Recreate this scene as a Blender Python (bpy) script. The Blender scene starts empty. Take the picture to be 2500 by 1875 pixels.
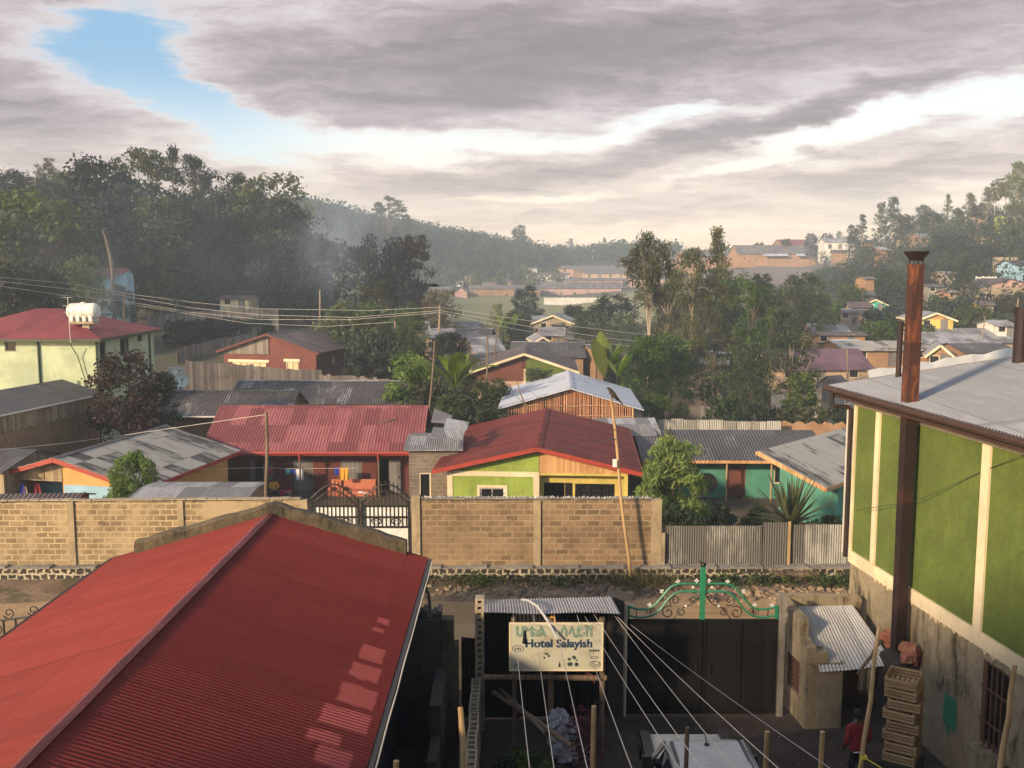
import bpy, math, random
import numpy as np
from mathutils import Vector, Matrix
R = math.radians
SC = bpy.context.scene
COL = SC.collection
rng = random.Random(11)

# ------------------------------------------------------------------ camera
F, CX, CY, H = 2384.0, 1250.0, 937.5, 10.3          # photo is 2500 x 1875
PIT = math.atan(277.5 / F)
CP, SP = math.cos(PIT), math.sin(PIT)
cam = bpy.data.objects.new('camera', bpy.data.cameras.new('camera'))
COL.objects.link(cam)
cam.location = (0, 0, H)
cam.rotation_euler = (R(90) - PIT, 0, 0)
cam.data.sensor_width = 36
cam.data.lens = 36 * F / 2500
cam.data.clip_start = 0.05
cam.data.clip_end = 6000
SC.camera = cam

# ------------------------------------------------------------------ light
SUN_EL = R(19)
SUN_AZ = R(226)                                     # clockwise from +Y: behind and to the left
sun_dir = Vector((math.sin(SUN_AZ) * math.cos(SUN_EL), math.cos(SUN_AZ) * math.cos(SUN_EL), math.sin(SUN_EL)))
sl = bpy.data.lights.new('sun', 'SUN')
sl.energy = 3.9
sl.angle = R(4.0)
sl.color = (1.0, 0.79, 0.55)
so = bpy.data.objects.new('sun', sl)
COL.objects.link(so)
so.rotation_euler = sun_dir.to_track_quat('Z', 'Y').to_euler()

SC.view_settings.view_transform = 'Standard'
SC.view_settings.look = 'None'
SC.view_settings.exposure = 0.75
SC.view_settings.gamma = 1
SC.render.engine = 'CYCLES'
SC.cycles.use_denoising = True
SC.cycles.max_bounces = 5
SC.cycles.diffuse_bounces = 2
SC.cycles.glossy_bounces = 2
SC.cycles.transparent_max_bounces = 6
SC.cycles.volume_bounces = 1

# ------------------------------------------------------------------ node helper
class NT:
    def __init__(s, tree):
        s.t = tree
        s.n = tree.nodes
        s.l = tree.links
    def __call__(s, typ, ins=None, **kw):
        n = s.n.new(typ)
        for k, v in kw.items():
            setattr(n, k, v)
        for k, v in (ins or {}).items():
            s.put(n.inputs[k], v)
        return n
    def put(s, sock, v):
        if isinstance(v, bpy.types.Node):
            v = v.outputs[0]
        if isinstance(v, bpy.types.NodeSocket):
            s.l.new(v, sock)
        else:
            if isinstance(v, (tuple, list)) and len(v) == 3 and sock.type == 'RGBA':
                v = (*v, 1)
            sock.default_value = v
    def m(s, op, a, b=0.5, c=None, clamp=False):
        n = s.n.new('ShaderNodeMath')
        n.operation = op
        n.use_clamp = clamp
        s.put(n.inputs[0], a)
        s.put(n.inputs[1], b)
        if c is not None:
            s.put(n.inputs[2], c)
        return n.outputs[0]
    def ramp(s, v, a, b, lo=0.0, hi=1.0, smooth=True):
        n = s.n.new('ShaderNodeMapRange')
        n.interpolation_type = 'SMOOTHSTEP' if smooth else 'LINEAR'
        for k, x in ((0, v), (1, a), (2, b), (3, lo), (4, hi)):
            s.put(n.inputs[k], x)
        return n.outputs[0]
    def mix(s, f, a, b, mode='MIX'):
        n = s.n.new('ShaderNodeMix')
        n.data_type = 'RGBA'
        n.blend_type = mode
        s.put(n.inputs[0], f)
        s.put(n.inputs[6], a)
        s.put(n.inputs[7], b)
        return n.outputs[2]
    def noise(s, vec, scale, detail=4, rough=.55, dist=0.0):
        n = s.n.new('ShaderNodeTexNoise')
        if vec is not None:
            s.put(n.inputs['Vector'], vec)
        n.inputs['Scale'].default_value = scale
        n.inputs['Detail'].default_value = detail
        n.inputs['Roughness'].default_value = rough
        n.inputs['Distortion'].default_value = dist
        return n.outputs[0]
    def mapping(s, vec, loc=(0, 0, 0), rot=(0, 0, 0), scale=(1, 1, 1), typ='POINT'):
        n = s.n.new('ShaderNodeMapping')
        n.vector_type = typ
        s.put(n.inputs[0], vec)
        n.inputs[1].default_value = loc
        n.inputs[2].default_value = rot
        n.inputs[3].default_value = scale
        return n.outputs[0]

# ------------------------------------------------------------------ sky
W = bpy.data.worlds.new('World')
SC.world = W
W.use_nodes = True
W.node_tree.nodes.clear()
def build_sky():
    N = NT(W.node_tree)
    sky = N('ShaderNodeTexSky', sky_type='NISHITA', sun_disc=False, sun_elevation=SUN_EL,
            sun_rotation=SUN_AZ, altitude=1500, air_density=1.3, dust_density=2.0, ozone_density=1.5)
    d = N('ShaderNodeTexCoord').outputs['Generated']
    x, y, z = N('ShaderNodeSeparateXYZ', {0: d}).outputs
    az = N.m('MULTIPLY', N.m('ARCTAN2', x, y), 57.2958)          # degrees east of +Y
    el = N.m('MULTIPLY', N.m('ARCSINE', z), 57.2958)
    ae = N('ShaderNodeCombineXYZ', {0: az, 1: el, 2: 0.0}).outputs[0]
    # clouds lie on a flat layer: project the direction on it
    zz = N.m('ADD', N.m('MAXIMUM', z, 0.0), 0.075)
    pl = N('ShaderNodeCombineXYZ', {0: N.m('DIVIDE', x, zz), 1: N.m('DIVIDE', y, zz), 2: 0.0}).outputs[0]
    pl = N.mapping(pl, rot=(0, 0, R(20)), scale=(1.0, 1.5, 1))
    warp = N('ShaderNodeTexNoise', {'Vector': N.mapping(ae, scale=(.10, .30, 1)), 'Scale': 1.0, 'Detail': 6.0, 'Roughness': .62})
    wv = N('ShaderNodeVectorMath', {0: warp.outputs[1], 1: (.5, .5, .5)}, operation='SUBTRACT').outputs[0]
    wv = N('ShaderNodeVectorMath', {0: wv, 1: (13.0, 4.6, 0)}, operation='MULTIPLY').outputs[0]
    aw = N('ShaderNodeVectorMath', {0: ae, 1: wv}, operation='ADD').outputs[0]
    big = N.noise(pl, .55, 8, .60, .5)
    fine = N.noise(pl, 2.3, 7, .66, .8)
    streak = N.noise(N.mapping(aw, rot=(0, 0, R(-8)), scale=(.13, .95, 1)), 1.0, 8, .66, .5)
    dens = N.m('ADD', N.m('MULTIPLY', big, .58), N.m('MULTIPLY', fine, .50))
    dens = N.m('ADD', dens, N.m('MULTIPLY', streak, .62))
    dens = N.m('SUBTRACT', dens, .31)
    # the morning's cloud banks: (azimuth, elevation, rotation, half width, half height, weight)
    for a, e, r, w_, h_, k in SKY:
        g = N('ShaderNodeTexGradient', {0: N.mapping(aw, (a, e, 0), (0, 0, R(r)), (w_, h_, 1), 'TEXTURE')}, gradient_type='SPHERICAL')
        dens = N.m('ADD', dens, N.m('MULTIPLY', N.ramp(g.outputs['Fac'], 0.0, .8), k))
    low = N.ramp(el, 0.5, 9.5)
    # clear sky: blue high on the left, milky white lower and to the right
    blue = N.mix(N.ramp(el, 5.5, 11.5), (.52, .61, .63), (.14, .31, .485))
    white = N.mix(low, (.88, .67, .41), (.62, .66, .67))
    clear = N.mix(N.ramp(az, -17., -7.), blue, white)
    clear = N.mix(.90, N.mix(1.0, sky.outputs[0], (.10, .10, .10), 'MULTIPLY'), clear)
    # cloud: bright thin veils, grey mauve bodies
    veil = N.mix(low, (.72, .535, .355), (.50, .46, .455))
    mid = N.mix(low, (.50, .375, .27), (.28, .239, .268))
    dark = N.mix(low, (.30, .245, .20), (.146, .126, .146))
    c = N.mix(N.ramp(dens, .10, .56), clear, veil)
    c = N.mix(N.ramp(dens, .34, .76), c, mid)
    c = N.mix(N.ramp(dens, .62, 1.12), c, dark)
    tex = N.ramp(N.m('ADD', N.m('MULTIPLY', fine, .6), N.m('MULTIPLY', streak, .5)), .35, .75)
    c = N.mix(N.m('MULTIPLY', N.ramp(dens, .45, .75), .45), c, N.mix(tex, N.mix(1.0, c, (1.45, 1.40, 1.38), 'MULTIPLY'), N.mix(1.0, c, (.75, .74, .76), 'MULTIPLY')))
    c = N.mix(N.ramp(el, 4.0, -0.5, 0, .55), c, (1.0, .66, .36))
    bg = N('ShaderNodeBackground', {0: c, 1: 1.0})
    nb = N('ShaderNodeBackground', {0: sky.outputs[0], 1: .15})
    # only the side looked at is overcast; zenith and the sun's side keep the clear-sky light
    back = N.ramp(N.m('ADD', y, N.m('MULTIPLY', z, -.35)), -.35, .30)
    ms = N('ShaderNodeMixShader', {0: back, 1: nb.outputs[0], 2: bg.outputs[0]})
    N('ShaderNodeOutputWorld', {0: ms.outputs[0]})
SKY = [(-22, 11.6, 20, 7.0, 3.0, -.38), (-19, 9.8, -20, 7, 1.6, -.26), (-17, 8.9, -32, 9, 2.8, -.56), (-10, 7.5, -10, 9, 1.4, -.50), (-3, 6.9, 4, 7, .9, -.36),
       (4, 7.5, 10, 6, .8, -.36), (9, 9.0, 9, 6, .8, -.30), (20, 8.2, 9, 11, 1.0, -.50), (27, 8.3, 8, 7, 1.5, -.32),
       (13, 6.2, 12, 8, .7, -.36), (-2, 12.0, 4, 19, 4.6, .44), (1, 10.8, 6, 9, 2.0, .22), (17, 13.2, 6, 16, 4.0, .36), (-27, 9.0, -16, 8, 3.4, .46),
       (12, 7.7, 13, 19, 1.0, .46), (-3, 5.0, 3, 12, 1.3, .36), (20, 5.0, 4, 11, 1.3, .30), (4, 2.8, 2, 14, .5, .16), (-22, 5.2, 0, 10, 1.2, .30), (2, 4.0, 3, 7, .5, -.24), (8, 2.3, 0, 16, .5, -.16)]
build_sky()

# ------------------------------------------------------------------ photo geometry -> world
def at(u, v, Y):
    """world point at depth Y seen at photo pixel (u, v)"""
    dx, dv = (u - CX) / F, (v - CY) / F
    t = Y / (CP - dv * SP)
    return Vector((dx * t, Y, H - t * (SP + dv * CP)))
def onz(u, v, z):
    dx, dv = (u - CX) / F, (v - CY) / F
    t = (H - z) / (SP + dv * CP)
    return Vector((dx * t, t * (CP - dv * SP), z))

# ------------------------------------------------------------------ terrain height
TY = [0, 33, 37, 48, 60, 75, 90, 115, 150, 200, 260, 320, 400, 500, 650, 900, 1500, 3000]
TA = [-1.6, -.8, -.52, -.35, -.20, -.08, .04, .12, .22, .33, .42, .52, .8, 1.6]
TZ = [
 [0, 0, -.8, -1.5, -1.2, -.5, 2, 6, 12, 20, 28, 36, 44, 50, 50, 45, 30, 20],
 [0, 0, -.8, -1.5, -1.2, -.5, 2, 6, 12, 20, 28, 38, 48, 55, 55, 45, 30, 20],
 [0, 0, -.8, -1.8, -1.4, -.8, 1, 3, 7, 13, 22, 31, 40, 47, 50, 40, 30, 20],
 [0, 0, -.8, -2.0, -1.8, -1.2, -.2, 2.9, 4.5, 9, 16, 26, 35, 42, 44, 36, 26, 15],
 [0, 0, -.8, -2.2, -2.1, -1.6, -1.0, 2.2, 3.0, 4.5, 8, 17, 28, 36, 38, 30, 22, 12],
 [0, 0, -.8, -2.2, -2.3, -2.2, -2.2, -2.4, -2.5, -2.6, -2.8, -1.2, 4.5, 22, 30, 26, 20, 10],
 [0, 0, -.8, -2.0, -2.4, -2.4, -2.3, -2.6, -3.0, -3.4, -3.0, -1.0, 2.0, 10, 17, 20, 14, 8],
 [0, 0, -.8, -2.2, -2.6, -2.4, -2.2, -2.2, -2.4, -2.8, -2.4, -.6, 3.5, 13, 18, 16, 10, 5],
 [0, 0, -.8, -2.6, -2.8, -2.6, -2.2, -1.5, -.5, 1.5, 5, 9, 13.5, 17, 17, 14, 10, 5],
 [0, 0, -.8, -2.6, -2.8, -2.5, -2.0, -1.2, .5, 4, 8.5, 12, 15, 18, 18, 16, 10, 5],
 [0, 0, -.8, -2.4, -2.6, -2.3, -1.8, -.8, 2.5, 8.5, 17, 22.5, 25, 26, 24, 18, 10, 5],
 [0, 0, -.8, -2.2, -2.4, -2.0, -1.2, .5, 5.5, 14, 24, 30, 33, 34, 32, 24, 12, 5],
 [0, 0, -.8, -1.8, -1.6, -1.0, 0, 3, 9, 18, 28, 36, 42, 44, 40, 30, 15, 5],
 [0, 0, -.8, -1.8, -1.6, -1.0, 0, 3, 9, 18, 28, 36, 42, 44, 40, 30, 15, 5]]
TYa, TAa, TZa = np.array(TY, float), np.array(TA, float), np.array(TZ, float)
def gz(X, Y):
    Y = max(Y, 0.0)
    a = X / max(Y, 20.0)
    a = min(max(a, TA[0]), TA[-1])
    i = min(max(int(np.searchsorted(TAa, a)) - 1, 0), len(TA) - 2)
    j = min(max(int(np.searchsorted(TYa, Y)) - 1, 0), len(TY) - 2)
    s = (a - TA[i]) / (TA[i + 1] - TA[i])
    t = min((Y - TY[j]) / (TY[j + 1] - TY[j]), 1.0)
    def c(k):
        return TZa[k][j] * (1 - t) + TZa[k][j + 1] * t
    return float(c(i) * (1 - s) + c(i + 1) * s)
# ------------------------------------------------------------------ materials (all procedural, UVs are metres)
MATS = {}
def newmat(name):
    m = bpy.data.materials.new(name)
    m.use_nodes = True
    m.node_tree.nodes.clear()
    N = NT(m.node_tree)
    b = N('ShaderNodeBsdfPrincipled')
    o = N('ShaderNodeOutputMaterial', {0: b.outputs[0]})
    MATS[name] = m
    return m, N, b
def coords(N):
    tc = N('ShaderNodeTexCoord')
    uv, ob = tc.outputs['UV'], tc.outputs['Object']
    rnd = N('ShaderNodeObjectInfo').outputs['Random']
    sh = N('ShaderNodeCombineXYZ', {0: N.m('MULTIPLY', rnd, 91.0), 1: N.m('MULTIPLY', rnd, 57.0), 2: N.m('MULTIPLY', rnd, 13.0)}).outputs[0]
    ob = N('ShaderNodeVectorMath', {0: ob, 1: sh}, operation='ADD').outputs[0]
    return uv, ob, rnd
def bump(N, b, h, strength=.3, dist=.02):
    n = N('ShaderNodeBump', {'Height': h, 'Strength': strength, 'Distance': dist})
    N.l.new(n.outputs[0], b.inputs['Normal'])
def mul(c, k):
    return tuple(min(1, x * k) for x in c)

def plaster(name, col, stain=.5, stain_col=None, rough=.9, sc=1.0, bmp=.25, grain=.22):
    """paint or render with blotches, rain streaks and a fine grain"""
    m, N, b = newmat(name)
    uv, ob, rnd = coords(N)
    n1 = N.noise(ob, .7 * sc, 6, .62)
    n2 = N.noise(ob, 6 * sc, 5, .6)
    n3 = N.noise(N.mapping(ob, scale=(2.2, 2.2, .5)), 1.3 * sc, 6, .68, .8)
    n4 = N.noise(ob, .38 * sc, 5, .7, .4)
    c = N.mix(N.ramp(n1, .35, .68), mul(col, .82), mul(col, 1.12))
    c = N.mix(N.m('MULTIPLY', N.ramp(n2, .30, .72), grain), c, mul(col, .45))
    sc_ = stain_col or mul(col, .30)
    f = N.m('MULTIPLY', N.ramp(N.m('ADD', N.m('MULTIPLY', n3, .5), N.m('MULTIPLY', n4, .5)), .48, .62), stain)
    c = N.mix(f, c, sc_)
    N.put(b.inputs['Base Color'], c)
    b.inputs['Roughness'].default_value = rough
    bump(N, b, n2, bmp, .03)
    return m
def brick(name, c1, c2, mortar, bw=.22, bh=.075, ms=.012, stain=.35, offs=.5, warp=.05, mixn=.0, plaster_col=None):
    m, N, b = newmat(name)
    uv, ob, rnd = coords(N)
    n0 = N('ShaderNodeTexNoise', {'Vector': ob, 'Scale': 5.0})
    wv = N('ShaderNodeVectorMath', {0: n0.outputs[1], 1: (.5, .5, .5)}, operation='SUBTRACT').outputs[0]
    wv = N('ShaderNodeVectorMath', {0: wv, 1: (warp * bh / .19, warp * bh / .19, 0)}, operation='MULTIPLY').outputs[0]
    uw = N('ShaderNodeVectorMath', {0: uv, 1: wv}, operation='ADD').outputs[0]
    t = N('ShaderNodeTexBrick', {'Vector': uw, 'Color1': (*c1, 1), 'Color2': (*c2, 1), 'Mortar': (*mortar, 1), 'Scale': 1.0, 'Mortar Size': ms,
          'Mortar Smooth': .25, 'Bias': 0.0, 'Brick Width': bw, 'Row Height': bh}, offset=offs)
    n1 = N.noise(ob, .8, 6, .6)
    n2 = N.noise(ob, 14, 4, .6)
    c = N.mix(N.ramp(n1, .38, .66, 0, stain), t.outputs[0], mul(c1, .42))
    c = N.mix(N.ramp(n2, .45, .75, 0, .35), c, mul(c2, .5))
    if plaster_col:                                   # smeared render hiding part of the blocks
        n3 = N.noise(ob, .5, 7, .72)
        c = N.mix(N.ramp(n3, .44, .62, 0, mixn), c, N.mix(n2, mul(plaster_col, .75), mul(plaster_col, 1.15)))
    N.put(b.inputs['Base Color'], c)
    b.inputs['Roughness'].default_value = .95
    h = N.m('SUBTRACT', N.m('MULTIPLY', n2, .3), t.outputs[1])
    bump(N, b, h, .5, .012)
    return m
def tin(name, dark, light, frac=.35, rust=None, rustf=.3, pitch=.10, rough=.55, metal=.0, bmp=.6, sw=.85, sh=1.7, soft=.13, var=1.0, rib=0):
    """corrugated sheets: each sheet its own age, blotches inside, lap lines; ridges run up the slope (V)"""
    m, N, b = newmat(name)
    uv, ob, rnd = coords(N)
    # sheet ids from floor(uv / sheet)
    s = N('ShaderNodeSeparateXYZ', {0: uv})
    off = N.m('MULTIPLY', rnd, 17.3)
    v = N.m('DIVIDE', s.outputs[1], sh)
    u = N.m('ADD', N.m('DIVIDE', s.outputs[0], sw), off)
    cell = N('ShaderNodeCombineXYZ', {0: N.m('FLOOR', u), 1: N.m('FLOOR', v), 2: off}).outputs[0]
    wn = N('ShaderNodeTexWhiteNoise', {'Vector': cell}, noise_dimensions='3D')
    n1 = N.noise(ob, .55, 5, .6)
    n2 = N.noise(N.mapping(uv, scale=(2.2, .5, 1)), 1.6, 5, .62)
    k = N.m('ADD', N.m('MULTIPLY', wn.outputs[0], .36), N.m('MULTIPLY', n2, .64))
    k = N.m('ADD', k, N.m('MULTIPLY', N.m('SUBTRACT', n1, .5), .5))
    th = 1 - frac
    f = N.ramp(k, th - soft, th + soft)
    c = N.mix(f, N.mix(wn.outputs[0], mul(dark, 1 - .25 * var), mul(dark, 1 + .2 * var)), N.mix(n2, mul(light, .8), mul(light, 1.1)))
    if rust:
        n3 = N.noise(N.mapping(uv, scale=(1.5, .4, 1)), 1.1, 6, .65)
        c = N.mix(N.ramp(n3, .52, .70, 0, rustf), c, rust)
    # laps between sheets
    fv = N.m('FRACT', v)
    fu = N.m('FRACT', u)
    lap = N.m('MAXIMUM', N.ramp(fv, .985, .995), N.ramp(fu, .965, .985))
    c = N.mix(N.m('MULTIPLY', lap, .45), c, mul(dark, .4))
    n5 = N.noise(ob, 22, 3, .6)
    c = N.mix(N.ramp(n5, .42, .75, 0, .30), c, mul(dark, .55))
    if rib:                                            # rib shading painted as dark bands in the colour
        w = N.m('SINE', N.m('MULTIPLY', N.m('ADD', s.outputs[0], 10.0), 6.28318 / rib))
        c = N.mix(N.m('MULTIPLY', N.ramp(w, .2, -.9), .42), c, mul(dark, .45))
    N.put(b.inputs['Base Color'], c)
    b.inputs['Roughness'].default_value = rough
    b.inputs['Metallic'].default_value = metal
    b.inputs['Specular IOR Level'].default_value = .22
    if bmp:
        w = N.m('SINE', N.m('MULTIPLY', s.outputs[0], 6.28318 / pitch))
        bump(N, b, w, bmp, pitch * .22)
    return m
def wood(name, col, col2, plank=.14, gap=.35, rough=.85, axis=0):
    m, N, b = newmat(name)
    uv, ob, rnd = coords(N)
    s = N('ShaderNodeSeparateXYZ', {0: uv})
    u = N.m('DIVIDE', s.outputs[axis], plank)
    wn = N('ShaderNodeTexWhiteNoise', {'W': N.m('FLOOR', u)}, noise_dimensions='1D')
    sc = (9, 1.0, 1) if axis == 0 else (1.0, 9, 1)
    n1 = N.noise(N.mapping(uv, scale=sc), 1.5, 5, .65)
    n2 = N.noise(ob, .9, 4, .6)
    f = N.m('ADD', N.m('MULTIPLY', wn.outputs[0], .5), N.m('MULTIPLY', n1, .5))
    c = N.mix(N.ramp(f, .25, .75), col, col2)
    c = N.mix(N.ramp(n2, .48, .7, 0, .5), c, mul(col, .4))
    e = N.m('ABSOLUTE', N.m('SUBTRACT', N.m('FRACT', u), .5))
    c = N.mix(N.ramp(e, .44, .49, 0, gap), c, mul(col, .2))
    N.put(b.inputs['Base Color'], c)
    b.inputs['Roughness'].default_value = rough
    bump(N, b, N.m('SUBTRACT', n1, N.ramp(e, .44, .49)), .3, .01)
    return m
def paint(name, col, rough=.5, metal=0.0, var=.25, sc=3.0, dirt=None, dirtf=.35):
    m, N, b = newmat(name)
    uv, ob, rnd = coords(N)
    n1 = N.noise(ob, sc, 5, .6)
    c = N.mix(n1, mul(col, 1 - var), mul(col, 1 + var))
    if dirt:
        c = N.mix(N.ramp(N.noise(ob, sc * .8, 6, .7), .48, .68, 0, dirtf), c, dirt)
    N.put(b.inputs['Base Color'], c)
    b.inputs['Roughness'].default_value = rough
    b.inputs['Metallic'].default_value = metal
    return m
def leaf(name, dark, light, trans=.35, rough=.6):
    """leaves: every clump its own tone, thin and a little translucent"""
    m, N, b = newmat(name)
    rnd = N('ShaderNodeObjectInfo').outputs['Random']
    att = N('ShaderNodeAttribute', attribute_name='tone')
    geo = N('ShaderNodeNewGeometry')
    n1 = N.noise(N('ShaderNodeTexCoord').outputs['Object'], .45, 3, .6)
    f = N.m('ADD', N.m('MULTIPLY', att.outputs['Fac'], .55), N.m('MULTIPLY', n1, .55))
    c = N.mix(N.ramp(f, .22, .88), dark, light)
    hs = N('ShaderNodeHueSaturation', {'Hue': N.m('ADD', .475, N.m('MULTIPLY', N.m('FRACT', N.m('MULTIPLY', rnd, 7.3)), .05)), 'Saturation': N.m('ADD', .75, N.m('MULTIPLY', N.m('FRACT', N.m('MULTIPLY', rnd, 3.7)), .4)),
                                       'Value': N.m('ADD', .65, N.m('MULTIPLY', rnd, .75)), 'Color': c})
    c = hs.outputs[0]
    N.put(b.inputs['Base Color'], c)
    b.inputs['Roughness'].default_value = rough
    b.inputs['Specular IOR Level'].default_value = .25
    tr = N('ShaderNodeBsdfTranslucent', {0: N.mix(1.0, c, (1.0, 1.25, .5), 'MULTIPLY')})
    ms = N('ShaderNodeMixShader', {0: trans, 1: b.outputs[0], 2: tr.outputs[0]})
    for n in N.n:
        if n.type == 'OUTPUT_MATERIAL':
            N.l.new(ms.outputs[0], n.inputs[0])
    return m

# walls
plaster('mint_paint', (.48, .52, .32), .30, (.40, .36, .17), grain=.10)
plaster('green_paint', (.118, .156, .023), .5, (.08, .10, .02), grain=.40, sc=1.5)
plaster('lime_paint', (.30, .37, .055), .35, (.13, .17, .04), grain=.30)
plaster('cream_paint', (.72, .55, .30), .40, (.34, .23, .12), grain=.12)
plaster('trim_cream', (.78, .62, .38), .22, (.45, .30, .14), grain=.10)
plaster('yellow_paint', (.62, .46, .10), .30, (.30, .20, .06), grain=.12)
plaster('orange_paint', (.72, .38, .12), .25, (.40, .2, .08), grain=.1)
plaster('peach_paint', (.52, .335, .21), .35, (.30, .17, .1))
plaster('skyblue_paint', (.34, .52, .60), .25, (.25, .3, .3), grain=.1)
plaster('blue_paint', (.10, .20, .24), .3, (.04, .07, .09))
plaster('turquoise_paint', (.085, .29, .20), .55, (.10, .14, .06), grain=.2)
plaster('bright_turquoise', (.06, .42, .27), .25, (.05, .2, .14))
plaster('mud_wall', (.34, .19, .09), .5, (.16, .09, .05), sc=1.5, grain=.35)
plaster('orange_mud', (.385, .205, .095), .35, (.26, .13, .05), sc=1.2, grain=.3)
plaster('pink_wall', (.50, .30, .24), .4, (.3, .18, .13))
plaster('tan_wall', (.40, .30, .19), .55, (.16, .11, .06), sc=1.2, grain=.3)
plaster('stained_render', (.34, .265, .16), 1.0, (.055, .038, .018), sc=1.25, bmp=.4, grain=.38)
plaster('grey_render', (.30, .26, .21), .75, (.08, .06, .04), sc=1.0, bmp=.4, grain=.38)
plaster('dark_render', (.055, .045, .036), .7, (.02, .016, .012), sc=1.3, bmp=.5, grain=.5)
plaster('mossy_concrete', (.135, .098, .050), 1.0, (.016, .014, .007), sc=1.3, bmp=1.0, grain=.75)
plaster('concrete', (.42, .33, .21), .6, (.15, .1, .05), sc=1.4, grain=.3)
plaster('fence_concrete', (.40, .30, .17), .5, (.15, .1, .05), sc=1.4, grain=.25)
plaster('maroon_board', (.16, .05, .03), .3, None, sc=2)
plaster('white_wash', (.72, .66, .56), .35, (.35, .28, .2))
plaster('terracotta_floor', (.38, .21, .10), .5, None, sc=2)
brick('red_brick', (.20, .042, .028), (.13, .030, .022), (.26, .12, .08), .24, .09, .012, .35)
brick('maroon_brick', (.155, .032, .022), (.10, .022, .016), (.17, .06, .04), .24, .09, .010, .30)
brick('wall_blocks', (.33, .23, .115), (.17, .115, .058), (.50, .37, .20), .42, .195, .028, .5, mixn=.9, plaster_col=(.44, .325, .18))
brick('wall_blocks_dark', (.34, .215, .11), (.13, .083, .042), (.37, .26, .145), .42, .195, .026, .65, mixn=.5, plaster_col=(.33, .225, .12))
brick('grey_blocks', (.20, .16, .115), (.14, .11, .08), (.27, .21, .15), .42, .20, .02, .35, mixn=.4, plaster_col=(.34, .26, .17))
brick('stone_course', (.030, .024, .018), (.070, .052, .036), (.52, .43, .29), .27, .20, .036, .30, warp=.22)
# roofs
RED_ARGS = ((.215, .031, .0205), (.25, .039, .027), .5, (.135, .021, .015), .55)
RED_KW = dict(bmp=0, rough=.58, sw=.8, sh=2.1, soft=.4, var=.35, rib=20.3 / 222)
tin('red_sheet_near', *RED_ARGS, **RED_KW)
paint('red_cap', (.20, .030, .026), .55, dirt=(.10, .03, .025))
tin('pink_red_tin', (.235, .066, .064), (.35, .115, .108), .42, (.215, .026, .02), .62, .17, rough=.6, bmp=.45, soft=.2)
tin('dark_red_tin', (.165, .024, .018), (.205, .033, .023), .4, (.30, .060, .036), .35, .18, rough=.7, bmp=.35)
tin('mint_roof_tin', (.235, .048, .050), (.29, .065, .062), .4, (.17, .03, .03), .3, .18, rough=.6, bmp=.4)
tin('rust_patch_tin', (.085, .073, .068), (.36, .335, .325), .30, (.10, .06, .045), .35, .18, bmp=.7)
tin('grey_tin', (.098, .090, .088), (.30, .28, .275), .22, (.12, .075, .055), .3, .18, bmp=.7)
tin('pale_tin', (.235, .22, .215), (.44, .42, .41), .45, (.16, .18, .085), .25, .11, bmp=.6)
tin('silver_tin', (.50, .51, .54), (.60, .61, .64), .6, None, 0, .18, rough=.45, bmp=.3)
tin('skylight_tin', (.080, .070, .060), (.46, .41, .33), .60, (.06, .05, .04), .35, .17, sw=.85, sh=2.5, bmp=.3, soft=.10)
tin('brown_tin', (.125, .092, .083), (.21, .165, .148), .3, (.10, .06, .05), .4, .18, bmp=.6)
tin('purple_tin', (.155, .085, .105), (.20, .115, .13), .4, (.24, .07, .065), .3, .18, bmp=.5)
tin('haze_tin', (.15, .125, .115), (.25, .21, .19), .35, (.17, .10, .08), .3, .2, bmp=.3)
tin('hotel_wing_tin', (.30, .295, .29), (.345, .335, .33), .5, (.22, .20, .18), .35, .10, bmp=.25, sw=3, sh=30, rough=.5)
tin('shed_tin', (.30, .275, .26), (.42, .39, .37), .6, (.20, .12, .08), .3, bmp=0, sw=.85, sh=3)
tin('guard_tin', (.46, .43, .39), (.58, .545, .50), .6, (.17, .13, .10), .45, bmp=0, sw=1.5, sh=2)
tin('fence_tin', (.145, .135, .115), (.40, .375, .32), .42, (.13, .075, .04), .35, bmp=0, sw=.8, sh=9)
tin('pale_fence_tin', (.40, .35, .27), (.58, .52, .42), .55, (.25, .17, .1), .3, .12, bmp=.9, sw=.8, sh=9)
tin('black_sheet', (.011, .010, .009), (.020, .017, .014), .3, (.065, .055, .045), .12, bmp=0, sw=1.4, sh=4, rough=.55)
# wood, metal and the rest
wood('grey_boards', (.155, .118, .088), (.27, .215, .165), .30, .6)
wood('old_boards', (.25, .17, .09), (.42, .31, .18), .22, .5)
wood('orange_boards', (.50, .245, .085), (.66, .36, .15), .11, .5)
wood('crate_wood', (.36, .215, .095), (.52, .34, .17), .07, .3, axis=1)
wood('pole_wood', (.40, .24, .10), (.55, .36, .17), .05, .1)
wood('grey_pole', (.20, .14, .085), (.33, .24, .15), .05, .1)
wood('dark_pole_wood', (.13, .085, .05), (.22, .15, .09), .05, .1)
wood('stick_wood', (.30, .105, .045), (.66, .33, .17), .045, .3)
wood('door_boards', (.155, .135, .115), (.23, .205, .175), .12, .6)
paint('red_fascia', (.36, .040, .020), .5, dirt=(.15, .05, .03))
paint('brown_gutter', (.070, .035, .026), .45, .2, dirt=(.12, .07, .05))
paint('green_gutter', (.030, .052, .022), .5)
paint('white_gutter', (.62, .55, .45), .5)
paint('dark_iron', (.018, .014, .011), .5, .3)
paint('white_paint', (.74, .70, .62), .5, dirt=(.4, .33, .24))
paint('cream_frame', (.72, .58, .36), .6)
paint('gate_green', (.022, .200, .095), .45, dirt=(.05, .1, .05))
plaster('rust_pipe', (.070, .023, .012), 1.0, (.25, .070, .020), .75, 2.2, .2, .5)
paint('dark_rust_pipe', (.020, .009, .007), .7, .1, .5, 1.5, (.10, .035, .016), .4)
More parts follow.
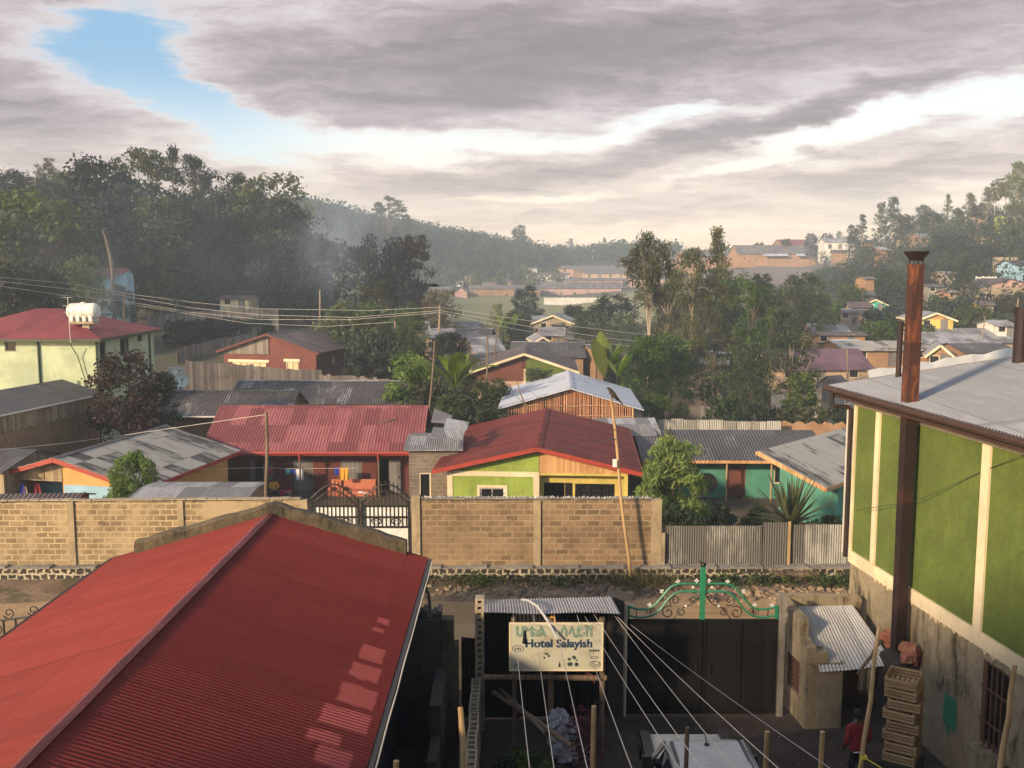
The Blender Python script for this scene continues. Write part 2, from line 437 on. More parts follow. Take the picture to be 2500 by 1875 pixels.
paint('tank_white', (.72, .68, .58), .5, dirt=(.25, .19, .10), dirtf=.3)
paint('glass_dark', (.012, .012, .013), .12)
paint('louvre_brown', (.14, .065, .035), .6)
paint('car_white', (.46, .44, .40), .35, dirt=(.30, .27, .22), dirtf=.5)
paint('car_trim', (.015, .015, .016), .4)
paint('sofa_cloth', (.48, .150, .070), .85, dirt=(.3, .09, .05))
paint('red_cloth', (.22, .014, .018), .9)
paint('dark_cloth', (.015, .014, .018), .9)
paint('skin', (.085, .042, .026), .55)
paint('hair', (.008, .007, .006), .8)
paint('white_cloth', (.72, .70, .68), .9)
paint('grey_cloth', (.40, .36, .36), .9)
paint('magenta_cloth', (.55, .03, .10), .9)
paint('teal_cloth', (.10, .40, .40), .9)
paint('royal_cloth', (.03, .05, .36), .9)
paint('gold_cloth', (.70, .32, .03), .9)
paint('net_red', (.12, .022, .026), .95)
paint('feather', (.050, .032, .022), .8)
paint('feather_black', (.014, .011, .010), .8)
paint('wire_pale', (.55, .49, .40), .6)
paint('wire_dark', (.05, .042, .036), .7)
paint('rope_white', (.66, .56, .42), .8)
paint('yellow_rope', (.70, .55, .05), .8)
paint('plastic_black', (.012, .012, .013), .4)
paint('sign_board', (.46, .43, .31), .7, var=.12, sc=2.5, dirt=(.27, .21, .12), dirtf=.6)
paint('sign_green', (.19, .30, .21), .7)
paint('sign_outline', (.03, .05, .045), .7)
paint('sign_navy', (.012, .036, .075), .7)
paint('broken_brick', (.30, .10, .055), .9, dirt=(.45, .33, .2))
paint('stone_pale', (.27, .185, .105), .9, var=.4)
paint('stone_dark', (.16, .11, .075), .9)
paint('teal_patch', (.045, .21, .115), .85, dirt=(.2, .17, .1), dirtf=.6)
paint('flashing', (.50, .485, .44), .5, .1, dirt=(.35, .33, .28))
paint('tail_red', (.30, .01, .01), .3)
paint('bark', (.12, .085, .058), .9)
paint('pale_bark', (.38, .28, .19), .9)
# leaves
leaf('leaf_deep', (.013, .021, .012), (.058, .080, .034))
leaf('leaf_blue', (.011, .017, .019), (.040, .056, .052))
leaf('leaf_olive', (.026, .034, .012), (.115, .128, .042))
leaf('leaf_gum', (.040, .046, .012), (.185, .190, .052))
leaf('leaf_mid', (.026, .044, .010), (.115, .160, .032))
leaf('leaf_bright', (.075, .120, .010), (.30, .42, .040), .45)
leaf('leaf_mango', (.045, .085, .010), (.29, .42, .050), .45)
leaf('leaf_banana', (.16, .21, .030), (.42, .47, .11), .5)
leaf('leaf_maroon', (.020, .009, .008), (.095, .042, .036))
leaf('leaf_weed', (.035, .040, .012), (.13, .125, .04))
leaf('leaf_yucca', (.075, .088, .028), (.26, .25, .11))
leaf('leaf_dry', (.07, .06, .03), (.2, .165, .08))

def ground_mat(name, kind):
    m, N, b = newmat(name)
    tc = N('ShaderNodeTexCoord')
    ob = tc.outputs['Object']
    n1 = N.noise(ob, .035, 6, .6)
    n2 = N.noise(ob, .5, 6, .65)
    n3 = N.noise(ob, 7, 5, .6)
    if kind == 'hill':
        c = N.mix(N.ramp(n1, .42, .58), (.115, .075, .040), (.060, .066, .022))
        c = N.mix(N.ramp(n2, .40, .68, 0, .7), c, (.045, .05, .018))
        s = N('ShaderNodeSeparateXYZ', {0: ob})
        # the near yards are trodden earth, dark and damp
        near = N.ramp(s.outputs[1], 60, 110)
        c = N.mix(near, N.mix(N.ramp(n2, .35, .65), (.085, .055, .032), (.14, .092, .052)), c)
        # the playing field lies in the valley
        fm = N.m('MULTIPLY', N.ramp(s.outputs[1], 215, 235), N.ramp(s.outputs[1], 372, 345))
        fm = N.m('MULTIPLY', fm, N.m('MULTIPLY', N.ramp(s.outputs[0], -62, -48), N.ramp(s.outputs[0], 62, 50)))
        c = N.mix(fm, c, N.mix(n2, (.155, .150, .045), (.24, .215, .075)))
        bb = N.m('MULTIPLY', N.ramp(s.outputs[1], 255, 270), N.ramp(s.outputs[0], 45, 62))
        bb = N.m('MULTIPLY', bb, N.ramp(s.outputs[0], 104, 90))
        c = N.mix(N.m('MULTIPLY', bb, N.ramp(s.outputs[1], 420, 400)), c, N.mix(n2, (.12, .085, .075), (.19, .14, .12)))
    elif kind == 'road':
        c = N.mix(N.ramp(n2, .36, .66), (.32, .195, .082), (.43, .275, .13))
        c = N.mix(N.ramp(n3, .5, .78, 0, .5), c, (.20, .125, .06))
        w = N.noise(N.mapping(ob, scale=(.25, 2.2, 1)), 1.0, 5, .6)
        c = N.mix(N.ramp(w, .56, .68, 0, .6), c, (.22, .13, .062))
    elif kind == 'verge':
        c = N.mix(N.ramp(n2, .36, .62), (.16, .095, .05), (.30, .195, .11))
        c = N.mix(N.ramp(n3, .45, .7, 0, .6), c, (.09, .055, .03))
        c = N.mix(N.ramp(N.noise(ob, .8, 4, .6), .52, .62, 0, .8), c, (.07, .065, .022))
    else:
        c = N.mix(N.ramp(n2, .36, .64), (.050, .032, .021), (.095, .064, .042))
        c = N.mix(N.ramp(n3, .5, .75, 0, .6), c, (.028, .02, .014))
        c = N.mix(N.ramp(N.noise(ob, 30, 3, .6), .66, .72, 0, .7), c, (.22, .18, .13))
    N.put(b.inputs['Base Color'], c)
    b.inputs['Roughness'].default_value = .95
    bump(N, b, N.m('ADD', n3, N.m('MULTIPLY', n2, .8)), .5, .05)
    return m
for k in ('hill', 'road', 'verge', 'yard'):
    ground_mat('ground_' + k, k)
# ------------------------------------------------------------------ mesh building
V = Vector
class MB:
    """collects polygons, links them as ONE mesh object; UVs are metres on each face's own plane"""
    def __init__(s):
        s.v, s.f, s.mi, s.un = [], [], [], []
        s.cur, s.M, s.nrm = 0, None, None
    def poly(s, pts):
        i = len(s.v)
        for p in pts:
            p = V(p)
            s.v.append(s.M @ p if s.M else p)
        s.f.append(list(range(i, i + len(pts))))
        s.mi.append(s.cur)
        s.un.append(s.nrm)
        return s
    def box(s, a, b):
        (x0, y0, z0), (x1, y1, z1) = a, b
        P = [(x0, y0, z0), (x1, y0, z0), (x1, y1, z0), (x0, y1, z0), (x0, y0, z1), (x1, y0, z1), (x1, y1, z1), (x0, y1, z1)]
        for q in ((0, 3, 2, 1), (4, 5, 6, 7), (0, 1, 5, 4), (1, 2, 6, 5), (2, 3, 7, 6), (3, 0, 4, 7)):
            s.poly([P[k] for k in q])
        return s
    def hexa(s, P):
        for q in ((0, 3, 2, 1), (4, 5, 6, 7), (0, 1, 5, 4), (1, 2, 6, 5), (2, 3, 7, 6), (3, 0, 4, 7)):
            s.poly([P[k] for k in q])
        return s
    def beam(s, p, q, w, h, up=(0, 0, 1)):
        p, q = V(p), V(q)
        d = (q - p).normalized()
        r = d.cross(V(up))
        if r.length < 1e-4:
            r = V((1, 0, 0))
        r.normalize()
        u = r.cross(d).normalized()
        c = [(-w / 2, -h / 2), (w / 2, -h / 2), (w / 2, h / 2), (-w / 2, h / 2)]
        A = [p + r * a + u * b for a, b in c]
        B = [q + r * a + u * b for a, b in c]
        return s.hexa([A[0], A[1], B[1], B[0], A[3], A[2], B[2], B[3]])
    def tube(s, pts, r, n=8, cap=True):
        pts = [V(p) for p in pts]
        if not isinstance(r, (list, tuple)):
            r = [r] * len(pts)
        rings, prev = [], None
        for i, p in enumerate(pts):
            d = (pts[min(i + 1, len(pts) - 1)] - pts[max(i - 1, 0)]).normalized()
            if prev is None:
                a = d.cross(V((0, 0, 1)))
                if a.length < .05:
                    a = d.cross(V((0, 1, 0)))
            else:
                a = prev - d * prev.dot(d)
            a.normalize()
            prev = a
            b = d.cross(a)
            rings.append([p + (a * math.cos(2 * math.pi * k / n) + b * math.sin(2 * math.pi * k / n)) * r[i] for k in range(n)])
        for i in range(len(rings) - 1):
            for k in range(n):
                k2 = (k + 1) % n
                s.poly([rings[i][k], rings[i][k2], rings[i + 1][k2], rings[i + 1][k]])
        if cap:
            s.poly(rings[0][::-1])
            s.poly(rings[-1])
        return s
    def prism(s, pts, d):
        """polygon pts extruded by vector d"""
        d = V(d)
        A = [V(p) for p in pts]
        B = [p + d for p in A]
        s.poly(A[::-1])
        s.poly(B)
        for i in range(len(A)):
            j = (i + 1) % len(A)
            s.poly([A[i], A[j], B[j], B[i]])
        return s
    def slab(s, a, b, c, d, t):
        """thin plate over quad a,b,c,d (counter-clockwise from above), thickness t downwards along its normal"""
        a, b, c, d = V(a), V(b), V(c), V(d)
        n = (b - a).cross(d - a).normalized() * t
        return s.hexa([a - n, b - n, c - n, d - n, a, b, c, d])
    def corr(s, a, b, c, d, pitch=.1, amp=.018, t=.004, seg=4, wob=0.0):
        """corrugated plate: a->b is the eave (waves run across it), d->c the far edge"""
        a, b, c, d = V(a), V(b), V(c), V(d)
        n = (b - a).cross(d - a).normalized()
        L = (b - a).length
        k = max(2, int(L / pitch)) * seg
        s.nrm = n
        pa = pb = None
        for i in range(k + 1):
            f = i / k
            o = n * (amp * math.sin(2 * math.pi * i / seg))
            w1 = n * (wob * math.sin(f * 9.3 + 1.1))
            qa, qb = a.lerp(b, f) + o + w1, d.lerp(c, f) + o
            if pa is not None:
                s.poly([pa, qa, qb, pb])
            pa, pb = qa, qb
        s.nrm = None
        return s
    def ball(s, c, r, n=10, m=6, sq=(1, 1, 1)):
        c = V(c)
        def P(i, j):
            th, ph = math.pi * i / m, 2 * math.pi * j / n
            return c + V((math.sin(th) * math.cos(ph) * r * sq[0], math.sin(th) * math.sin(ph) * r * sq[1], math.cos(th) * r * sq[2]))
        for i in range(m):
            for j in range(n):
                q = [P(i, j), P(i + 1, j), P(i + 1, j + 1), P(i, j + 1)]
                if i == 0:
                    q = [q[0], q[1], q[2]]
                elif i == m - 1:
                    q = [q[0], q[1], q[3]]
                s.poly(q)
        return s
    def build(s, name, mats, parent=None, smooth=False, loc=None):
        if isinstance(mats, str):
            mats = [mats]
        me = bpy.data.meshes.new(name)
        off = V(loc) if loc is not None else V((0, 0, 0))
        me.from_pydata([tuple(p - off) for p in s.v], [], s.f)
        for k in mats:
            me.materials.append(MATS[k])
        uv = me.uv_layers.new(name='UVMap').data
        li = 0
        for fi, f in enumerate(s.f):
            n = s.un[fi]
            if n is None:
                if len(f) > 3:
                    n = (s.v[f[2]] - s.v[f[0]]).cross(s.v[f[3]] - s.v[f[1]])
                else:
                    n = (s.v[f[1]] - s.v[f[0]]).cross(s.v[f[2]] - s.v[f[0]])
            if n.length < 1e-9:
                n = V((0, 0, 1))
            n = n.normalized()
            if abs(n.z) > .985:
                U, Vv = V((1, 0, 0)), V((0, 1, 0))
            else:
                U = V((0, 0, 1)).cross(n).normalized()
                if U.x < -.01 or (abs(U.x) <= .01 and U.y < 0):
                    U = -U
                Vv = n.cross(U)
                if Vv.z < 0:
                    Vv = -Vv
            for k in f:
                p = s.v[k]
                uv[li].uv = (p.dot(U), p.dot(Vv))
                li += 1
        me.polygons.foreach_set('material_index', s.mi)
        if smooth:
            me.polygons.foreach_set('use_smooth', [True] * len(s.f))
            # weld so that smooth shading has neighbours
            import bmesh
            bm = bmesh.new()
            bm.from_mesh(me)
            bmesh.ops.remove_doubles(bm, verts=bm.verts, dist=.0005)
            bm.to_mesh(me)
            bm.free()
        me.update()
        o = bpy.data.objects.new(name, me)
        COL.objects.link(o)
        if loc is not None:
            o.location = loc
        if parent:
            o.parent = parent
        return o

def thing(name, label, cat, loc=(0, 0, 0), rz=0.0, group=None):
    o = bpy.data.objects.new(name, None)
    COL.objects.link(o)
    o.empty_display_size = .2
    o.location = loc
    o.rotation_euler = (0, 0, rz)
    return tag(o, label, cat, group)
def tag(o, label=None, cat=None, group=None, kind=None):
    if label: o['label'] = label
    if cat: o['category'] = cat
    if group: o['group'] = group
    if kind: o['kind'] = kind
    return o
def copy_tree(o, parent=None):
    c = o.copy()
    COL.objects.link(c)
    if parent: c.parent = parent
    for ch in [x for x in bpy.data.objects if x.parent == o]:
        copy_tree(ch, c)
    return c
def Rz(a, loc=(0, 0, 0)):
    return Matrix.Translation(V(loc)) @ Matrix.Rotation(a, 4, 'Z')

# ------------------------------------------------------------------ houses
def facade(mb, O, ux, W_, z0, z1, holes=(), t=.16):
    """outer wall skin from O along ux, with holes (s0, h0, s1, h1) and their reveals; inward = left of ux"""
    O, ux = V(O), V(ux)
    inn = V((-ux.y, ux.x, 0)) * t
    xs = sorted({0.0, W_, *[min(max(h[k], 0), W_) for h in holes for k in (0, 2)]})
    zs = sorted({z0, z1, *[min(max(h[k], z0), z1) for h in holes for k in (1, 3)]})
    def p(s_, z):
        return O + ux * s_ + V((0, 0, z))
    for i in range(len(xs) - 1):
        for j in range(len(zs) - 1):
            mx, mz = (xs[i] + xs[i + 1]) / 2, (zs[j] + zs[j + 1]) / 2
            if any(h[0] < mx < h[2] and h[1] < mz < h[3] for h in holes):
                continue
            mb.poly([p(xs[i], zs[j]), p(xs[i + 1], zs[j]), p(xs[i + 1], zs[j + 1]), p(xs[i], zs[j + 1])])
    for h in holes:
        a, b, c, d = p(h[0], h[1]), p(h[2], h[1]), p(h[2], h[3]), p(h[0], h[3])
        for q, r_ in ((a, b), (b, c), (c, d), (d, a)):
            mb.poly([q, q + inn, r_ + inn, r_])
def window(parent, O, ux, h, frame='cream_frame', pane='glass_dark', bars=None, fw=.07, barm='dark_iron', trim=None, trimw=.14):
    """frame, pane, optional grille and a painted surround for a hole h in a facade"""
    O, ux = V(O), V(ux)
    inn = V((-ux.y, ux.x, 0))
    def p(s_, z, d):
        return O + ux * s_ + V((0, 0, z)) + inn * d
    s0, z0, s1, z1 = h[:4]
    f = MB()
    n = max(1, round((s1 - s0) / .75))
    for i in range(n + 1):
        sx = s0 + fw / 2 + (s1 - s0 - fw) * i / n
        f.beam(p(sx, z0, .06), p(sx, z1, .06), .07, fw, up=ux)
    for z in (z0 + fw / 2, z1 - fw / 2):
        f.beam(p(s0 + fw, z, .062), p(s1 - fw, z, .062), .07, fw)
    w = f.build('window', frame, parent)
    g = MB()
    g.poly([p(s0, z0, .10), p(s1, z0, .10), p(s1, z1, .10), p(s0, z1, .10)])
    g.build('pane', pane, w)
    if bars:
        b = MB()
        k = max(2, int((s1 - s0) / bars))
        for i in range(1, k):
            sx = s0 + (s1 - s0) * i / k
            b.beam(p(sx, z0, -.02), p(sx, z1, -.02), .025, .025, up=ux)
        for fz in (.3, .7):
            z = z0 + (z1 - z0) * fz
            b.beam(p(s0, z, -.035), p(s1, z, -.035), .025, .025)
        b.build('grille', barm, w)
    if trim:
        b = MB()
        tw = trimw
        for (a0, b0, a1, b1) in ((s0 - tw, z0 - tw * .6, s0, z1 + tw), (s1, z0 - tw * .6, s1 + tw, z1 + tw), (s0, z1, s1, z1 + tw)):
            b.hexa([p(a0, b0, -.03), p(a1, b0, -.03), p(a1, b0, .02), p(a0, b0, .02), p(a0, b1, -.03), p(a1, b1, -.03), p(a1, b1, .02), p(a0, b1, .02)])
        b.build('surround', trim, w)
    return w
def door(parent, O, ux, h, m='door_boards', frame=None, open_=0.0):
    O, ux = V(O), V(ux)
    inn = V((-ux.y, ux.x, 0))
    s0, z0, s1, z1 = h[:4]
    def p(s_, z, d):
        return O + ux * s_ + V((0, 0, z)) + inn * d
    b = MB()
    if open_:
        e = s0 - (s1 - s0) * .95
        b.hexa([p(e, z0, -.07), p(s0, z0, -.07), p(s0, z0, -.02), p(e, z0, -.02), p(e, z1, -.07), p(s0, z1, -.07), p(s0, z1, -.02), p(e, z1, -.02)])
    else:
        b.hexa([p(s0, z0, .05), p(s1, z0, .05), p(s1, z0, .10), p(s0, z0, .10), p(s0, z1, .05), p(s1, z1, .05), p(s1, z1, .10), p(s0, z1, .10)])
    d = b.build('door', m, parent)
    k = MB()
    k.box((-.02, -.02, -.06), (.02, .02, .06))
    hd = k.build('handle', 'dark_iron', d)
    hd.location = p(s0 + (s1 - s0) * .85 * (1 if not open_ else -.6), (z0 + z1) / 2, .02 if not open_ else -.09)
    return d

def house(name, label, loc, rz, L, Wd, hw, rise, roof='grey_tin', wall='mud_wall', ovg=.4, ove=.5, holes=None, fascia=None, hb=1.5, ridge=0.0,
          cat='house', group=None, gable=None, hip=0.0, ridgecap=None, win='cream_frame', pane='glass_dark', trim=None, bars=None, sag=.0, gutter=None, wallx=None, gabov=None):
    """gabled house, ridge along local X; hw wall height, hb how far walls go below z=0; faces S N W E hold holes (s0,z0,s1,z1,kind)"""
    T = thing(name, label, cat, loc, rz, group)
    holes = holes or {}
    x, y = L / 2, Wd / 2
    faces = {'S': ((-x, -y, 0), (1, 0, 0), L), 'N': ((x, y, 0), (-1, 0, 0), L), 'W': ((-x, y, 0), (0, -1, 0), Wd), 'E': ((x, -y, 0), (0, 1, 0), Wd)}
    b = MB()
    mats = [wall] + ([gable] if gable else []) + ([wallx] if wallx else [])
    for k, (O, ux, n) in faces.items():
        b.cur = len(mats) - 1 if (wallx and k in ('E', 'N')) else 0
        facade(b, O, ux, n, -hb, hw, [h for h in holes.get(k, ())])
    b.cur = 1 if gable else 0
    if not hip:
        for sx in (-x, x):
            q = [V((sx, -y, hw)), V((sx, y, hw)), V((sx, ridge, hw + rise))]
            b.poly(q if sx > 0 else q[::-1])
    b.build('wall', mats, T)
    # roof
    r = MB()
    gx = x + ovg
    def eave(sy):
        run = y - sy * ridge if sy > 0 else y + ridge
        run = abs(sy * y - ridge)
        if run < .3:
            return sy * (y + .06), hw + rise - .04
        return sy * (y + ove), hw - rise * ove / run
    (yn, zn), (yp, zp) = eave(-1), eave(1)
    up = .06
    rz_ = hw + rise
    if hip:
        hx = x - hip
        A, B = V((-hx, ridge, rz_ + up)), V((hx, ridge, rz_ + up))
        c = [V((-gx, yn, zn + up)), V((gx, yn, zn + up)), V((gx, yp, zp + up)), V((-gx, yp, zp + up))]
        for q in ([c[0], c[1], B, A], [c[2], c[3], A, B], [c[1], c[2], B], [c[3], c[0], A]):
            r.poly(q)
            r.poly([p - V((0, 0, .08)) for p in q][::-1])
        for i in range(4):
            j = (i + 1) % 4
            r.poly([c[i] - V((0, 0, .08)), c[j] - V((0, 0, .08)), c[j], c[i]])
    else:
        r.slab((-gx, yn, zn + up), (gx, yn, zn + up), (gx, ridge, rz_ + up), (-gx, ridge, rz_ + up), .05)
        r.slab((gx, yp, zp + up), (-gx, yp, zp + up), (-gx, ridge, rz_ + up), (gx, ridge, rz_ + up), .05)
    ro = r.build('roof', roof, T)
    if ridgecap:
        k = MB()
        xx = (x - hip) if hip else gx
        k.slab((-xx, ridge - .22, rz_ + up - .02), (xx, ridge - .22, rz_ + up - .02), (xx, ridge, rz_ + up + .045), (-xx, ridge, rz_ + up + .045), .02)
        k.slab((xx, ridge + .22, rz_ + up - .02), (-xx, ridge + .22, rz_ + up - .02), (-xx, ridge, rz_ + up + .045), (xx, ridge, rz_ + up + .045), .02)
        k.build('ridge_cap', ridgecap, ro)
    if fascia:
        k = MB()
        if not hip:
            for sx in (-1, 1):
                for (ye, ze) in ((yn, zn), (yp, zp)):
                    xo = sx * (gx + .018)
                    k.beam((xo, ye, ze - .06), (xo, ridge, rz_ - .06), .035, .20)
        k.beam((-gx - .036, yn - .02, zn - .04), (gx + .036, yn - .02, zn - .04), .035, .18)
        k.beam((-gx - .036, yp + .02, zp - .04), (gx + .036, yp + .02, zp - .04), .035, .18)
        k.build('fascia', fascia, T)
    if gutter:
        k = MB()
        k.tube([(-gx, yn - .06, zn), (gx, yn - .06, zn)], .06, 8)
        k.build('gutter', gutter, T)
    for k, (O, ux, n) in faces.items():
        for h in holes.get(k, ()):
            kind = h[4] if len(h) > 4 else 'win'
            if kind == 'win':
                window(T, O, ux, h, win, pane, bars, trim=trim)
            elif kind == 'door':
                door(T, O, ux, h)
            elif kind == 'ajar':
                door(T, O, ux, h, open_=1)
    return T

def vill(label, u0, u1, vr, ve, vb, Y, roof='grey_tin', wall='mud_wall', kind='eave', dep=6.0, rot=0.0, holes=None, fascia=None, name='village_house', gable=None, cat='house', group=None, ovg=.35, ove=.4, **kw):
    """a house measured on the photograph: left, right, ridge row, eave row, foot row, and its distance"""
    um = (u0 + u1) / 2
    wid = at(u1, ve, Y).x - at(u0, ve, Y).x
    ze = at(um, ve, Y).z
    zb = at(um, vb, Y).z
    c = at(um, ve, Y)
    zb = min(zb, ze - 1.6)
    low = max(1.0, zb - gz(c.x, Y + dep / 2) + 1.0)
    if kind == 'eave':
        Yr = Y + dep / 2
        zr = at(um, vr, Yr).z
        rise = max(.25, zr - ze)
        L, Wd, a = max(.8, wid - 2 * ovg), dep - 2 * ove, 0.0
        hwl = ze - zb + rise * ove / (Wd / 2 + ove)
        rs = rise * (Wd / 2) / (Wd / 2 + ove)
        loc = (c.x, Y + dep / 2, zb)
    else:
        zr = at(um, vr, Y).z
        rise = max(.25, zr - ze)
        Wd, L, a = max(.8, wid - 2 * ove), dep, R(90)
        rs = rise * (Wd / 2) / (Wd / 2 + ove)
        hwl = ze - zb + (rise - rs)
        loc = (c.x, Y + ovg + dep / 2, zb)
    return house(name, label, loc, a + rot, L, Wd, hwl, rs, roof, wall, ovg, ove, holes, fascia, hb=low, cat=cat, group=group, gable=gable, **kw)

# ------------------------------------------------------------------ trees
NPR = np.random.RandomState(5)
CROWNS = {}
def leaf_mesh(name, pos, nrm, size, asp, mat, tone, droop=0.0):
    """many small leaf faces: pos (n,3), preferred normal, size (n,), aspect"""
    n = len(pos)
    d = nrm + NPR.normal(0, .75, (n, 3))
    d /= np.linalg.norm(d, axis=1)[:, None] + 1e-9
    a = np.cross(d, NPR.normal(0, 1, (n, 3)))
    a[:, 2] -= droop
    a /= np.linalg.norm(a, axis=1)[:, None] + 1e-9
    b = np.cross(d, a)
    b /= np.linalg.norm(b, axis=1)[:, None] + 1e-9
    A = a * size[:, None] * .5
    B = b * size[:, None] * .5 * asp
    verts = np.empty((n, 4, 3))
    verts[:, 0] = pos - A
    verts[:, 1] = pos + B - A * .15
    verts[:, 2] = pos + A
    verts[:, 3] = pos - B + A * .1
    me = bpy.data.meshes.new(name)
    me.vertices.add(4 * n)
    me.vertices.foreach_set('co', verts.reshape(-1))
    me.loops.add(4 * n)
    me.loops.foreach_set('vertex_index', np.arange(4 * n, dtype=np.int32))
    me.polygons.add(n)
    me.polygons.foreach_set('loop_start', np.arange(0, 4 * n, 4, dtype=np.int32))
    me.polygons.foreach_set('loop_total', np.full(n, 4, dtype=np.int32))
    at_ = me.attributes.new('tone', 'FLOAT', 'POINT')
    at_.data.foreach_set('value', np.repeat(tone, 4).astype(np.float32))
    me.materials.append(MATS[mat])
    me.update()
    me.validate()
    return me
def clump_points(cl, n):
    """points on and in a set of clumps (x,y,z,rx,rz); returns pos, outward normal, tone"""
    cl = np.array(cl, float)
    w = cl[:, 3] ** 2 + .02
    idx = NPR.choice(len(cl), n, p=w / w.sum())
    d = NPR.normal(0, 1, (n, 3))
    d /= np.linalg.norm(d, axis=1)[:, None]
    r = NPR.uniform(.0, 1, n) ** .38 * (1 + NPR.normal(0, .07, n))
    c = cl[idx]
    pos = c[:, :3] + d * r[:, None] * np.stack([c[:, 3], c[:, 3], c[:, 4]], 1)
    tone = NPR.uniform(0, 1, len(cl))[idx] * .55 + NPR.uniform(0, 1, n) * .45
    return pos, d + np.array([0, 0, .25]), tone
def clumps(kind, seed):
    """unit tree: base at 0, height 1, crown radius .5 -> list of clumps and limb ends"""
    r = random.Random(seed)
    cl = []
    if kind == 'round':
        for i in range(46):
            a, zz = r.uniform(0, 6.28), r.uniform(.26, .93)
            q = math.sqrt(max(.04, 1 - ((zz - .52) / .46) ** 2)) * .42
            q *= r.uniform(.55, 1.05)
            cl.append((math.cos(a) * q, math.sin(a) * q, zz, r.uniform(.08, .15), r.uniform(.06, .11)))
        cl += [(r.uniform(-.12, .12), r.uniform(-.12, .12), r.uniform(.4, .8), .2, .16) for i in range(6)]
    elif kind == 'dome':
        for i in range(50):
            a, zz = r.uniform(0, 6.28), r.uniform(.12, .95)
            q = math.sqrt(max(.03, 1 - (max(zz - .35, 0) / .62) ** 2)) * .45 * r.uniform(.6, 1.05)
            cl.append((math.cos(a) * q, math.sin(a) * q, zz, r.uniform(.07, .13), r.uniform(.05, .09)))
        cl += [(r.uniform(-.15, .15), r.uniform(-.15, .15), r.uniform(.25, .75), .22, .18) for i in range(6)]
    elif kind == 'gum':                            # eucalyptus: loose tufts up a tall stem
        for i in range(40):
            zz = r.uniform(.34, .99)
            q = (.40 * (1.02 - zz) ** .6 + .05) * r.uniform(.15, 1.0)
            a = r.uniform(0, 6.28)
            cl.append((math.cos(a) * q, math.sin(a) * q, zz, r.uniform(.06, .125), r.uniform(.04, .075)))
    elif kind == 'sparse':                         # tufts with sky between them
        for i in range(34):
            zz = r.uniform(.42, .98)
            q = .40 * r.uniform(.25, 1.0) * (1 - (abs(zz - .68) / .5) ** 2)
            a = r.uniform(0, 6.28)
            cl.append((math.cos(a) * q, math.sin(a) * q, zz, r.uniform(.075, .135), r.uniform(.04, .07)))
    elif kind == 'cone':
        for i in range(60):
            zz = r.uniform(.10, .99)
            q = (.46 * (1.03 - zz) ** .85) * r.uniform(.25, 1.0)
            a = r.uniform(0, 6.28)
            cl.append((math.cos(a) * q, math.sin(a) * q, zz, r.uniform(.045, .10), r.uniform(.035, .06)))
    elif kind == 'column':
        for i in range(46):
            zz = r.uniform(.05, .97)
            q = .36 * r.uniform(.2, 1) * math.sqrt(max(.05, 1 - (2 * zz - 1) ** 4))
            a = r.uniform(0, 6.28)
            cl.append((math.cos(a) * q, math.sin(a) * q, zz, r.uniform(.09, .15), r.uniform(.04, .07)))
    elif kind == 'flat':                           # umbrella acacia
        for i in range(34):
            a, q = r.uniform(0, 6.28), math.sqrt(r.uniform(0, 1)) * .44
            lobe = .045 * math.sin(2 * a + 1)
            cl.append((math.cos(a) * q, math.sin(a) * q * .7, .86 - .24 * (q / .44) ** 2 + lobe + r.uniform(-.03, .05), r.uniform(.06, .10), r.uniform(.04, .06)))
    elif kind == 'bush':
        for i in range(40):
            a, zz = r.uniform(0, 6.28), r.uniform(.08, .92)
            q = math.sqrt(max(.05, 1 - (zz / 1.02) ** 2)) * .44 * r.uniform(.3, 1.05)
            cl.append((math.cos(a) * q, math.sin(a) * q, zz, r.uniform(.09, .15), r.uniform(.09, .14)))
    return cl
def crown(kind, mat, n, lsize, asp, droop, seed, A):
    """crown and trunk meshes for a tree one unit wide and A units high"""
    key = (kind, mat, n, lsize, asp, droop, seed, A)
    if key in CROWNS:
        return CROWNS[key]
    cl = clumps(kind, seed)
    for k in range(int(max(0, A - .8) / .7)):
        cl = cl + clumps(kind, seed + 50 + k)
    cl = [(c[0], c[1], c[2] * A, c[3], c[3] * (.36 if kind == 'flat' else .8)) for c in cl]
    nn = int(n * max(1, A) ** .5)
    pos, nr, tone = clump_points(cl, nn)
    me = leaf_mesh('crown', pos, nr, lsize * NPR.uniform(.6, 1.35, nn), asp, mat, tone, droop)
    b = MB()
    r = random.Random(seed + 99)
    bend = [(0, 0, 0)]
    top = .88 if kind in ('gum', 'cone', 'column', 'gumtop') else .55
    for i in range(1, 6):
        f = i / 5
        bend.append((r.uniform(-.03, .03) * f, r.uniform(-.03, .03) * f, f * top * A))
    rb = {'gum': .022, 'gumtop': .020, 'sparse': .022, 'cone': .022, 'flat': .026, 'bush': .02}.get(kind, .032)
    b.tube(bend, [rb * (1 - .75 * i / 5) for i in range(6)], 7)
    for c in r.sample(cl, min(16, len(cl))):
        f = r.uniform(.5, .95)
        p0 = V(bend[int(f * 5)])
        if kind == 'bush':
            p0 = V(bend[min(int(f * 5), 2)])
        elif kind == 'flat':
            p0 = V((0, 0, (.18 + .3 * r.random()) * A))
        if p0.z > c[2] - .05:
            p0 = V((0, 0, max(.05, c[2] - .30)))
        b.tube([p0, p0.lerp(V(c[:3]), .5) + V((0, 0, .02)), V(c[:3])], [rb * .38, rb * .26, rb * .10], 5)
    tr = b.build('trunk', 'bark')
    tm = tr.data
    bpy.data.objects.remove(tr)
    CROWNS[key] = (me, tm)
    return CROWNS[key]
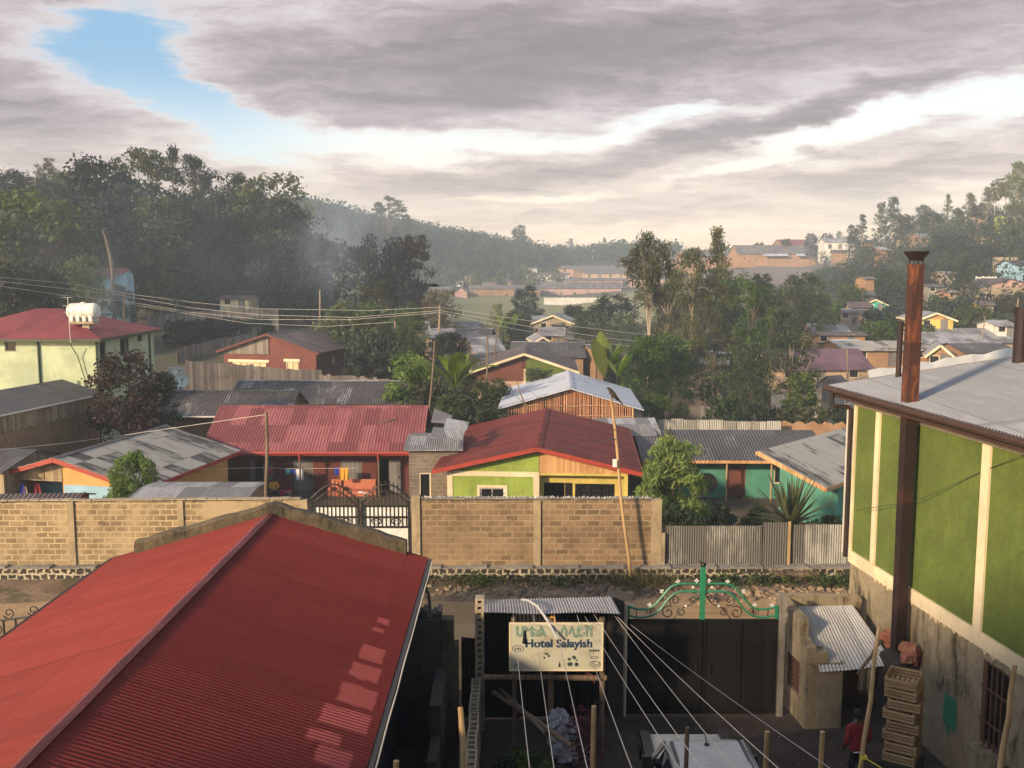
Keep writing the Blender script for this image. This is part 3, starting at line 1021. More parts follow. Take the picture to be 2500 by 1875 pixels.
KINDS = {   # kind: (leaves, leaf size in crown units, aspect, droop)
    'round': (5200, .045, .55, .2), 'dome': (6500, .036, .55, .2), 'gum': (3600, .034, .32, .8), 'sparse': (1700, .042, .45, .3), 'cone': (3600, .036, .4, .3),
    'column': (3400, .05, .45, .4), 'flat': (2600, .036, .5, 0), 'bush': (3200, .07, .5, .2)}
def tree(label, kind, mat, u, vt, Y, w, name='broadleaf_tree', base=None, bark=None, seed=None, cat='tree', group=None, n=None, ls=1.0, spin=None, zb=None, lean=0.0):
    """tree whose top is seen at photo pixel (u, vt) at distance Y, crown w metres wide, standing on the ground below"""
    p = at(u, vt, Y)
    z0 = gz(p.x, Y) if zb is None else zb
    h = max(1.0, p.z - z0)
    k = KINDS[kind]
    nn = n or k[0]
    seed = seed if seed is not None else rng.randint(0, 2)
    A = max(.5, round(h / w * 2) / 2)
    me, tm = crown(kind, mat, nn, k[1] * ls, k[2], k[3], seed, A)
    T = thing(name, label, cat, (p.x, p.y, z0), spin if spin is not None else rng.uniform(0, 6.28), group)
    for nm, m_ in (('crown', me), ('trunk', tm)):
        c = bpy.data.objects.new(nm, m_)
        COL.objects.link(c)
        c.parent = T
        c.scale = (w, w, h / A)
        if nm == 'trunk' and bark:
            c.material_slots[0].link = 'OBJECT'
            c.material_slots[0].material = MATS[bark]
    return T
# ------------------------------------------------------------------ ground sheets
def ground():
    ys = [-80, -30, 0, 20, 30, 33, 34, 35, 36, 37, 40, 44, 48, 52, 56, 60, 65, 70, 75, 82, 90, 100, 115, 130, 150, 170, 200, 230, 260, 290, 320, 360, 400, 450, 500, 570, 650, 800, 900, 980]
    as_ = sorted(set([round(-1.6 + .05 * i, 3) for i in range(65)]))
    vs, fs = [], []
    for y in ys:
        for a in as_:
            x = a * max(y, 20.0)
            if y <= 20:
                x = a * 20 * (1.6 if y < 0 else 1)
            z = gz(x, y)
            if y > 62:
                z += min(y * .0035, 1.2) * math.sin(x * .11 + y * .05) * math.cos(y * .043 - x * .031)
            vs.append((x, y, z))
    n = len(as_)
    for j in range(len(ys) - 1):
        for i in range(n - 1):
            fs.append((j * n + i, j * n + i + 1, (j + 1) * n + i + 1, (j + 1) * n + i))
    me = bpy.data.meshes.new('terrain')
    me.from_pydata(vs, [], fs)
    me.materials.append(MATS['ground_hill'])
    me.polygons.foreach_set('use_smooth', [True] * len(fs))
    o = bpy.data.objects.new('terrain', me)
    COL.objects.link(o)
    tag(o, kind='structure')
    def sheet(name, x0, x1, y0, y1, z, m, nx=30, ny=12, amp=0.0, edge=0.0):
        vs, fs = [], []
        for j in range(ny + 1):
            for i in range(nx + 1):
                x, y = x0 + (x1 - x0) * i / nx, y0 + (y1 - y0) * j / ny
                if j in (0, ny):
                    y += edge * math.sin(x * 1.7 + j) * .5 + edge * .5 * math.sin(x * .53 + 2 * j)
                zz = z + amp * max(0, math.sin(x * 2.3 + y * 1.3) * math.sin(y * 3.1 - x * .7)) if 0 < j < ny and 0 < i < nx else z
                vs.append((x, y, zz))
        for j in range(ny):
            for i in range(nx):
                k = j * (nx + 1) + i
                fs.append((k, k + 1, k + nx + 2, k + nx + 1))
        me = bpy.data.meshes.new(name)
        me.from_pydata(vs, [], fs)
        me.materials.append(MATS[m])
        me.polygons.foreach_set('use_smooth', [True] * len(fs))
        o = bpy.data.objects.new(name, me)
        COL.objects.link(o)
        tag(o, kind='structure')
    sheet('dirt_road', -45, 45, 23.2, 30.0, .006, 'ground_road', 60, 14, .03, .2)
    sheet('verge', -45, 45, 29.7, 32.9, .014, 'ground_verge', 120, 10, .12, .35)
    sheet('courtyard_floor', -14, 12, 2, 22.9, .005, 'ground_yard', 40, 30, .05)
ground()

# ------------------------------------------------------------------ the hotel the photograph is taken from (throws the shade over the yard)
def hotel_block():
    T = thing('hotel_building', 'plain three storey hotel with a roof terrace under the viewer, upper block added for shade', 'building', (0, -1.2, 0))
    b = MB()
    b.box((-24, -12, -.5), (30, 0, 8.75))
    b.box((-20.6, -12, 8.76), (30, -3, 15.0))  # unseen upper block, added and sized to shade the yard
    b.build('wall', 'cream_paint', T)
    b = MB()
    for i in range(16):
        x = -24 + i * 3.3
        b.box((x, -.25, 8.752), (x + 2.0, -.05, 9.5))
    b.build('parapet', 'concrete', T)
hotel_block()

# ------------------------------------------------------------------ red roofed hall
def sunpatch_roof(x1, xr, ze, zr):
    """right slope: the same red sheets with a row of painted sunlight patches near the eave"""
    m = tin('red_sheet_sunpatch', *RED_ARGS, **RED_KW)
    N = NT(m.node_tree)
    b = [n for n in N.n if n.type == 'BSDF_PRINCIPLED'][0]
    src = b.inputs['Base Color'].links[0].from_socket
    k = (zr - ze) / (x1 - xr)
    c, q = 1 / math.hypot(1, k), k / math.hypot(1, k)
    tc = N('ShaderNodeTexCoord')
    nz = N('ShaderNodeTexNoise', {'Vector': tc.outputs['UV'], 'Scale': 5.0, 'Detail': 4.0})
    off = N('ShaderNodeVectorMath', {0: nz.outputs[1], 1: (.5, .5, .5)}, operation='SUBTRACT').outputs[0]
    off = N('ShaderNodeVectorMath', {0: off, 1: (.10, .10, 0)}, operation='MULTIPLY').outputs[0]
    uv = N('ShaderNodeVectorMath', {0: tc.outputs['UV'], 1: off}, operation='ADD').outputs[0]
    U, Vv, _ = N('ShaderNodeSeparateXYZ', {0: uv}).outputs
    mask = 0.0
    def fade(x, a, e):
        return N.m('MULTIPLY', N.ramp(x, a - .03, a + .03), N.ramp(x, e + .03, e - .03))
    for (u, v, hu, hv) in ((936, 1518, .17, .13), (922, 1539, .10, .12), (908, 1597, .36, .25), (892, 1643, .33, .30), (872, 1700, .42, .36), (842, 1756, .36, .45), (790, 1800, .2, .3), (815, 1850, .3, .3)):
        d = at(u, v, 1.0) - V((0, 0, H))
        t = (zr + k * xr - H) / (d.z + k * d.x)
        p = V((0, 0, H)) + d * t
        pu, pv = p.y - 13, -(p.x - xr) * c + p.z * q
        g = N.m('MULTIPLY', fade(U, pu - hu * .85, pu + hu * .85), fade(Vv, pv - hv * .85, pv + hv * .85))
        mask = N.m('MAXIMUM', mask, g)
    N.put(b.inputs['Base Color'], N.mix(N.m('MULTIPLY', mask, .72), src, N.mix(nz.outputs[0], (.40, .085, .068), (.52, .125, .10))))  # patches of sunlight painted into the sheet colour
def red_hall():
    x0, x1, xr = -9.75, -2.06, -5.82
    ze, zr, y0, y1 = 3.3, 4.47, 3.0, 23.3
    T = thing('hall', 'long hall with a bright red corrugated roof in the foreground', 'building', (xr, 13, 0))
    loc = -V((xr, 13, 0))
    M = Matrix.Translation(loc)
    b = MB(); b.M = M
    for q in (((-2.5, 3.4, 0), (0, 1, 0), 19.6), ((-9.3, 23.0, 0), (0, -1, 0), 19.6), ((-2.5, 23.0, 0), (-1, 0, 0), 6.8)):
        facade(b, q[0], q[1], q[2], -.2, 3.25)
    b.poly([(-9.3, 23.0, 3.25), (-2.5, 23.0, 3.25), (xr, 23.0, 4.3)])
    b.build('wall', 'dark_render', T)
    sunpatch_roof(x1, xr, ze, zr)
    r = MB(); r.M = M
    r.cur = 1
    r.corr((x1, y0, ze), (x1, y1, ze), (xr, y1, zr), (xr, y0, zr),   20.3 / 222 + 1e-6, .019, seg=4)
    r.cur = 0
    r.corr((x0, y1, ze), (x0, y0, ze), (xr, y0, zr), (xr, y1, zr), 20.3 / 222 + 1e-6, .019, seg=4)
    ro = r.build('roof', ['red_sheet_near', 'red_sheet_sunpatch'], T)
    k = MB(); k.M = M
    n = 26
    for i in range(n):
        a, c = y0 + (y1 - y0) * i / n, y0 + (y1 - y0) * (i + 1) / n
        for sx in (-1, 1):
            w = .012 * math.sin(i * 1.9)
            A = [(xr, a, zr + .055 + w), (xr, c + .03, zr + .055 + .012 * math.sin((i + 1) * 1.9)), (xr + sx * .095, c + .03, zr + .012), (xr + sx * .095, a, zr + .012)]
            k.poly(A if sx > 0 else A[::-1])
    for i in range(60):
        k.tube([(xr + .07, y0 + .2 + i * .335, zr + .00), (xr + .07, y0 + .2 + i * .335, zr + .04)], .012, 5)
    k.build('ridge_cap', 'red_cap', ro)
    p = MB(); p.M = M
    pts = [(-9.12, 3.78), (xr + .08, 4.74), (-2.56, 3.79), (-2.56, 3.3), (xr + .08, 4.22), (-9.12, 3.30)]
    # coarse rounded coping in short lengths so that the crest wanders
    def seg(a, c):
        m = 14
        for i in range(m):
            f0, f1 = i / m, (i + 1) / m
            X0, X1 = a[0] + (c[0] - a[0]) * f0, a[0] + (c[0] - a[0]) * f1
            def zt(f, X):
                return a[1] + (c[1] - a[1]) * f + .018 * math.sin(X * 5.1) + .014 * math.sin(X * 13.7 + 1)
            def zb(X):
                return zr - .42 - abs(X - xr) * .30
            q = []
            for X, f in ((X0, f0), (X1, f1)):
                t_ = zt(f, X)
                yy = .012 * math.sin(X * 9)
                q.append([(X, 22.98 + yy, zb(X)), (X, 22.95 + yy, t_ - .07), (X, 23.02 + yy, t_), (X, 23.27, t_ - .01), (X, 23.34, t_ - .08), (X, 23.32, zb(X))])
            for j in range(6):
                jj = (j + 1) % 6
                p.poly([q[0][j], q[1][j], q[1][jj], q[0][jj]])
            if i == 0 and a[0] < -9: p.poly(q[0][::-1])
            if i == m - 1 and c[0] > -3: p.poly(q[1])
    seg((-9.12, 3.80), (xr + .08, 4.74))
    seg((xr + .08, 4.74), (-2.56, 3.80))
    p.build('parapet', 'mossy_concrete', T)
    g = MB(); g.M = M
    g.box((x1 - .02, y0, ze - .16), (x1 + .09, y1, ze - .03))
    g.build('gutter', 'plastic_black', T)
    g = MB(); g.M = M
    g.box((x0 - .09, y0, ze - .12), (x0 + .04, y1, ze - .0))
    g.build('gutter', 'dark_rust_pipe', T)
    g = MB(); g.M = M
    pts = [(x1 + .12, y1 - .3 - i * 1.2, ze - .02 - .035 * math.sin(i * 1.3) ** 2) for i in range(17)]
    g.tube(pts, .014, 6)
    g.build('cable', 'rope_white', T)
    g = MB(); g.M = M
    g.tube([(x1 + .02, y1 - 1.6, ze - .12), (x1 + .16, y1 - 1.75, ze - .34), (x1 + .24, y1 - 2.1, ze - .75)], .035, 7)
    g.build('spout', 'plastic_black', T)
red_hall()

# ------------------------------------------------------------------ road walls
def roadside():
    # stone footing along the far side of the road
    for (a, b_, lab) in ((-30, -6.9, 'low footing of dark stones in pale mortar under the left block wall'), (-3.4, 13.5, 'low footing of dark stones in pale mortar along the right side of the road')):
        b = MB()
        b.box((a, 31.72, -.3), (b_, 32.32, .40))
        o = b.build('stone_footing', 'stone_course')
        tag(o, lab, 'footing', 'stone footings by the road')
        b = MB()
        n = int((b_ - a) / .5)
        for i in range(n):
            x = a + (b_ - a) * i / n
            x2 = a + (b_ - a) * (i + 1) / n
            z = .44 + .03 * math.sin(i * 2.1)
            b.box((x, 31.66 + .02 * math.sin(i * 3.3), .402), (x2, 32.34, z))
        b.build('ledge', 'grey_render', o)
    def blockwall(label, x0, x1, pillars, top0, top1, m, m2=None, glass=False):
        T = thing('block_wall', label, 'wall', ((x0 + x1) / 2, 32.1, .4), 0, 'block walls along the road')
        M = Matrix.Translation(-V(T.location))
        b = MB(); b.M = M
        n = max(4, int((x1 - x0) / .42))
        for i in range(n):
            a, c = x0 + (x1 - x0) * i / n, x0 + (x1 - x0) * (i + 1) / n
            z = top0 + (top1 - top0) * i / n + .03 * math.sin(i * 1.7) * (i % 3 == 0)
            # front, back, top
            b.poly([(a, 32.0, .40), (c, 32.0, .40), (c, 32.0, z), (a, 32.0, z)])
            b.poly([(c, 32.2, -.8), (a, 32.2, -.8), (a, 32.2, z), (c, 32.2, z)])
            b.poly([(a, 32.0, z), (c, 32.0, z), (c, 32.2, z), (a, 32.2, z)])
            b.poly([(c, 32.0, z - .1), (c, 32.2, z - .1), (c, 32.2, z), (c, 32.0, z)])
        b.poly([(x0, 32.2, .4), (x0, 32.0, .4), (x0, 32.0, top0), (x0, 32.2, top0)])
        b.poly([(x1, 32.0, .4), (x1, 32.2, .4), (x1, 32.2, top1), (x1, 32.0, top1)])
        w = b.build('blocks', m, T)
        b = MB(); b.M = M
        for i in range(int((x1 - x0) / .35)):
            a = x0 + i * .35 + rng.uniform(0, .05)
            z = top0 + (top1 - top0) * (a - x0) / (x1 - x0)
            b.box((a, 31.985, z + .035), (min(a + .345, x1), 32.215, z + .06 + rng.uniform(0, .03)))
        b.build('coping', 'concrete' if not glass else 'grey_render', T)
        for (px, w_, extra) in pillars:
            b = MB(); b.M = M
            z = top0 + (top1 - top0) * (px - x0) / (x1 - x0) + extra
            b.box((px - w_ / 2, 31.94, .402), (px + w_ / 2, 32.26, z))
            b.build('pillar', 'fence_concrete', T)
        if glass:                                      # bottle shards set in the coping
            g = MB(); g.M = M
            for i in range(110):
                x = rng.uniform(x0 + .3, x1 - .3)
                z = top0 + (top1 - top0) * (x - x0) / (x1 - x0) + .06
                h, y, s = rng.uniform(.03, .09), rng.uniform(32.03, 32.17), rng.uniform(.012, .03)
                g.prism([(x - s, y, z), (x + s, y, z), (x + s * rng.uniform(-1, 1), y, z + h)], (0, .012, 0))
            tag(g.build('glass_shards', 'white_paint', T), kind='stuff')
        return T
    blockwall('long sunlit block wall behind the red roof, patched with pale render', -26, -6.86, [(-22.0, .2, .02), (-18.4, .2, .02), (-14.78, .22, .02), (-11.1, .2, .02)], 2.52, 2.66, 'wall_blocks')
    blockwall('block wall in front of the lime and yellow house, glass shards on top', -3.35, 5.02, [(-3.22, .28, .16), (.84, .24, .0), (4.84, .34, .02)], 2.66, 2.66, 'wall_blocks_dark', glass=True)
    # corrugated fence right of the block wall
    T = thing('tin_fence', 'rusty corrugated iron fence between block wall and green building, by the road', 'fence', (8, 32.1, .4))
    M = Matrix.Translation(-V(T.location))
    for (a, c, z, y) in ((5.08, 8.42, 1.76, 32.1), (8.45, 9.28, 1.90, 32.02), (9.36, 11.3, 1.80, 32.1), (11.32, 13.4, 1.7, 32.1)):
        b = MB(); b.M = M
        b.corr((a, y, .42 if z < 1.85 else .28), (c, y, .42 if z < 1.85 else .28), (c, y, z), (a, y, z), .078, .016)
        b.build('sheet', 'fence_tin', T)
    b = MB(); b.M = M
    b.box((9.28, 31.98, .3), (9.36, 32.04, 1.93))
    b.build('post', 'pole_wood', T)
    b = MB(); b.M = M
    b.box((5.02, 31.95, .41), (5.14, 32.05, 1.55))
    b.build('post', 'concrete', T)
    b = MB()
    for i in range(3):
        b.box((8.6, 31.4, .05 + i * .1), (10.2, 31.7, .14 + i * .1))
    tag(b.build('plank_pile', 'dark_pole_wood'), 'few dark planks stacked against the footing under the tin fence', 'planks')
    # iron gate between the two block walls
    T = thing('iron_gate', 'black wrought iron gate with arched top between the block walls, lower half sheeted white', 'gate', (-5.1, 32.1, 0), 0, None)
    M = Matrix.Translation(-V(T.location))
    for s, (a, c) in enumerate(((-6.75, -5.12), (-5.06, -3.42))):
        b = MB(); b.M = M
        for x in (a + .04, c - .04):
            b.box((x - .04, 32.06, .1), (x + .04, 32.14, 2.62))
        for z in (.2, 1.72, 2.06, 2.44):
            b.box((a + .08, 32.07, z - .03), (c - .08, 32.13, z + .03))
        n = 12
        for i in range(1, n):
            x = a + (c - a) * i / n
            f = i / n if s == 0 else 1 - i / n
            z = 2.62 + .62 * math.sin(math.pi * (.10 + .85 * f)) ** 1.3
            b.box((x - .012, 32.085, 1.7), (x + .012, 32.11, z))
            b.tube([(x, 32.1, z), (x, 32.1, z + .09)], [.03, .003], 5)
        arch = []
        for i in range(17):
            f = i / 16
            x = a + (c - a) * f
            g = f if s == 0 else 1 - f
            arch.append((x, 32.1, 2.56 + .62 * math.sin(math.pi * (.10 + .85 * g)) ** 1.3))
        b.tube(arch, .026, 6)
        b.tube([(p[0], p[1], p[2] - .22) for p in arch], .02, 6)
        for i in range(2):
            cx_ = a + (c - a) * (.3 + .4 * i)
            for sg in (-1, 1):
                b.tube([(cx_ + sg * (.05 + .17 * (1 - k / 14)) * math.cos(k * .6 + .4), 32.1, 1.89 + .13 * math.sin(k * .6 + .4) * (1 - k / 18)) for k in range(14)], .011, 5)
        lf = b.build('gate_leaf', 'dark_iron', T)
        b = MB(); b.M = M
        b.box((a + .06, 32.115, .12), (c - .06, 32.122, 2.42))
        b.build('sheet', 'white_paint', lf)
roadside()

# ------------------------------------------------------------------ rubble, weeds on the verge
def scatter_stones(name, n, fx, fy, smin, smax, m, label=None, zf=None):
    b = MB()
    for i in range(n):
        x, y = fx(), fy()
        s = rng.uniform(smin, smax) * (1 if rng.random() < .9 else 1.8)
        z = (zf(x, y) if zf else .03) + s * .2
        k = rng.randint(4, 6)
        top = [(x + s * rng.uniform(.45, .8) * math.cos(6.28 * j / k), y + s * rng.uniform(.45, .8) * math.sin(6.28 * j / k), z + s * rng.uniform(.15, .5)) for j in range(k)]
        bot = [(x + s * 1.0 * math.cos(6.28 * j / k + .2), y + s * math.sin(6.28 * j / k + .2), z - s * .4) for j in range(k)]
        b.poly(top)
        for j in range(k):
            jj = (j + 1) % k
            b.poly([bot[j], bot[jj], top[jj], top[j]])
    o = b.build(name, m)
    tag(o, kind='stuff')
    return o
scatter_stones('rubble', 900, lambda: rng.uniform(-12, 12), lambda: min(31.6, rng.gauss(30.35, .42)), .03, .12, 'stone_pale')
scatter_stones('dark_rubble', 420, lambda: rng.gauss(4.6, 2.2), lambda: min(31.6, rng.gauss(30.5, .4)), .04, .12, 'stone_dark')
scatter_stones('gravel', 260, lambda: rng.uniform(-1.5, 8), lambda: rng.uniform(10, 21.3), .008, .022, 'stone_pale')
def weeds(name, n, fx, fy, h, mat, spread=.25, zf=None, asp=.12, size=.22, label=None, cat=None):
    pos, tone = [], []
    for i in range(n):
        x, y = fx(), fy()
        z = zf(x, y) if zf else .02
        for k in range(7):
            pos.append((x + rng.gauss(0, spread * .5), y + rng.gauss(0, spread * .5), z + rng.uniform(.02, h)))
            tone.append(rng.random())
    pos = np.array(pos)
    me = leaf_mesh(name, pos, NPR.normal(0, .4, pos.shape) + np.array([0, -.4, .8]), np.full(len(pos), size) * NPR.uniform(.5, 1.3, len(pos)), asp, mat, np.array(tone))
    o = bpy.data.objects.new(name, me)
    COL.objects.link(o)
    return tag(o, label, cat, kind='stuff')
weeds('verge_weeds', 420, lambda: rng.uniform(-13, 12), lambda: rng.uniform(31.0, 31.65), .22, 'leaf_weed', .3, asp=.3, size=.16)
weeds('verge_tufts', 260, lambda: rng.choice([-1.2, 1.6, 7.0, 8.4, 10.2, 11.3]) + rng.gauss(0, .45), lambda: rng.gauss(31.05, .25), .35, 'leaf_mid', .3, asp=.3, size=.17)
weeds('dry_brush', 120, lambda: rng.gauss(4.3, .7), lambda: rng.gauss(30.9, .3), .4, 'leaf_dry', .5, asp=.06, size=.4)

# ------------------------------------------------------------------ gates of the yard
def spiral(b, c, r0, r1, a0, turns, rad=.013, y=0.0, n=26):
    pts = []
    for i in range(n):
        f = i / (n - 1)
        a = a0 + turns * 6.283 * f
        r = r0 + (r1 - r0) * f
        pts.append((c[0] + r * math.cos(a), y, c[1] + r * math.sin(a)))
    b.tube(pts, rad, 5)
def fleur(b, x, z, y, s=.05, tilt=0.0):
    for dx, dz in ((-1, .0), (1, .0), (0, 1.0)):
        a, c = dx * s, s * (.9 + dz)
        b.ball((x + a * math.cos(tilt) + c * math.sin(tilt), y, z + c * math.cos(tilt) - a * math.sin(tilt)), s * .62, 8, 5, (1, .35, 1))
    b.beam((x, y, z - .02), (x + s * math.sin(tilt), y, z + s * math.cos(tilt)), .022, .022, up=(0, 1, 0))
def yard_gate():
    Y = 21.7
    a, c = at(1532, 1511, Y), at(1899, 1511, Y)
    x0, x1, zt = a.x, c.x, a.z
    T = thing('yard_gate', 'tall black sheet metal gate with a scrolled green arch on top', 'gate', ((x0 + x1) / 2, Y, 0))
    M = Matrix.Translation(-V(T.location))
    for i in range(2):
        b = MB(); b.M = M
        xa, xb = (x0, (x0 + x1) / 2 - .002) if i == 0 else ((x0 + x1) / 2 + .002, x1)
        b.box((xa, Y - .02, .06), (xb, Y + .02, zt))
        for z in (.1, zt - .05):
            b.box((xa, Y - .05, z - .04), (xb, Y - .022, z + .04))
        for x in (xa + .04, xb - .04, (xa + xb) / 2):
            b.box((x - .03, Y - .05, .145), (x + .03, Y - .022, zt - .095))
        lf = b.build('gate_leaf', 'black_sheet', T)
        k = MB(); k.M = M
        xx = xb - .15 if i == 0 else xa + .15
        k.tube([(xx, Y - .06, 1.05), (xx, Y - .10, 1.05), (xx, Y - .10, 1.25), (xx, Y - .06, 1.25)], .014, 6)
        k.build('handle', 'dark_iron', lf)
    def Z(v):
        return at(1715, v, Y).z
    def X(u, v=1460):
        return at(u, v, Y).x
    # arch: outline measured on the photograph, mirrored about the centre post
    up = [(1532, 1480), (1560, 1487), (1590, 1483), (1614, 1460), (1634, 1436), (1655, 1426), (1690, 1425), (1710, 1426)]
    dn = [(1532, 1501), (1560, 1507), (1590, 1503), (1612, 1488), (1632, 1462), (1655, 1446), (1690, 1444), (1710, 1445)]
    A = MB(); A.M = M
    for pts in (up, dn):
        w = [V((X(u), Y, Z(v))) for u, v in pts]
        sm = []
        for i in range(len(w) - 1):
            p0, p1, p2, p3 = w[max(i - 1, 0)], w[i], w[i + 1], w[min(i + 2, len(w) - 1)]
            for k in range(5):
                t = k / 5
                sm.append(.5 * ((2 * p1) + (p2 - p0) * t + (2 * p0 - 5 * p1 + 4 * p2 - p3) * t * t + (3 * p1 - p0 - 3 * p2 + p3) * t ** 3))
        sm.append(w[-1])
        A.tube(sm, .026, 6)
        xm = X(1715)
        A.tube([V((2 * xm - p.x, p.y, p.z)) for p in sm], .026, 6)
    A.box((x0, Y - .03, zt + .003), (x0 + .05, Y + .03, Z(1479)))
    A.box((x1 - .07, Y - .03, zt + .003), (x1, Y + .03, Z(1478)))
    ar = A.build('arch', 'gate_green', T)
    P = MB(); P.M = M
    xm = X(1715)
    P.box((xm - .055, Y - .055, zt + .003), (xm + .055, Y + .055, Z(1383)))
    P.build('centre_post', 'gate_green', T)
    D = MB(); D.M = M
    D.ball((xm, Y, Z(1378)), .07, 8, 6, (1, 1, .8))
    for q in (-.05, .05):
        D.tube([(xm + q, Y, Z(1378)), (xm + q * 1.6, Y, Z(1366))], [.02, .004], 5)
    for sg in (-1, 1):
        def mx(u):
            return xm + sg * abs(X(u) - xm)
        spiral(D, (mx(1632), Z(1495)), .16, .04, 1.0 if sg < 0 else 2.1, -1.3 * sg, .013, Y)
        spiral(D, (mx(1648), Z(1466)), .13, .03, 4.0, 1.3 * sg, .012, Y)
        spiral(D, (mx(1664), Z(1494)), .10, .03, 2.0, -1.4 * sg, .012, Y)
        spiral(D, (mx(1692), Z(1463)), .10, .03, .5, 1.4 * sg, .012, Y)
        spiral(D, (mx(1582), Z(1493)), .07, .02, 3.0, 1.3 * sg, .010, Y)
        spiral(D, (mx(1594), Z(1490)), .06, .02, 0.0, -1.3 * sg, .010, Y)
        D.tube([(mx(1645), Y, zt), (mx(1665), Y, Z(1485)), (mx(1690), Y, Z(1475)), (mx(1710), Y, Z(1448))], .012, 5)
        for u, v, v2 in ((1554, 1486, 1507), (1590, 1482, 1503)):
            D.tube([(mx(u), Y, Z(v)), (mx(u), Y, Z(v2))], .012, 5)
    D.build('scrollwork', 'dark_iron', ar)
    Wt = MB(); Wt.M = M
    for u, v, tl in ((1545, 1481, -.2), (1586, 1480, .2), (1618, 1446, -.7), (1655, 1423, -.2), (1700, 1421, 0)):
        for sg in (-1, 1):
            x = xm + sg * abs(X(u) - xm)
            fleur(Wt, x, Z(v), Y, .034, -sg * tl if sg < 0 else -tl * sg)
    for u, v in ((1675, 1480), (1692, 1434)):
        for sg in (-1, 1):
            Wt.ball((xm + sg * abs(X(u) - xm), Y, Z(v)), .03, 8, 6, (1, .5, 1))
    Wt.build('finials', 'white_paint', ar)
    # pillars and pipe either side, each stands by itself
    b = MB()
    b.box((x1 + .02, Y - .1, -.1), (x1 + .15, Y + .1, at(1905, 1455, Y).z))
    tag(b.build('gate_pillar', 'grey_render'), 'rendered gate pillar right of the black gate, against the little guard house', 'pillar', 'gate pillars')
    b = MB()
    b.box((x0 - .46, Y - .22, -.1), (x0 - .1, Y + .2, at(1510, 1450, Y).z))
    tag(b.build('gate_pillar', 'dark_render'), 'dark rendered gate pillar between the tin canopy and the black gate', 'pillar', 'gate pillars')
    b = MB()
    b.tube([(x0 - .05, Y - .1, -.05), (x0 - .05, Y - .1, at(1526, 1470, Y).z)], .03, 8)
    tag(b.build('pipe_post', 'rope_white'), 'thin pale pipe standing at the hinge side of the black gate', 'post')
yard_gate()
def side_gate():
    Y = 22.2
    T = thing('scroll_gate', 'low black iron gate with curled top at the left beyond the red roof', 'gate', (-11.2, Y, 0))
    M = Matrix.Translation(-V(T.location))
    b = MB(); b.M = M
    x0, x1 = -13.4, -9.7
    def top(x):
        f = (x - x0) / (x1 - x0)
        return 1.95 + .45 * f
    for i in range(14):
        x = x0 + (x1 - x0) * i / 13
        b.box((x - .018, Y - .018, .1), (x + .018, Y + .018, top(x)))
    for dz in (0, -.42):
        b.tube([(x0 + (x1 - x0) * i / 10, Y, top(x0 + (x1 - x0) * i / 10) + dz) for i in range(11)], .028, 6)
    b.box((x0, Y - .03, .1), (x1, Y + .03, .18))
    for i in range(6):
        x = x0 + .4 + i * .58
        spiral(b, (x, top(x) + .15), .14, .03, 3.6, 1.4, .014, Y)
        spiral(b, (x + .27, top(x) - .2), .13, .03, 1.0, -1.3, .013, Y)
    spiral(b, (x1 - .4, top(x1) + .35), .26, .04, 4.2, 1.5, .018, Y)
    b.build('gate_leaf', 'dark_iron', T)
    b = MB(); b.M = M
    b.box((x1 + .0, Y - .12, 0), (x1 + .24, Y + .12, 2.75))
    b.build('post', 'dark_rust_pipe', T)
side_gate()

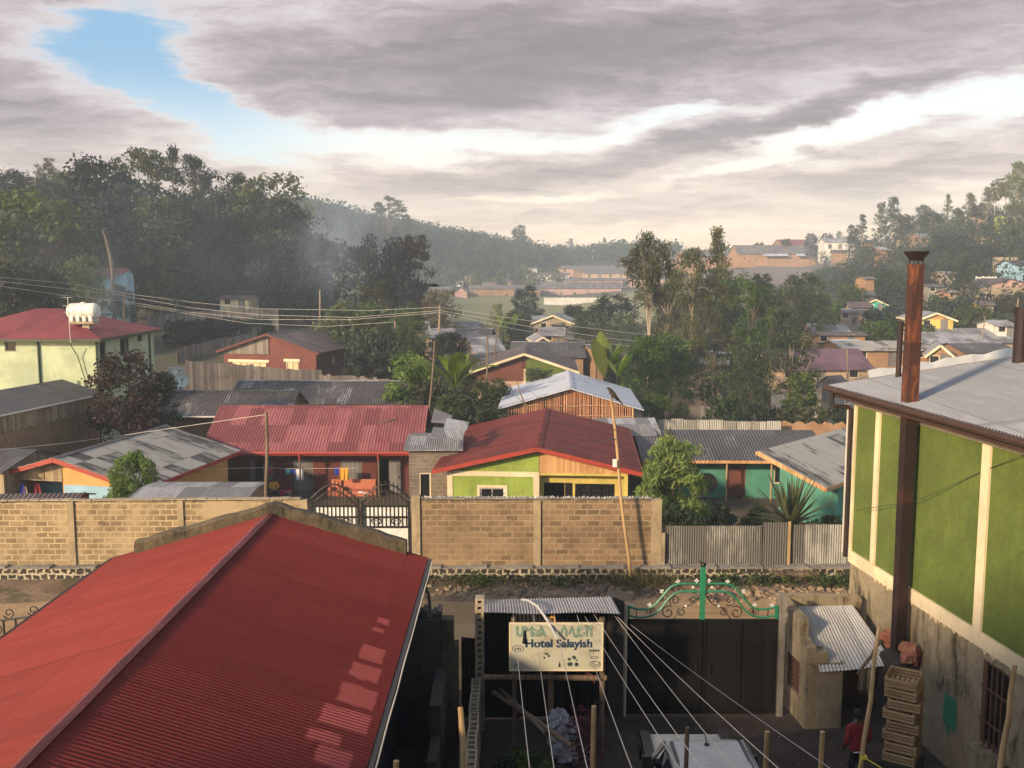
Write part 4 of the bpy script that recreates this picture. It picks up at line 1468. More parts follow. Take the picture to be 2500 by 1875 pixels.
# ------------------------------------------------------------------ lane between hall and yard
def lane():
    b = MB()
    b.box((-2.45, 20.0, -.1), (-1.55, 20.6, 2.92))
    for i in range(9):
        x = -2.4 + i * .1
        b.box((x, 20.05 + .02 * (i % 3), 2.9), (x + .09, 20.5, 2.98 + .06 * ((i * 7) % 3)))
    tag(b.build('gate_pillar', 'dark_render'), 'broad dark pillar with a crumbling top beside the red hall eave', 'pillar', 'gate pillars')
    b = MB()
    b.box((-1.53, 20.2, -.1), (-1.26, 20.5, 2.86))
    b.box((-1.26, 20.2, -.1), (-1.16, 20.5, 2.3))
    tag(b.build('gate_pillar', 'mossy_concrete'), 'narrow stepped pillar left of the dark corrugated lane gate', 'pillar', 'gate pillars')
    # ragged low wall running toward the viewer
    b = MB()
    y = 19.9
    prof = [1.9, 2.0, 1.4, 1.1, 1.3, .9, 1.0, .8, .7, .9]
    for i, z in enumerate(prof):
        b.box((-1.62 + .03 * (i % 3), y - 1.0, -.1), (-1.38 + .02 * (i % 2), y, z))
        y -= 1.0
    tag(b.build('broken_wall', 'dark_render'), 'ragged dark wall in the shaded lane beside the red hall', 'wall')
    T = thing('lane_gate', 'dark corrugated iron gate closing the lane between pillar and hollow block wall', 'gate', (-.4, 21.5, 0))
    M = Matrix.Translation(-V(T.location))
    b = MB(); b.M = M
    n = 14
    for i in range(n):
        a, c = -1.16 + 1.36 * i / n, -1.16 + 1.36 * (i + 1) / n
        za, zc = [1.98 - .10 * math.sin(math.pi * (x + 1.16) / 2.6) for x in (a, c)]
        b.corr((a, 21.5, .05), (c, 21.5, .05), (c, 21.5, zc), (a, 21.5, za), .097, .014)
    b.build('sheet', 'black_sheet', T)
    b = MB(); b.M = M
    b.box((-1.14, 21.46, .05), (-1.08, 21.54, 1.95)); b.box((.12, 21.46, .05), (.18, 21.54, 1.9))
    b.build('frame', 'dark_iron', T)
    # hollow blocks: a pier and a wall whose open tops face up
    T = thing('hollow_block_wall', 'wall of hollow concrete blocks with open cells, left of the hotel sign', 'wall', (-.5, 16, 0))
    M = Matrix.Translation(-V(T.location))
    def holblock(b, x0, y0, z0, x1, y1, z1, axis):
        """block with two cells open to axis 'z' or '-y'"""
        t = .035
        if axis == 'z':
            m = (y0 + y1) / 2
            for q in (((x0, y0), (x0 + t, y1)), ((x1 - t, y0), (x1, y1)), ((x0 + t, y0), (x1 - t, y0 + t)), ((x0 + t, y1 - t), (x1 - t, y1)), ((x0 + t, m - t / 2), (x1 - t, m + t / 2))):
                b.box((q[0][0], q[0][1], z0), (q[1][0], q[1][1], z1))
            b.box((x0 + t, y0 + t, z0), (x1 - t, m - t / 2, z0 + .02))
            b.box((x0 + t, m + t / 2, z0), (x1 - t, y1 - t, z0 + .02))
        else:
            for q in (((x0, z0), (x0 + t * 1.6, z1)), ((x1 - t * 1.6, z0), (x1, z1)), ((x0 + t * 1.6, z0), (x1 - t * 1.6, z0 + t)), ((x0 + t * 1.6, z1 - t), (x1 - t * 1.6, z1))):
                b.box((q[0][0], y0, q[0][1]), (q[1][0], y1, q[1][1]))
            b.box((x0 + t, y1 - .03, z0 + t), (x1 - t, y1 - .005, z1 - t))
    p0 = at(1161, 1640, 21.0)
    b = MB(); b.M = M
    x = at(1171, 1550, 21.0).x
    z = 0.0
    while z < 3.05:
        holblock(b, x - .10 + .006 * math.sin(z * 9), 20.9, z, x + .10 + .006 * math.sin(z * 9), 21.2, z + .135, '-y')
        z += .14
    b.build('pier', 'concrete', T)
    b = MB(); b.M = M
    y = 20.7
    k = 0
    while y > 8:
        xa = -.66 + .012 * math.sin(k * 1.7)
        xa = at(1155, 1700, 19.0).x + .004 * k + .012 * math.sin(k * 1.7)
        holblock(b, xa - .10, y - .40, 1.12 + .02 * math.sin(k), xa + .10, y, 1.34 + .02 * math.sin(k), 'z')
        b.box((xa - .10, y - .405, -.1), (xa + .10, y, 1.115))
        y -= .41
        k += 1
    b.build('blocks', 'concrete', T)
lane()

# ------------------------------------------------------------------ canopy and hotel sign
def textmesh(b, s, x, z, size, y, bold=.0, thick=.004, aspect=1.0, serif=False):
    cu = bpy.data.curves.new('t', 'FONT')
    cu.body = s
    cu.size = size
    cu.offset = bold
    cu.extrude = thick
    cu.resolution_u = 4
    o = bpy.data.objects.new('t', cu)
    COL.objects.link(o)
    dg = bpy.context.evaluated_depsgraph_get()
    dg.update()
    me = o.evaluated_get(dg).to_mesh()
    vs = [v.co.copy() for v in me.vertices]
    w = max((p.x for p in vs), default=0)
    for p in me.polygons:
        b.poly([(x + vs[i].x * aspect, y - vs[i].z, z + vs[i].y) for i in p.vertices])
    o.evaluated_get(dg).to_mesh_clear()
    bpy.data.objects.remove(o)
    return w * aspect
def canopy():
    T = thing('tin_canopy', 'small lean-to with a corrugated roof on posts over the hotel sign', 'canopy', (1.0, 20.5, 0))
    M = Matrix.Translation(-V(T.location))
    b = MB(); b.M = M
    a, c = at(1181, 1497, 19.9), at(1514, 1497, 19.9)
    d, e = at(1492, 1457, 21.45), at(1181, 1464, 21.45)
    b.corr(a, c, d, e, .062, .013, wob=.015)
    b.build('roof', 'shed_tin', T)
    for (u, r) in ((1255, .05), (1344, .065), (1470, .06)):
        b = MB(); b.M = M
        p = at(u, 1640, 20.0)
        b.tube([(p.x, 20.0, -.1), (p.x + .01, 20.0, 1.2), (p.x - .01, 20.02, 2.98)], r, 8)
        b.build('post', 'dark_pole_wood', T)
    b = MB(); b.M = M
    b.tube([(at(1180, 1640, 20.0).x, 19.88, 1.72), (at(1480, 1640, 20.0).x, 19.88, 1.70)], .06, 8)
    b.build('beam', 'dark_pole_wood', T)
    b = MB(); b.M = M
    b.corr((-.72, 21.55, .05), (2.35, 21.55, .05), (2.35, 21.55, 2.80), (-.72, 21.55, 2.80), .09, .014)
    b.build('back_wall', 'black_sheet', T)
    # sign
    Y = 19.55
    A, B, C = at(1244, 1522, Y), at(1472, 1520, Y), at(1248, 1637, Y)
    x0, x1, zt, zb = A.x, B.x, A.z, C.z
    S = thing('hotel_sign', 'weathered cream hotel sign board lettered Hotel Salayish', 'sign', ((x0 + x1) / 2, Y, zb))
    M = Matrix.Translation(-V(S.location))
    b = MB(); b.M = M
    b.box((x0, Y, zb), (x1, Y + .03, zt))
    b.build('board', 'sign_board', S)
    f = MB(); f.M = M
    t = .022
    f.box((x0 - .01, Y - .008, zb - .01), (x0 + t, Y + .04, zt + .01)); f.box((x1 - t, Y - .008, zb - .01), (x1 + .01, Y + .04, zt + .01))
    f.box((x0 + t, Y - .007, zt - t), (x1 - t, Y + .04, zt + .01)); f.box((x0 + t, Y - .007, zb - .01), (x1 - t, Y + .04, zb + t))
    f.build('frame', 'cream_frame', S)
    w_, h_ = x1 - x0, zt - zb
    for (m, bold, th) in (('sign_outline', .009, .002), ('sign_green', .003, .005)):
        g = MB(); g.M = M
        textmesh(g, '\u1206\u1274\u120D', x0 + w_ * .06, zt - h_ * .27, h_ * .28, Y - .003, bold, th, 1.12)
        textmesh(g, '\u1233\u120B\u12ED\u123D', x0 + w_ * .54, zt - h_ * .27, h_ * .28, Y - .003, bold, th, .96)
        g.build('lettering', m, S)
    g = MB(); g.M = M
    textmesh(g, 'Hotel', x0 + w_ * .165, zt - h_ * .50, h_ * .235, Y - .004, .008, .003, 1.05)
    textmesh(g, 'Salayish', x0 + w_ * .50, zt - h_ * .50, h_ * .235, Y - .004, .008, .003, 1.03)
    g.build('lettering', 'sign_navy', S)
    g = MB(); g.M = M
    def ell(cx_, cz_, rx, rz_, n=20, ring=True):
        pts = [(x0 + w_ * cx_ + rx * math.cos(6.283 * i / n), Y - .004, zt - h_ * cz_ + rz_ * math.sin(6.283 * i / n)) for i in range(n)]
        if ring:
            g.tube(pts + [pts[0]], .006, 4, False)
        else:
            g.poly(pts[::-1])
    ell(.09, .53, .115, .07)
    for dx in (-.05, -.02, .015, .05):
        g.box((x0 + w_ * .09 + dx - .012, Y - .005, zt - h_ * .56), (x0 + w_ * .09 + dx + .008, Y - .002, zt - h_ * .51))
    # faded pictures of dishes and a pot plant
    ell(.91, .72, .09, .018); ell(.92, .86, .11, .06); ell(.93, .84, .07, .035)
    for i in range(9):
        a = i * 1.3
        g.ball((x0 + w_ * .68 + .08 * math.cos(a), Y - .002, zt - h_ * .78 + .09 * math.sin(a * 1.7)), .022 + .012 * (i % 3), 6, 4, (1, .15, 1))
        g.ball((x0 + w_ * .40 + .06 * math.cos(a * 1.1), Y - .002, zt - h_ * .68 + .05 * math.sin(a * 1.9)), .014 + .01 * (i % 2), 6, 4, (1, .15, 1))
    for i in range(4):
        g.ball((x0 + w_ * (.87 + .028 * i), Y - .002, zt - h_ * .575), .026, 6, 4, (1, .15, 1))
    g.tube([(x0 + w_ * .05 + .03 * i, Y - .003, zb + .07 + .08 * math.sin(i * .9)) for i in range(7)], .008, 4)
    g.build('pictures', 'sign_outline', S)
    g = MB(); g.M = M
    g.prism([(x0 + w_ * .155, Y - .007, zt - h_ * .14), (x0 + w_ * .175, Y - .007, zt - h_ * .14), (x0 + w_ * .19, Y - .007, zt - h_ * .45), (x0 + w_ * .135, Y - .007, zt - h_ * .42)], (0, .003, 0))
    g.prism([(x0 + w_ * .535, Y - .007, zb + .2), (x0 + w_ * .55, Y - .007, zb + .09), (x0 + w_ * .525, Y - .007, zb + .08)], (0, .003, 0))
    g.build('torn_holes', 'plastic_black', S)
    # bent pipe hanging over the roof edge in front of the sign
    b = MB()
    pts = [at(1275, 1464, 21.0), at(1290, 1466, 20.6), at(1312, 1480, 20.1), at(1330, 1505, 19.7), at(1345, 1530, 19.5), at(1362, 1560, 19.4)]
    b.tube(pts, .028, 8)
    tag(b.build('bent_pipe', 'flashing'), 'bent pale pipe curving down over the canopy edge to the sign', 'pipe')
    b = MB()
    p = at(1350, 1512, 20.0)
    b.box((p.x - .05, p.y, p.z - .1), (p.x + .05, p.y + .06, p.z + .06))
    tag(b.build('orange_box', 'gold_cloth'), 'small orange box fixed under the canopy roof above the sign', 'box')
    # things under the canopy
    b = MB()
    q = at(1382, 1752, 19.6)
    for (ox, oz, rx, rz_, ph) in ((0, .35, .34, .42, 0), (-.16, .75, .22, .26, 2), (.12, .1, .40, .26, 4)):
        n, m = 30, 20
        def P(i, k):
            th, a = math.pi * k / m, 6.283 * i / n
            w = 1 + .13 * math.sin(5 * a + 7 * th + ph) + .10 * math.sin(11 * a - 5 * th + ph) + .07 * math.sin(17 * th + 9 * a)
            return V((q.x + ox + rx * w * math.sin(th) * math.cos(a), q.y + .28 * w * math.sin(th) * math.sin(a), max(.02, .1 + oz + rz_ * w * math.cos(th))))
        for i in range(n):
            for k in range(m):
                b.poly([P(i, k), P(i, k + 1), P(i + 1, k + 1), P(i + 1, k)])
    tag(b.build('cloth_heap', 'grey_cloth'), 'crumpled heap of pale grey sacks under the canopy', 'sacks')
    b = MB()
    for i in range(150):
        q = V((1.45 + rng.gauss(0, .17), 19.5 + rng.gauss(0, .2), abs(rng.gauss(.45, .36))))
        d = V((rng.gauss(0, .12), rng.gauss(0, .12), rng.gauss(0, .12)))
        b.tube([q, q + d, q + d + V((rng.gauss(0, .08), rng.gauss(0, .08), rng.gauss(0, .08)))], .014, 4)
    tag(b.build('net_heap', 'net_red'), 'tangled dark red netting piled beside the grey sacks', 'netting')
    for lab, p, q, r in (('long dark timber leaning down under the canopy into the yard', at(1205, 1690, 20.6), at(1395, 1822, 17.6), .055),
                         ('thinner dark timber lying along the leaning one under the canopy', at(1222, 1682, 20.6), at(1330, 1790, 18.2), .035)):
        b = MB()
        b.tube([p, p.lerp(q, .5) + V((0, 0, .03)), q], r, 7)
        tag(b.build('timber', 'dark_pole_wood'), lab, 'timber', 'timbers under the canopy')
canopy()
# ------------------------------------------------------------------ green two storey building on the right
GC = V((8.55, 24.0, 0))
GU = V((.1083, -.9941, 0))                      # along the wall, toward the viewer
GN = V((-.9941, -.1083, 0))                     # out of the wall
def gw(s, z, d=0.0):
    return GC + GU * s + GN * d + V((0, 0, z))
def green_building():
    T = thing('green_building', 'two storey green building with cream bands and a pale tin roof at the right', 'building', GC + V((4, -6, 0)))
    M = Matrix.Translation(-V(T.location))
    L = 20.0
    win = (5.78, 1.12, 6.62, 2.80)
    b = MB(); b.M = M
    facade(b, GC, GU, L, -.2, 3.02, [win], t=.24)
    b.poly([gw(0, -.2, -9), gw(0, -.2), gw(0, 3.02), gw(0, 3.02, -9)][::-1])
    b.build('lower_wall', 'stained_render', T)
    b = MB(); b.M = M
    b.poly([gw(0, 3.02), gw(L, 3.02), gw(L, 7.4), gw(0, 7.4)])
    b.poly([gw(0, 3.02, -9), gw(0, 3.02), gw(0, 7.4), gw(0, 8.6, -9)][::-1])
    b.build('upper_wall', 'green_paint', T)
    b = MB(); b.M = M
    def band(s0, z0, s1, z1, d=.05):
        P = [gw(s0, z0, -.02), gw(s1, z0, -.02), gw(s1, z0, d), gw(s0, z0, d), gw(s0, z1, -.02), gw(s1, z1, -.02), gw(s1, z1, d), gw(s0, z1, d)]
        b.hexa(P)
    band(-.03, 2.99, L, 3.30)
    band(-.03, 6.98, L, 7.42)
    for s0, w in ((-.03, .10), (1.10, .20), (5.42, .26), (9.8, .25), (14.1, .25)):
        band(s0, 3.303, s0 + w, 6.977, .047)
    b.build('bands', 'trim_cream', T)
    # ragged lower edge of the band, flaking off
    b = MB(); b.M = M
    s = 1.3
    while s < 9:
        w = rng.uniform(.06, .22)
        h = rng.uniform(.02, .13)
        b.prism([gw(s, 3.0, .004), gw(s + w, 3.0, .004), gw(s + w * .7, 3.0 - h, .004), gw(s + w * .3, 3.0 - h * .8, .004)], GN * .02)
        s += w + rng.uniform(0, .1)
    b.build('flaking_edge', 'cream_paint', T)
    # roof rises away from the yard
    g0, g1 = gw(-.42, 7.44, .55), gw(L, 7.44, .55)
    up = V((.9941, .1083, .135))
    r = MB(); r.M = M
    far = 6.6
    r.corr(g1, g0, g0 + up * far, g1 + up * far, .10, .014, seg=4)
    ro = r.build('roof', 'hotel_wing_tin', T)
    b = MB(); b.M = M
    k = 16
    for i in range(k):
        a, c = g0 + up * (1.05 + (far - 1.05) * i / k), g0 + up * (1.05 + (far - 1.05) * (i + 1) / k)
        za, zc = [.20 + .06 * math.sin(j * 2.7) * math.sin(j * .9) for j in (i, i + 1)]
        w1, w2 = [.03 * math.sin(j * 3.1) for j in (i, i + 1)]
        A = [a + V((0, w1, .02)), c + V((0, w2, .02)), c + V((0, .14 + w2, zc)), a + V((0, .14 + w1, za))]
        b.poly(A)
        b.poly([A[3], A[2], A[2] + V((0, .12, -.03)), A[3] + V((0, .12, -.03))])
    b.build('flashing', 'flashing', ro)
    b = MB(); b.M = M
    b.tube([g0 + GN * .06 + V((0, 0, -.07)), g1 + GN * .06 + V((0, 0, -.07))], .075, 10)
    a0, a1 = gw(-.42, 7.29, .44), gw(L, 7.29, .44)
    b.beam(a0, a1, .05, .26)
    b.beam(g0 + GN * .10 + V((0, 0, -.015)), g1 + GN * .10 + V((0, 0, -.015)), .03, .035)
    gt = b.build('gutter', 'brown_gutter', T)
    b = MB(); b.M = M
    b.hexa([gw(-.4, 7.24, 0.06), gw(L, 7.24, .06), gw(L, 7.24, .42), gw(-.4, 7.24, .42), gw(-.4, 7.28, .06), gw(L, 7.28, .06), gw(L, 7.28, .42), gw(-.4, 7.28, .42)])
    b.build('soffit', 'brown_gutter', T)
    b = MB(); b.M = M
    b.tube([gw(-.20, 7.3, .55), gw(-.20, 7.0, .55), gw(-.16, 6.93, .5), gw(-.10, 6.93, .16), gw(-.08, 6.86, .10), gw(-.08, 3.1, .10)], .055, 8)
    b.build('downpipe', 'dark_rust_pipe', T)
    b = MB(); b.M = M
    b.tube([gw(-.17, 7.0, .14), gw(-.17, 3.2, .14)], .022, 6)
    b.build('conduit', 'white_gutter', T)
    # barred window with a reveal
    w = window(T, GC - V(T.location), GU, win, 'louvre_brown', 'glass_dark', bars=.14, barm='louvre_brown', fw=.06)
    b = MB(); b.M = M
    b.hexa([gw(5.7, 1.0, 0), gw(6.75, 1.0, 0), gw(6.75, 1.0, .16), gw(5.7, 1.0, .16), gw(5.7, 1.10, 0), gw(6.75, 1.10, 0), gw(6.75, 1.10, .14), gw(5.7, 1.10, .14)])
    b.build('sill', 'stained_render', w)
    # green rest of an old notice painted on the lower wall
    b = MB(); b.M = M
    b.prism([gw(4.50, 1.55, .004), gw(4.98, 1.55, .004), gw(5.0, 1.0, .004), gw(4.92, .82, .004), gw(4.80, .9, .004), gw(4.74, .66, .004), gw(4.58, .88, .004), gw(4.5, .92, .004)][::-1], GN * .004)
    b.build('paint_patch', 'teal_patch', T)
    # second thin flue and a third on the roof
    for lab, u, v0, v1, Y, r_ in (('slim rusty flue rising behind the big chimney pipe', 2199, 786, 905, 24.2, .07), ('dark rusty flue on the tin roof at the right edge', 2497, 752, 870, 24.0, .17)):
        a, c = at(u, v0, Y), at(u, v1, Y)
        b = MB()
        b.tube([(a.x, Y, c.z - .3), (a.x, Y, a.z)], r_, 10)
        b.tube([(a.x, Y, a.z - .14), (a.x, Y, a.z + .02)], r_ * 1.12, 10)
        tag(b.build('flue_pipe', 'dark_rust_pipe'), lab, 'flue', 'rusty pipes at the green building')
    # the chimney pipe: square rusty sheet metal, flared hat
    s, d, hw = 3.03, .27, .165
    b = MB()
    def ring(z, k, s_=s):
        return [gw(s_ - k, z, d - k), gw(s_ + k, z, d - k), gw(s_ + k, z, d + k), gw(s_ - k, z, d + k)]
    def sect(b, z0, k0, z1, k1, cap=True):
        A, B = ring(z0, k0), ring(z1, k1)
        for i in range(4):
            j = (i + 1) % 4
            b.poly([A[j], A[i], B[i], B[j]])
    b = MB()
    b.hexa([gw(2.62, 0, 0), gw(3.5, 0, 0), gw(3.5, 0, .52), gw(2.62, 0, .52), gw(2.62, 1.88, 0), gw(3.5, 1.88, 0), gw(3.45, 1.7, .50), gw(2.66, 1.7, .50)])  # dark base colour stands in for the shadow under the pipe
    tag(b.build('chimney_shadow_base', 'dark_render'), 'added dark base under the rusty chimney pipe, standing in for the shadow below it', 'shadow stand-in')
    CT = thing('chimney_pipe', 'big square rusty chimney pipe with a flared hat against the green wall', 'chimney', gw(s, 1.9, d), 0, 'rusty pipes at the green building')
    M2 = Matrix.Translation(-V(CT.location))
    for (z0, z1, k, m) in ((1.9, 4.6, .120, 'dark_rust_pipe'), (4.6, 7.25, .124, 'dark_rust_pipe'), (7.25, 8.75, .130, 'rust_pipe'), (8.75, 10.42, .125, 'rust_pipe')):
        b = MB(); b.M = M2
        sect(b, z0, k, z1, k)
        sect(b, z1 - .05, k + .008, z1 + .01, k + .008)
        b.poly([p for p in ring(z1, k)])
        b.build('pipe_section', m, CT)
    b = MB(); b.M = M2
    for sx in (-1, 1):
        for sy in (-1, 1):
            p = gw(s + sx * .10, 10.42, d + sy * .10)
            b.beam(p, p + V((0, 0, .12)), .02, .02, up=(0, 1, 0))
    sect(b, 10.50, .09, 10.70, .20)
    b.poly(ring(10.50, .09)[::-1])
    A, B = ring(10.70, .20), ring(10.52, .09)
    b.poly(B)
    b.build('hat', 'dark_rust_pipe', CT)
    # broken brick at its foot, either side of the pipe
    for sg, lab in ((-.42, 'broken brick and plaster lumps left of the chimney pipe foot'), (.42, 'broken brick and plaster lumps right of the chimney pipe foot')):
        b = MB()
        for i in range(9):
            p = gw(3.05 + sg + rng.uniform(-.17, .17), 1.95 + rng.uniform(-.12, .2), rng.uniform(.05, .35))
            b.M = Matrix.Translation(p) @ Matrix.Rotation(rng.uniform(-.5, .5), 4, 'X') @ Matrix.Rotation(rng.uniform(0, 3), 4, 'Z')
            w_, h_ = rng.uniform(.10, .18), rng.uniform(.07, .11)
            b.hexa([(-w_, -h_, -h_), (w_, -h_ * .9, -h_), (w_ * .8, h_, -h_), (-w_, h_, -h_), (-w_ * .8, -h_ * .8, h_), (w_ * .9, -h_, h_ * .7), (w_ * .7, h_, h_), (-w_, h_, h_ * .8)])
        tag(b.build('brick_rubble', 'broken_brick'), lab, 'brickwork')
green_building()

# ------------------------------------------------------------------ guard house
def guard_house():
    O = V((6.42, 22.6, 0))
    T = thing('guard_house', 'little rendered guard house with a corrugated roof beside the black gate', 'hut', (7.3, 21.8, 0))
    M = Matrix.Translation(-V(T.location))
    def P(s, d, z):                              # s along the left wall toward viewer, d to the right
        return O + GU * s * 1.0 + V((.9941, .1083, 0)) * d + V((0, 0, z))
    b = MB(); b.M = M
    # left wall with a slatted opening, parapet stepping down
    hole = (.55, .62, 1.25, 1.42)
    facade(b, O, GU, 1.62, -.1, 1.55, [hole], t=.2)
    for (s0, s1, z) in ((0, 1.15, 2.52), (1.15, 1.62, 2.02)):
        b.hexa([P(s0, 0, 1.55), P(s1, 0, 1.55), P(s1, .22, 1.4), P(s0, .22, 1.4), P(s0, 0, z), P(s1, 0, z - .1), P(s1, .22, z - .1), P(s0, .22, z)])
    # front wall
    b.poly([P(1.62, 0, -.1), P(1.62, .86, -.1), P(1.62, .86, 1.55), P(1.62, 0, 1.55)])
    b.poly([P(1.62, .86, -.1), P(.1, .86, -.1), P(.1, .86, 1.6), P(1.62, .86, 1.55)])
    # back parapet up to the green building
    b.hexa([P(-.25, 0, -.1), P(-.02, 0, -.1), P(-.02, 2.05, -.1), P(-.25, 2.05, -.1), P(-.25, 0, 2.58), P(-.02, 0, 2.55), P(-.02, 2.05, 2.42), P(-.25, 2.05, 2.45)])
    b.hexa([P(1.3, .22, 1.45), P(1.62, .22, 1.45), P(1.62, .50, 1.45), P(1.3, .50, 1.45), P(1.3, .22, 1.83), P(1.62, .22, 1.8), P(1.62, .50, 1.78), P(1.3, .50, 1.82)])
    b.build('wall', 'stained_render', T)
    w = MB(); w.M = M
    for i in range(7):
        z = .66 + i * .11
        w.hexa([P(.57, .02, z), P(1.23, .02, z), P(1.23, .10, z + .03), P(.57, .10, z + .03), P(.57, .02, z + .02), P(1.23, .02, z + .02), P(1.23, .10, z + .05), P(.57, .10, z + .05)])
    w.poly([P(.55, .15, .62), P(1.25, .15, .62), P(1.25, .15, 1.42), P(.55, .15, 1.42)])
    w.build('louvre', 'louvre_brown', T)
    r = MB(); r.M = M
    a, c = at(2003, 1642, 20.85), at(2186, 1624, 21.1)
    d, e = at(2082, 1478, 22.75), at(1950, 1480, 22.55)
    r.corr(a, c, d, e, .088, .017, wob=.01)
    r.build('roof', 'guard_tin', T)
    b = MB()
    b.tube([gw(1.0, .02, 1.3), gw(1.0, 1.5, 1.3)], .03, 6)
    p = at(2110, 1700, 20.7)
    return T
guard_house()

# ------------------------------------------------------------------ crates, barrel of rubble below them, leaning poles
def crates():
    cr = None
    base = at(2212, 1840, 18.75)
    z = .52
    labs = ['lowest', 'second', 'third', 'fourth', 'fifth', 'sixth', 'seventh', 'topmost']
    offs = [(0, 0, 0), (.02, .0, .03), (-.01, .02, -.02), (.03, -.01, .05), (-.02, .0, -.04), (.04, .0, .06), (.0, .02, -.03), (-.03, .01, .04)]
    C0 = V((7.88, 18.75, 0))
    for k in range(8):
        if cr is None:
            T = thing('wooden_crate', 'x', 'crate', (0, 0, 0), 0, 'slatted wooden crates stacked by the wall')
            lx, ly, h = .30, .34, .205
            b = MB()
            for i in range(3):
                zz = .01 + i * .066
                for sy in (-1, 1):
                    b.box((-lx, sy * ly - .008, zz), (lx, sy * ly + .008, zz + .047))
                for sx in (-1, 1):
                    b.box((sx * lx - .008, -ly + .009, zz), (sx * lx + .008, ly - .009, zz + .047))
            b.build('side_slats', 'crate_wood', T)
            for sx in (-1, 1):
                for sy in (-1, 1):
                    b = MB()
                    b.box((sx * (lx - .028) - .017, sy * (ly - .028) - .017, .0), (sx * (lx - .028) + .017, sy * (ly - .028) + .017, h))
                    b.build('corner_post', 'crate_wood', T)
            b = MB()
            for i in range(6):
                x = -lx + .06 + i * .096
                b.box((x - .035, -ly + .012, .003), (x + .035, ly - .012, .014))
            b.build('bottom_slats', 'crate_wood', T)
            cr = T
        else:
            T = copy_tree(cr)
        o = offs[k]
        T.location = C0 + V((o[0], o[1], z + k * .222))
        T.rotation_euler = (0, 0, R(-33) + o[2])
        T['label'] = f'slatted wooden crate, {labs[k]} of the stack of eight against the stained wall'
    b = MB()
    b.M = Matrix.Translation(C0) @ Matrix.Rotation(R(-33), 4, 'Z')
    b.box((-.36, -.40, -.02), (.36, .40, .50))
    b.box((-.39, -.43, .44), (.39, .43, .515))
    tag(b.build('drum_stand', 'dark_render'), 'dark box stand under the stack of wooden crates', 'stand')
    for lab, p, q, r, m in (('crooked pole leaning in front of the wooden crates', at(2146, 1530, 18.6), at(2098, 1905, 17.3), .045, 'pole_wood'),
                            ('short dark strut slanting from the guard house roof', at(2150, 1566, 19.0), at(2096, 1645, 19.4), .035, 'dark_pole_wood'),
                            ('straight pole leaning on the wall right of the barred window', at(2478, 1624, 16.9), at(2440, 1890, 16.4), .05, 'pole_wood'),
                            ('slender upright batten beside the dark doorway', at(2122, 1636, 20.4), at(2120, 1800, 20.4), .03, 'old_boards')):
        b = MB()
        m_ = p.lerp(q, .5) + V((.025, 0, .02))
        b.tube([p, p.lerp(q, .25) + V((-.012, 0, 0)), m_, p.lerp(q, .75) + V((-.01, 0, 0)), q], [r * .8, r * .9, r, r, r * 1.1], 8)
        tag(b.build('wood_pole', m), lab, 'pole', 'poles in the yard')
    b = MB()
    p = at(2108, 1848, 17.42)
    for i in range(3):
        b.tube([p + V((.06 * math.cos(a), .06 * math.sin(a), .02 * math.sin(a * 2 + i))) for a in [j * .7 for j in range(10)]], .012, 5)
    b.tube([p, p + V((-.06, 0, -.1)), p + V((-.09, 0, -.22))], .012, 5)
    b.tube([p, at(2160, 1880, 16.5)], .011, 5)
    tag(b.build('yellow_rope', 'yellow_rope'), 'yellow rope knotted round the foot of the crooked pole', 'rope')
crates()

# ------------------------------------------------------------------ poles standing along the near edge
for u, v, Y, r, lab in ((1450, 1724, 14.0, .042, 'bare pole in front of the sign, left of the car'), (1678, 1776, 14.0, .036, 'dark weathered pole standing before the car roof'),
                        (1873, 1786, 14.0, .042, 'bare pole between the car and the guard house'), (2008, 1786, 14.0, .040, 'bare pole in front of the guard house door'),
                        (967, 1858, 13.0, .045, 'stub of pole beside the red roof eave')):
    p = at(u, v, Y)
    b = MB()
    b.tube([(p.x - .03, Y, 0), (p.x + .02, Y, p.z * .35), (p.x - .01, Y, p.z * .7), (p.x, Y, p.z)], [r * 1.15, r * 1.1, r, r * .92], 9)
    tag(b.build('wood_pole', 'pole_wood' if u != 1678 else 'dark_pole_wood'), lab, 'pole', 'poles in the yard')
p, q = at(1124, 1726, 15.5), at(1130, 1900, 15.0)
b = MB()
b.tube([q, q.lerp(p, .5) + V((.02, 0, 0)), p], [.06, .055, .045], 9)
b.tube([V((q.x, q.y, 0)), q], .06, 9)
tag(b.build('wood_pole', 'pole_wood'), 'bare pole leaning on the hollow block wall', 'pole', 'poles in the yard')

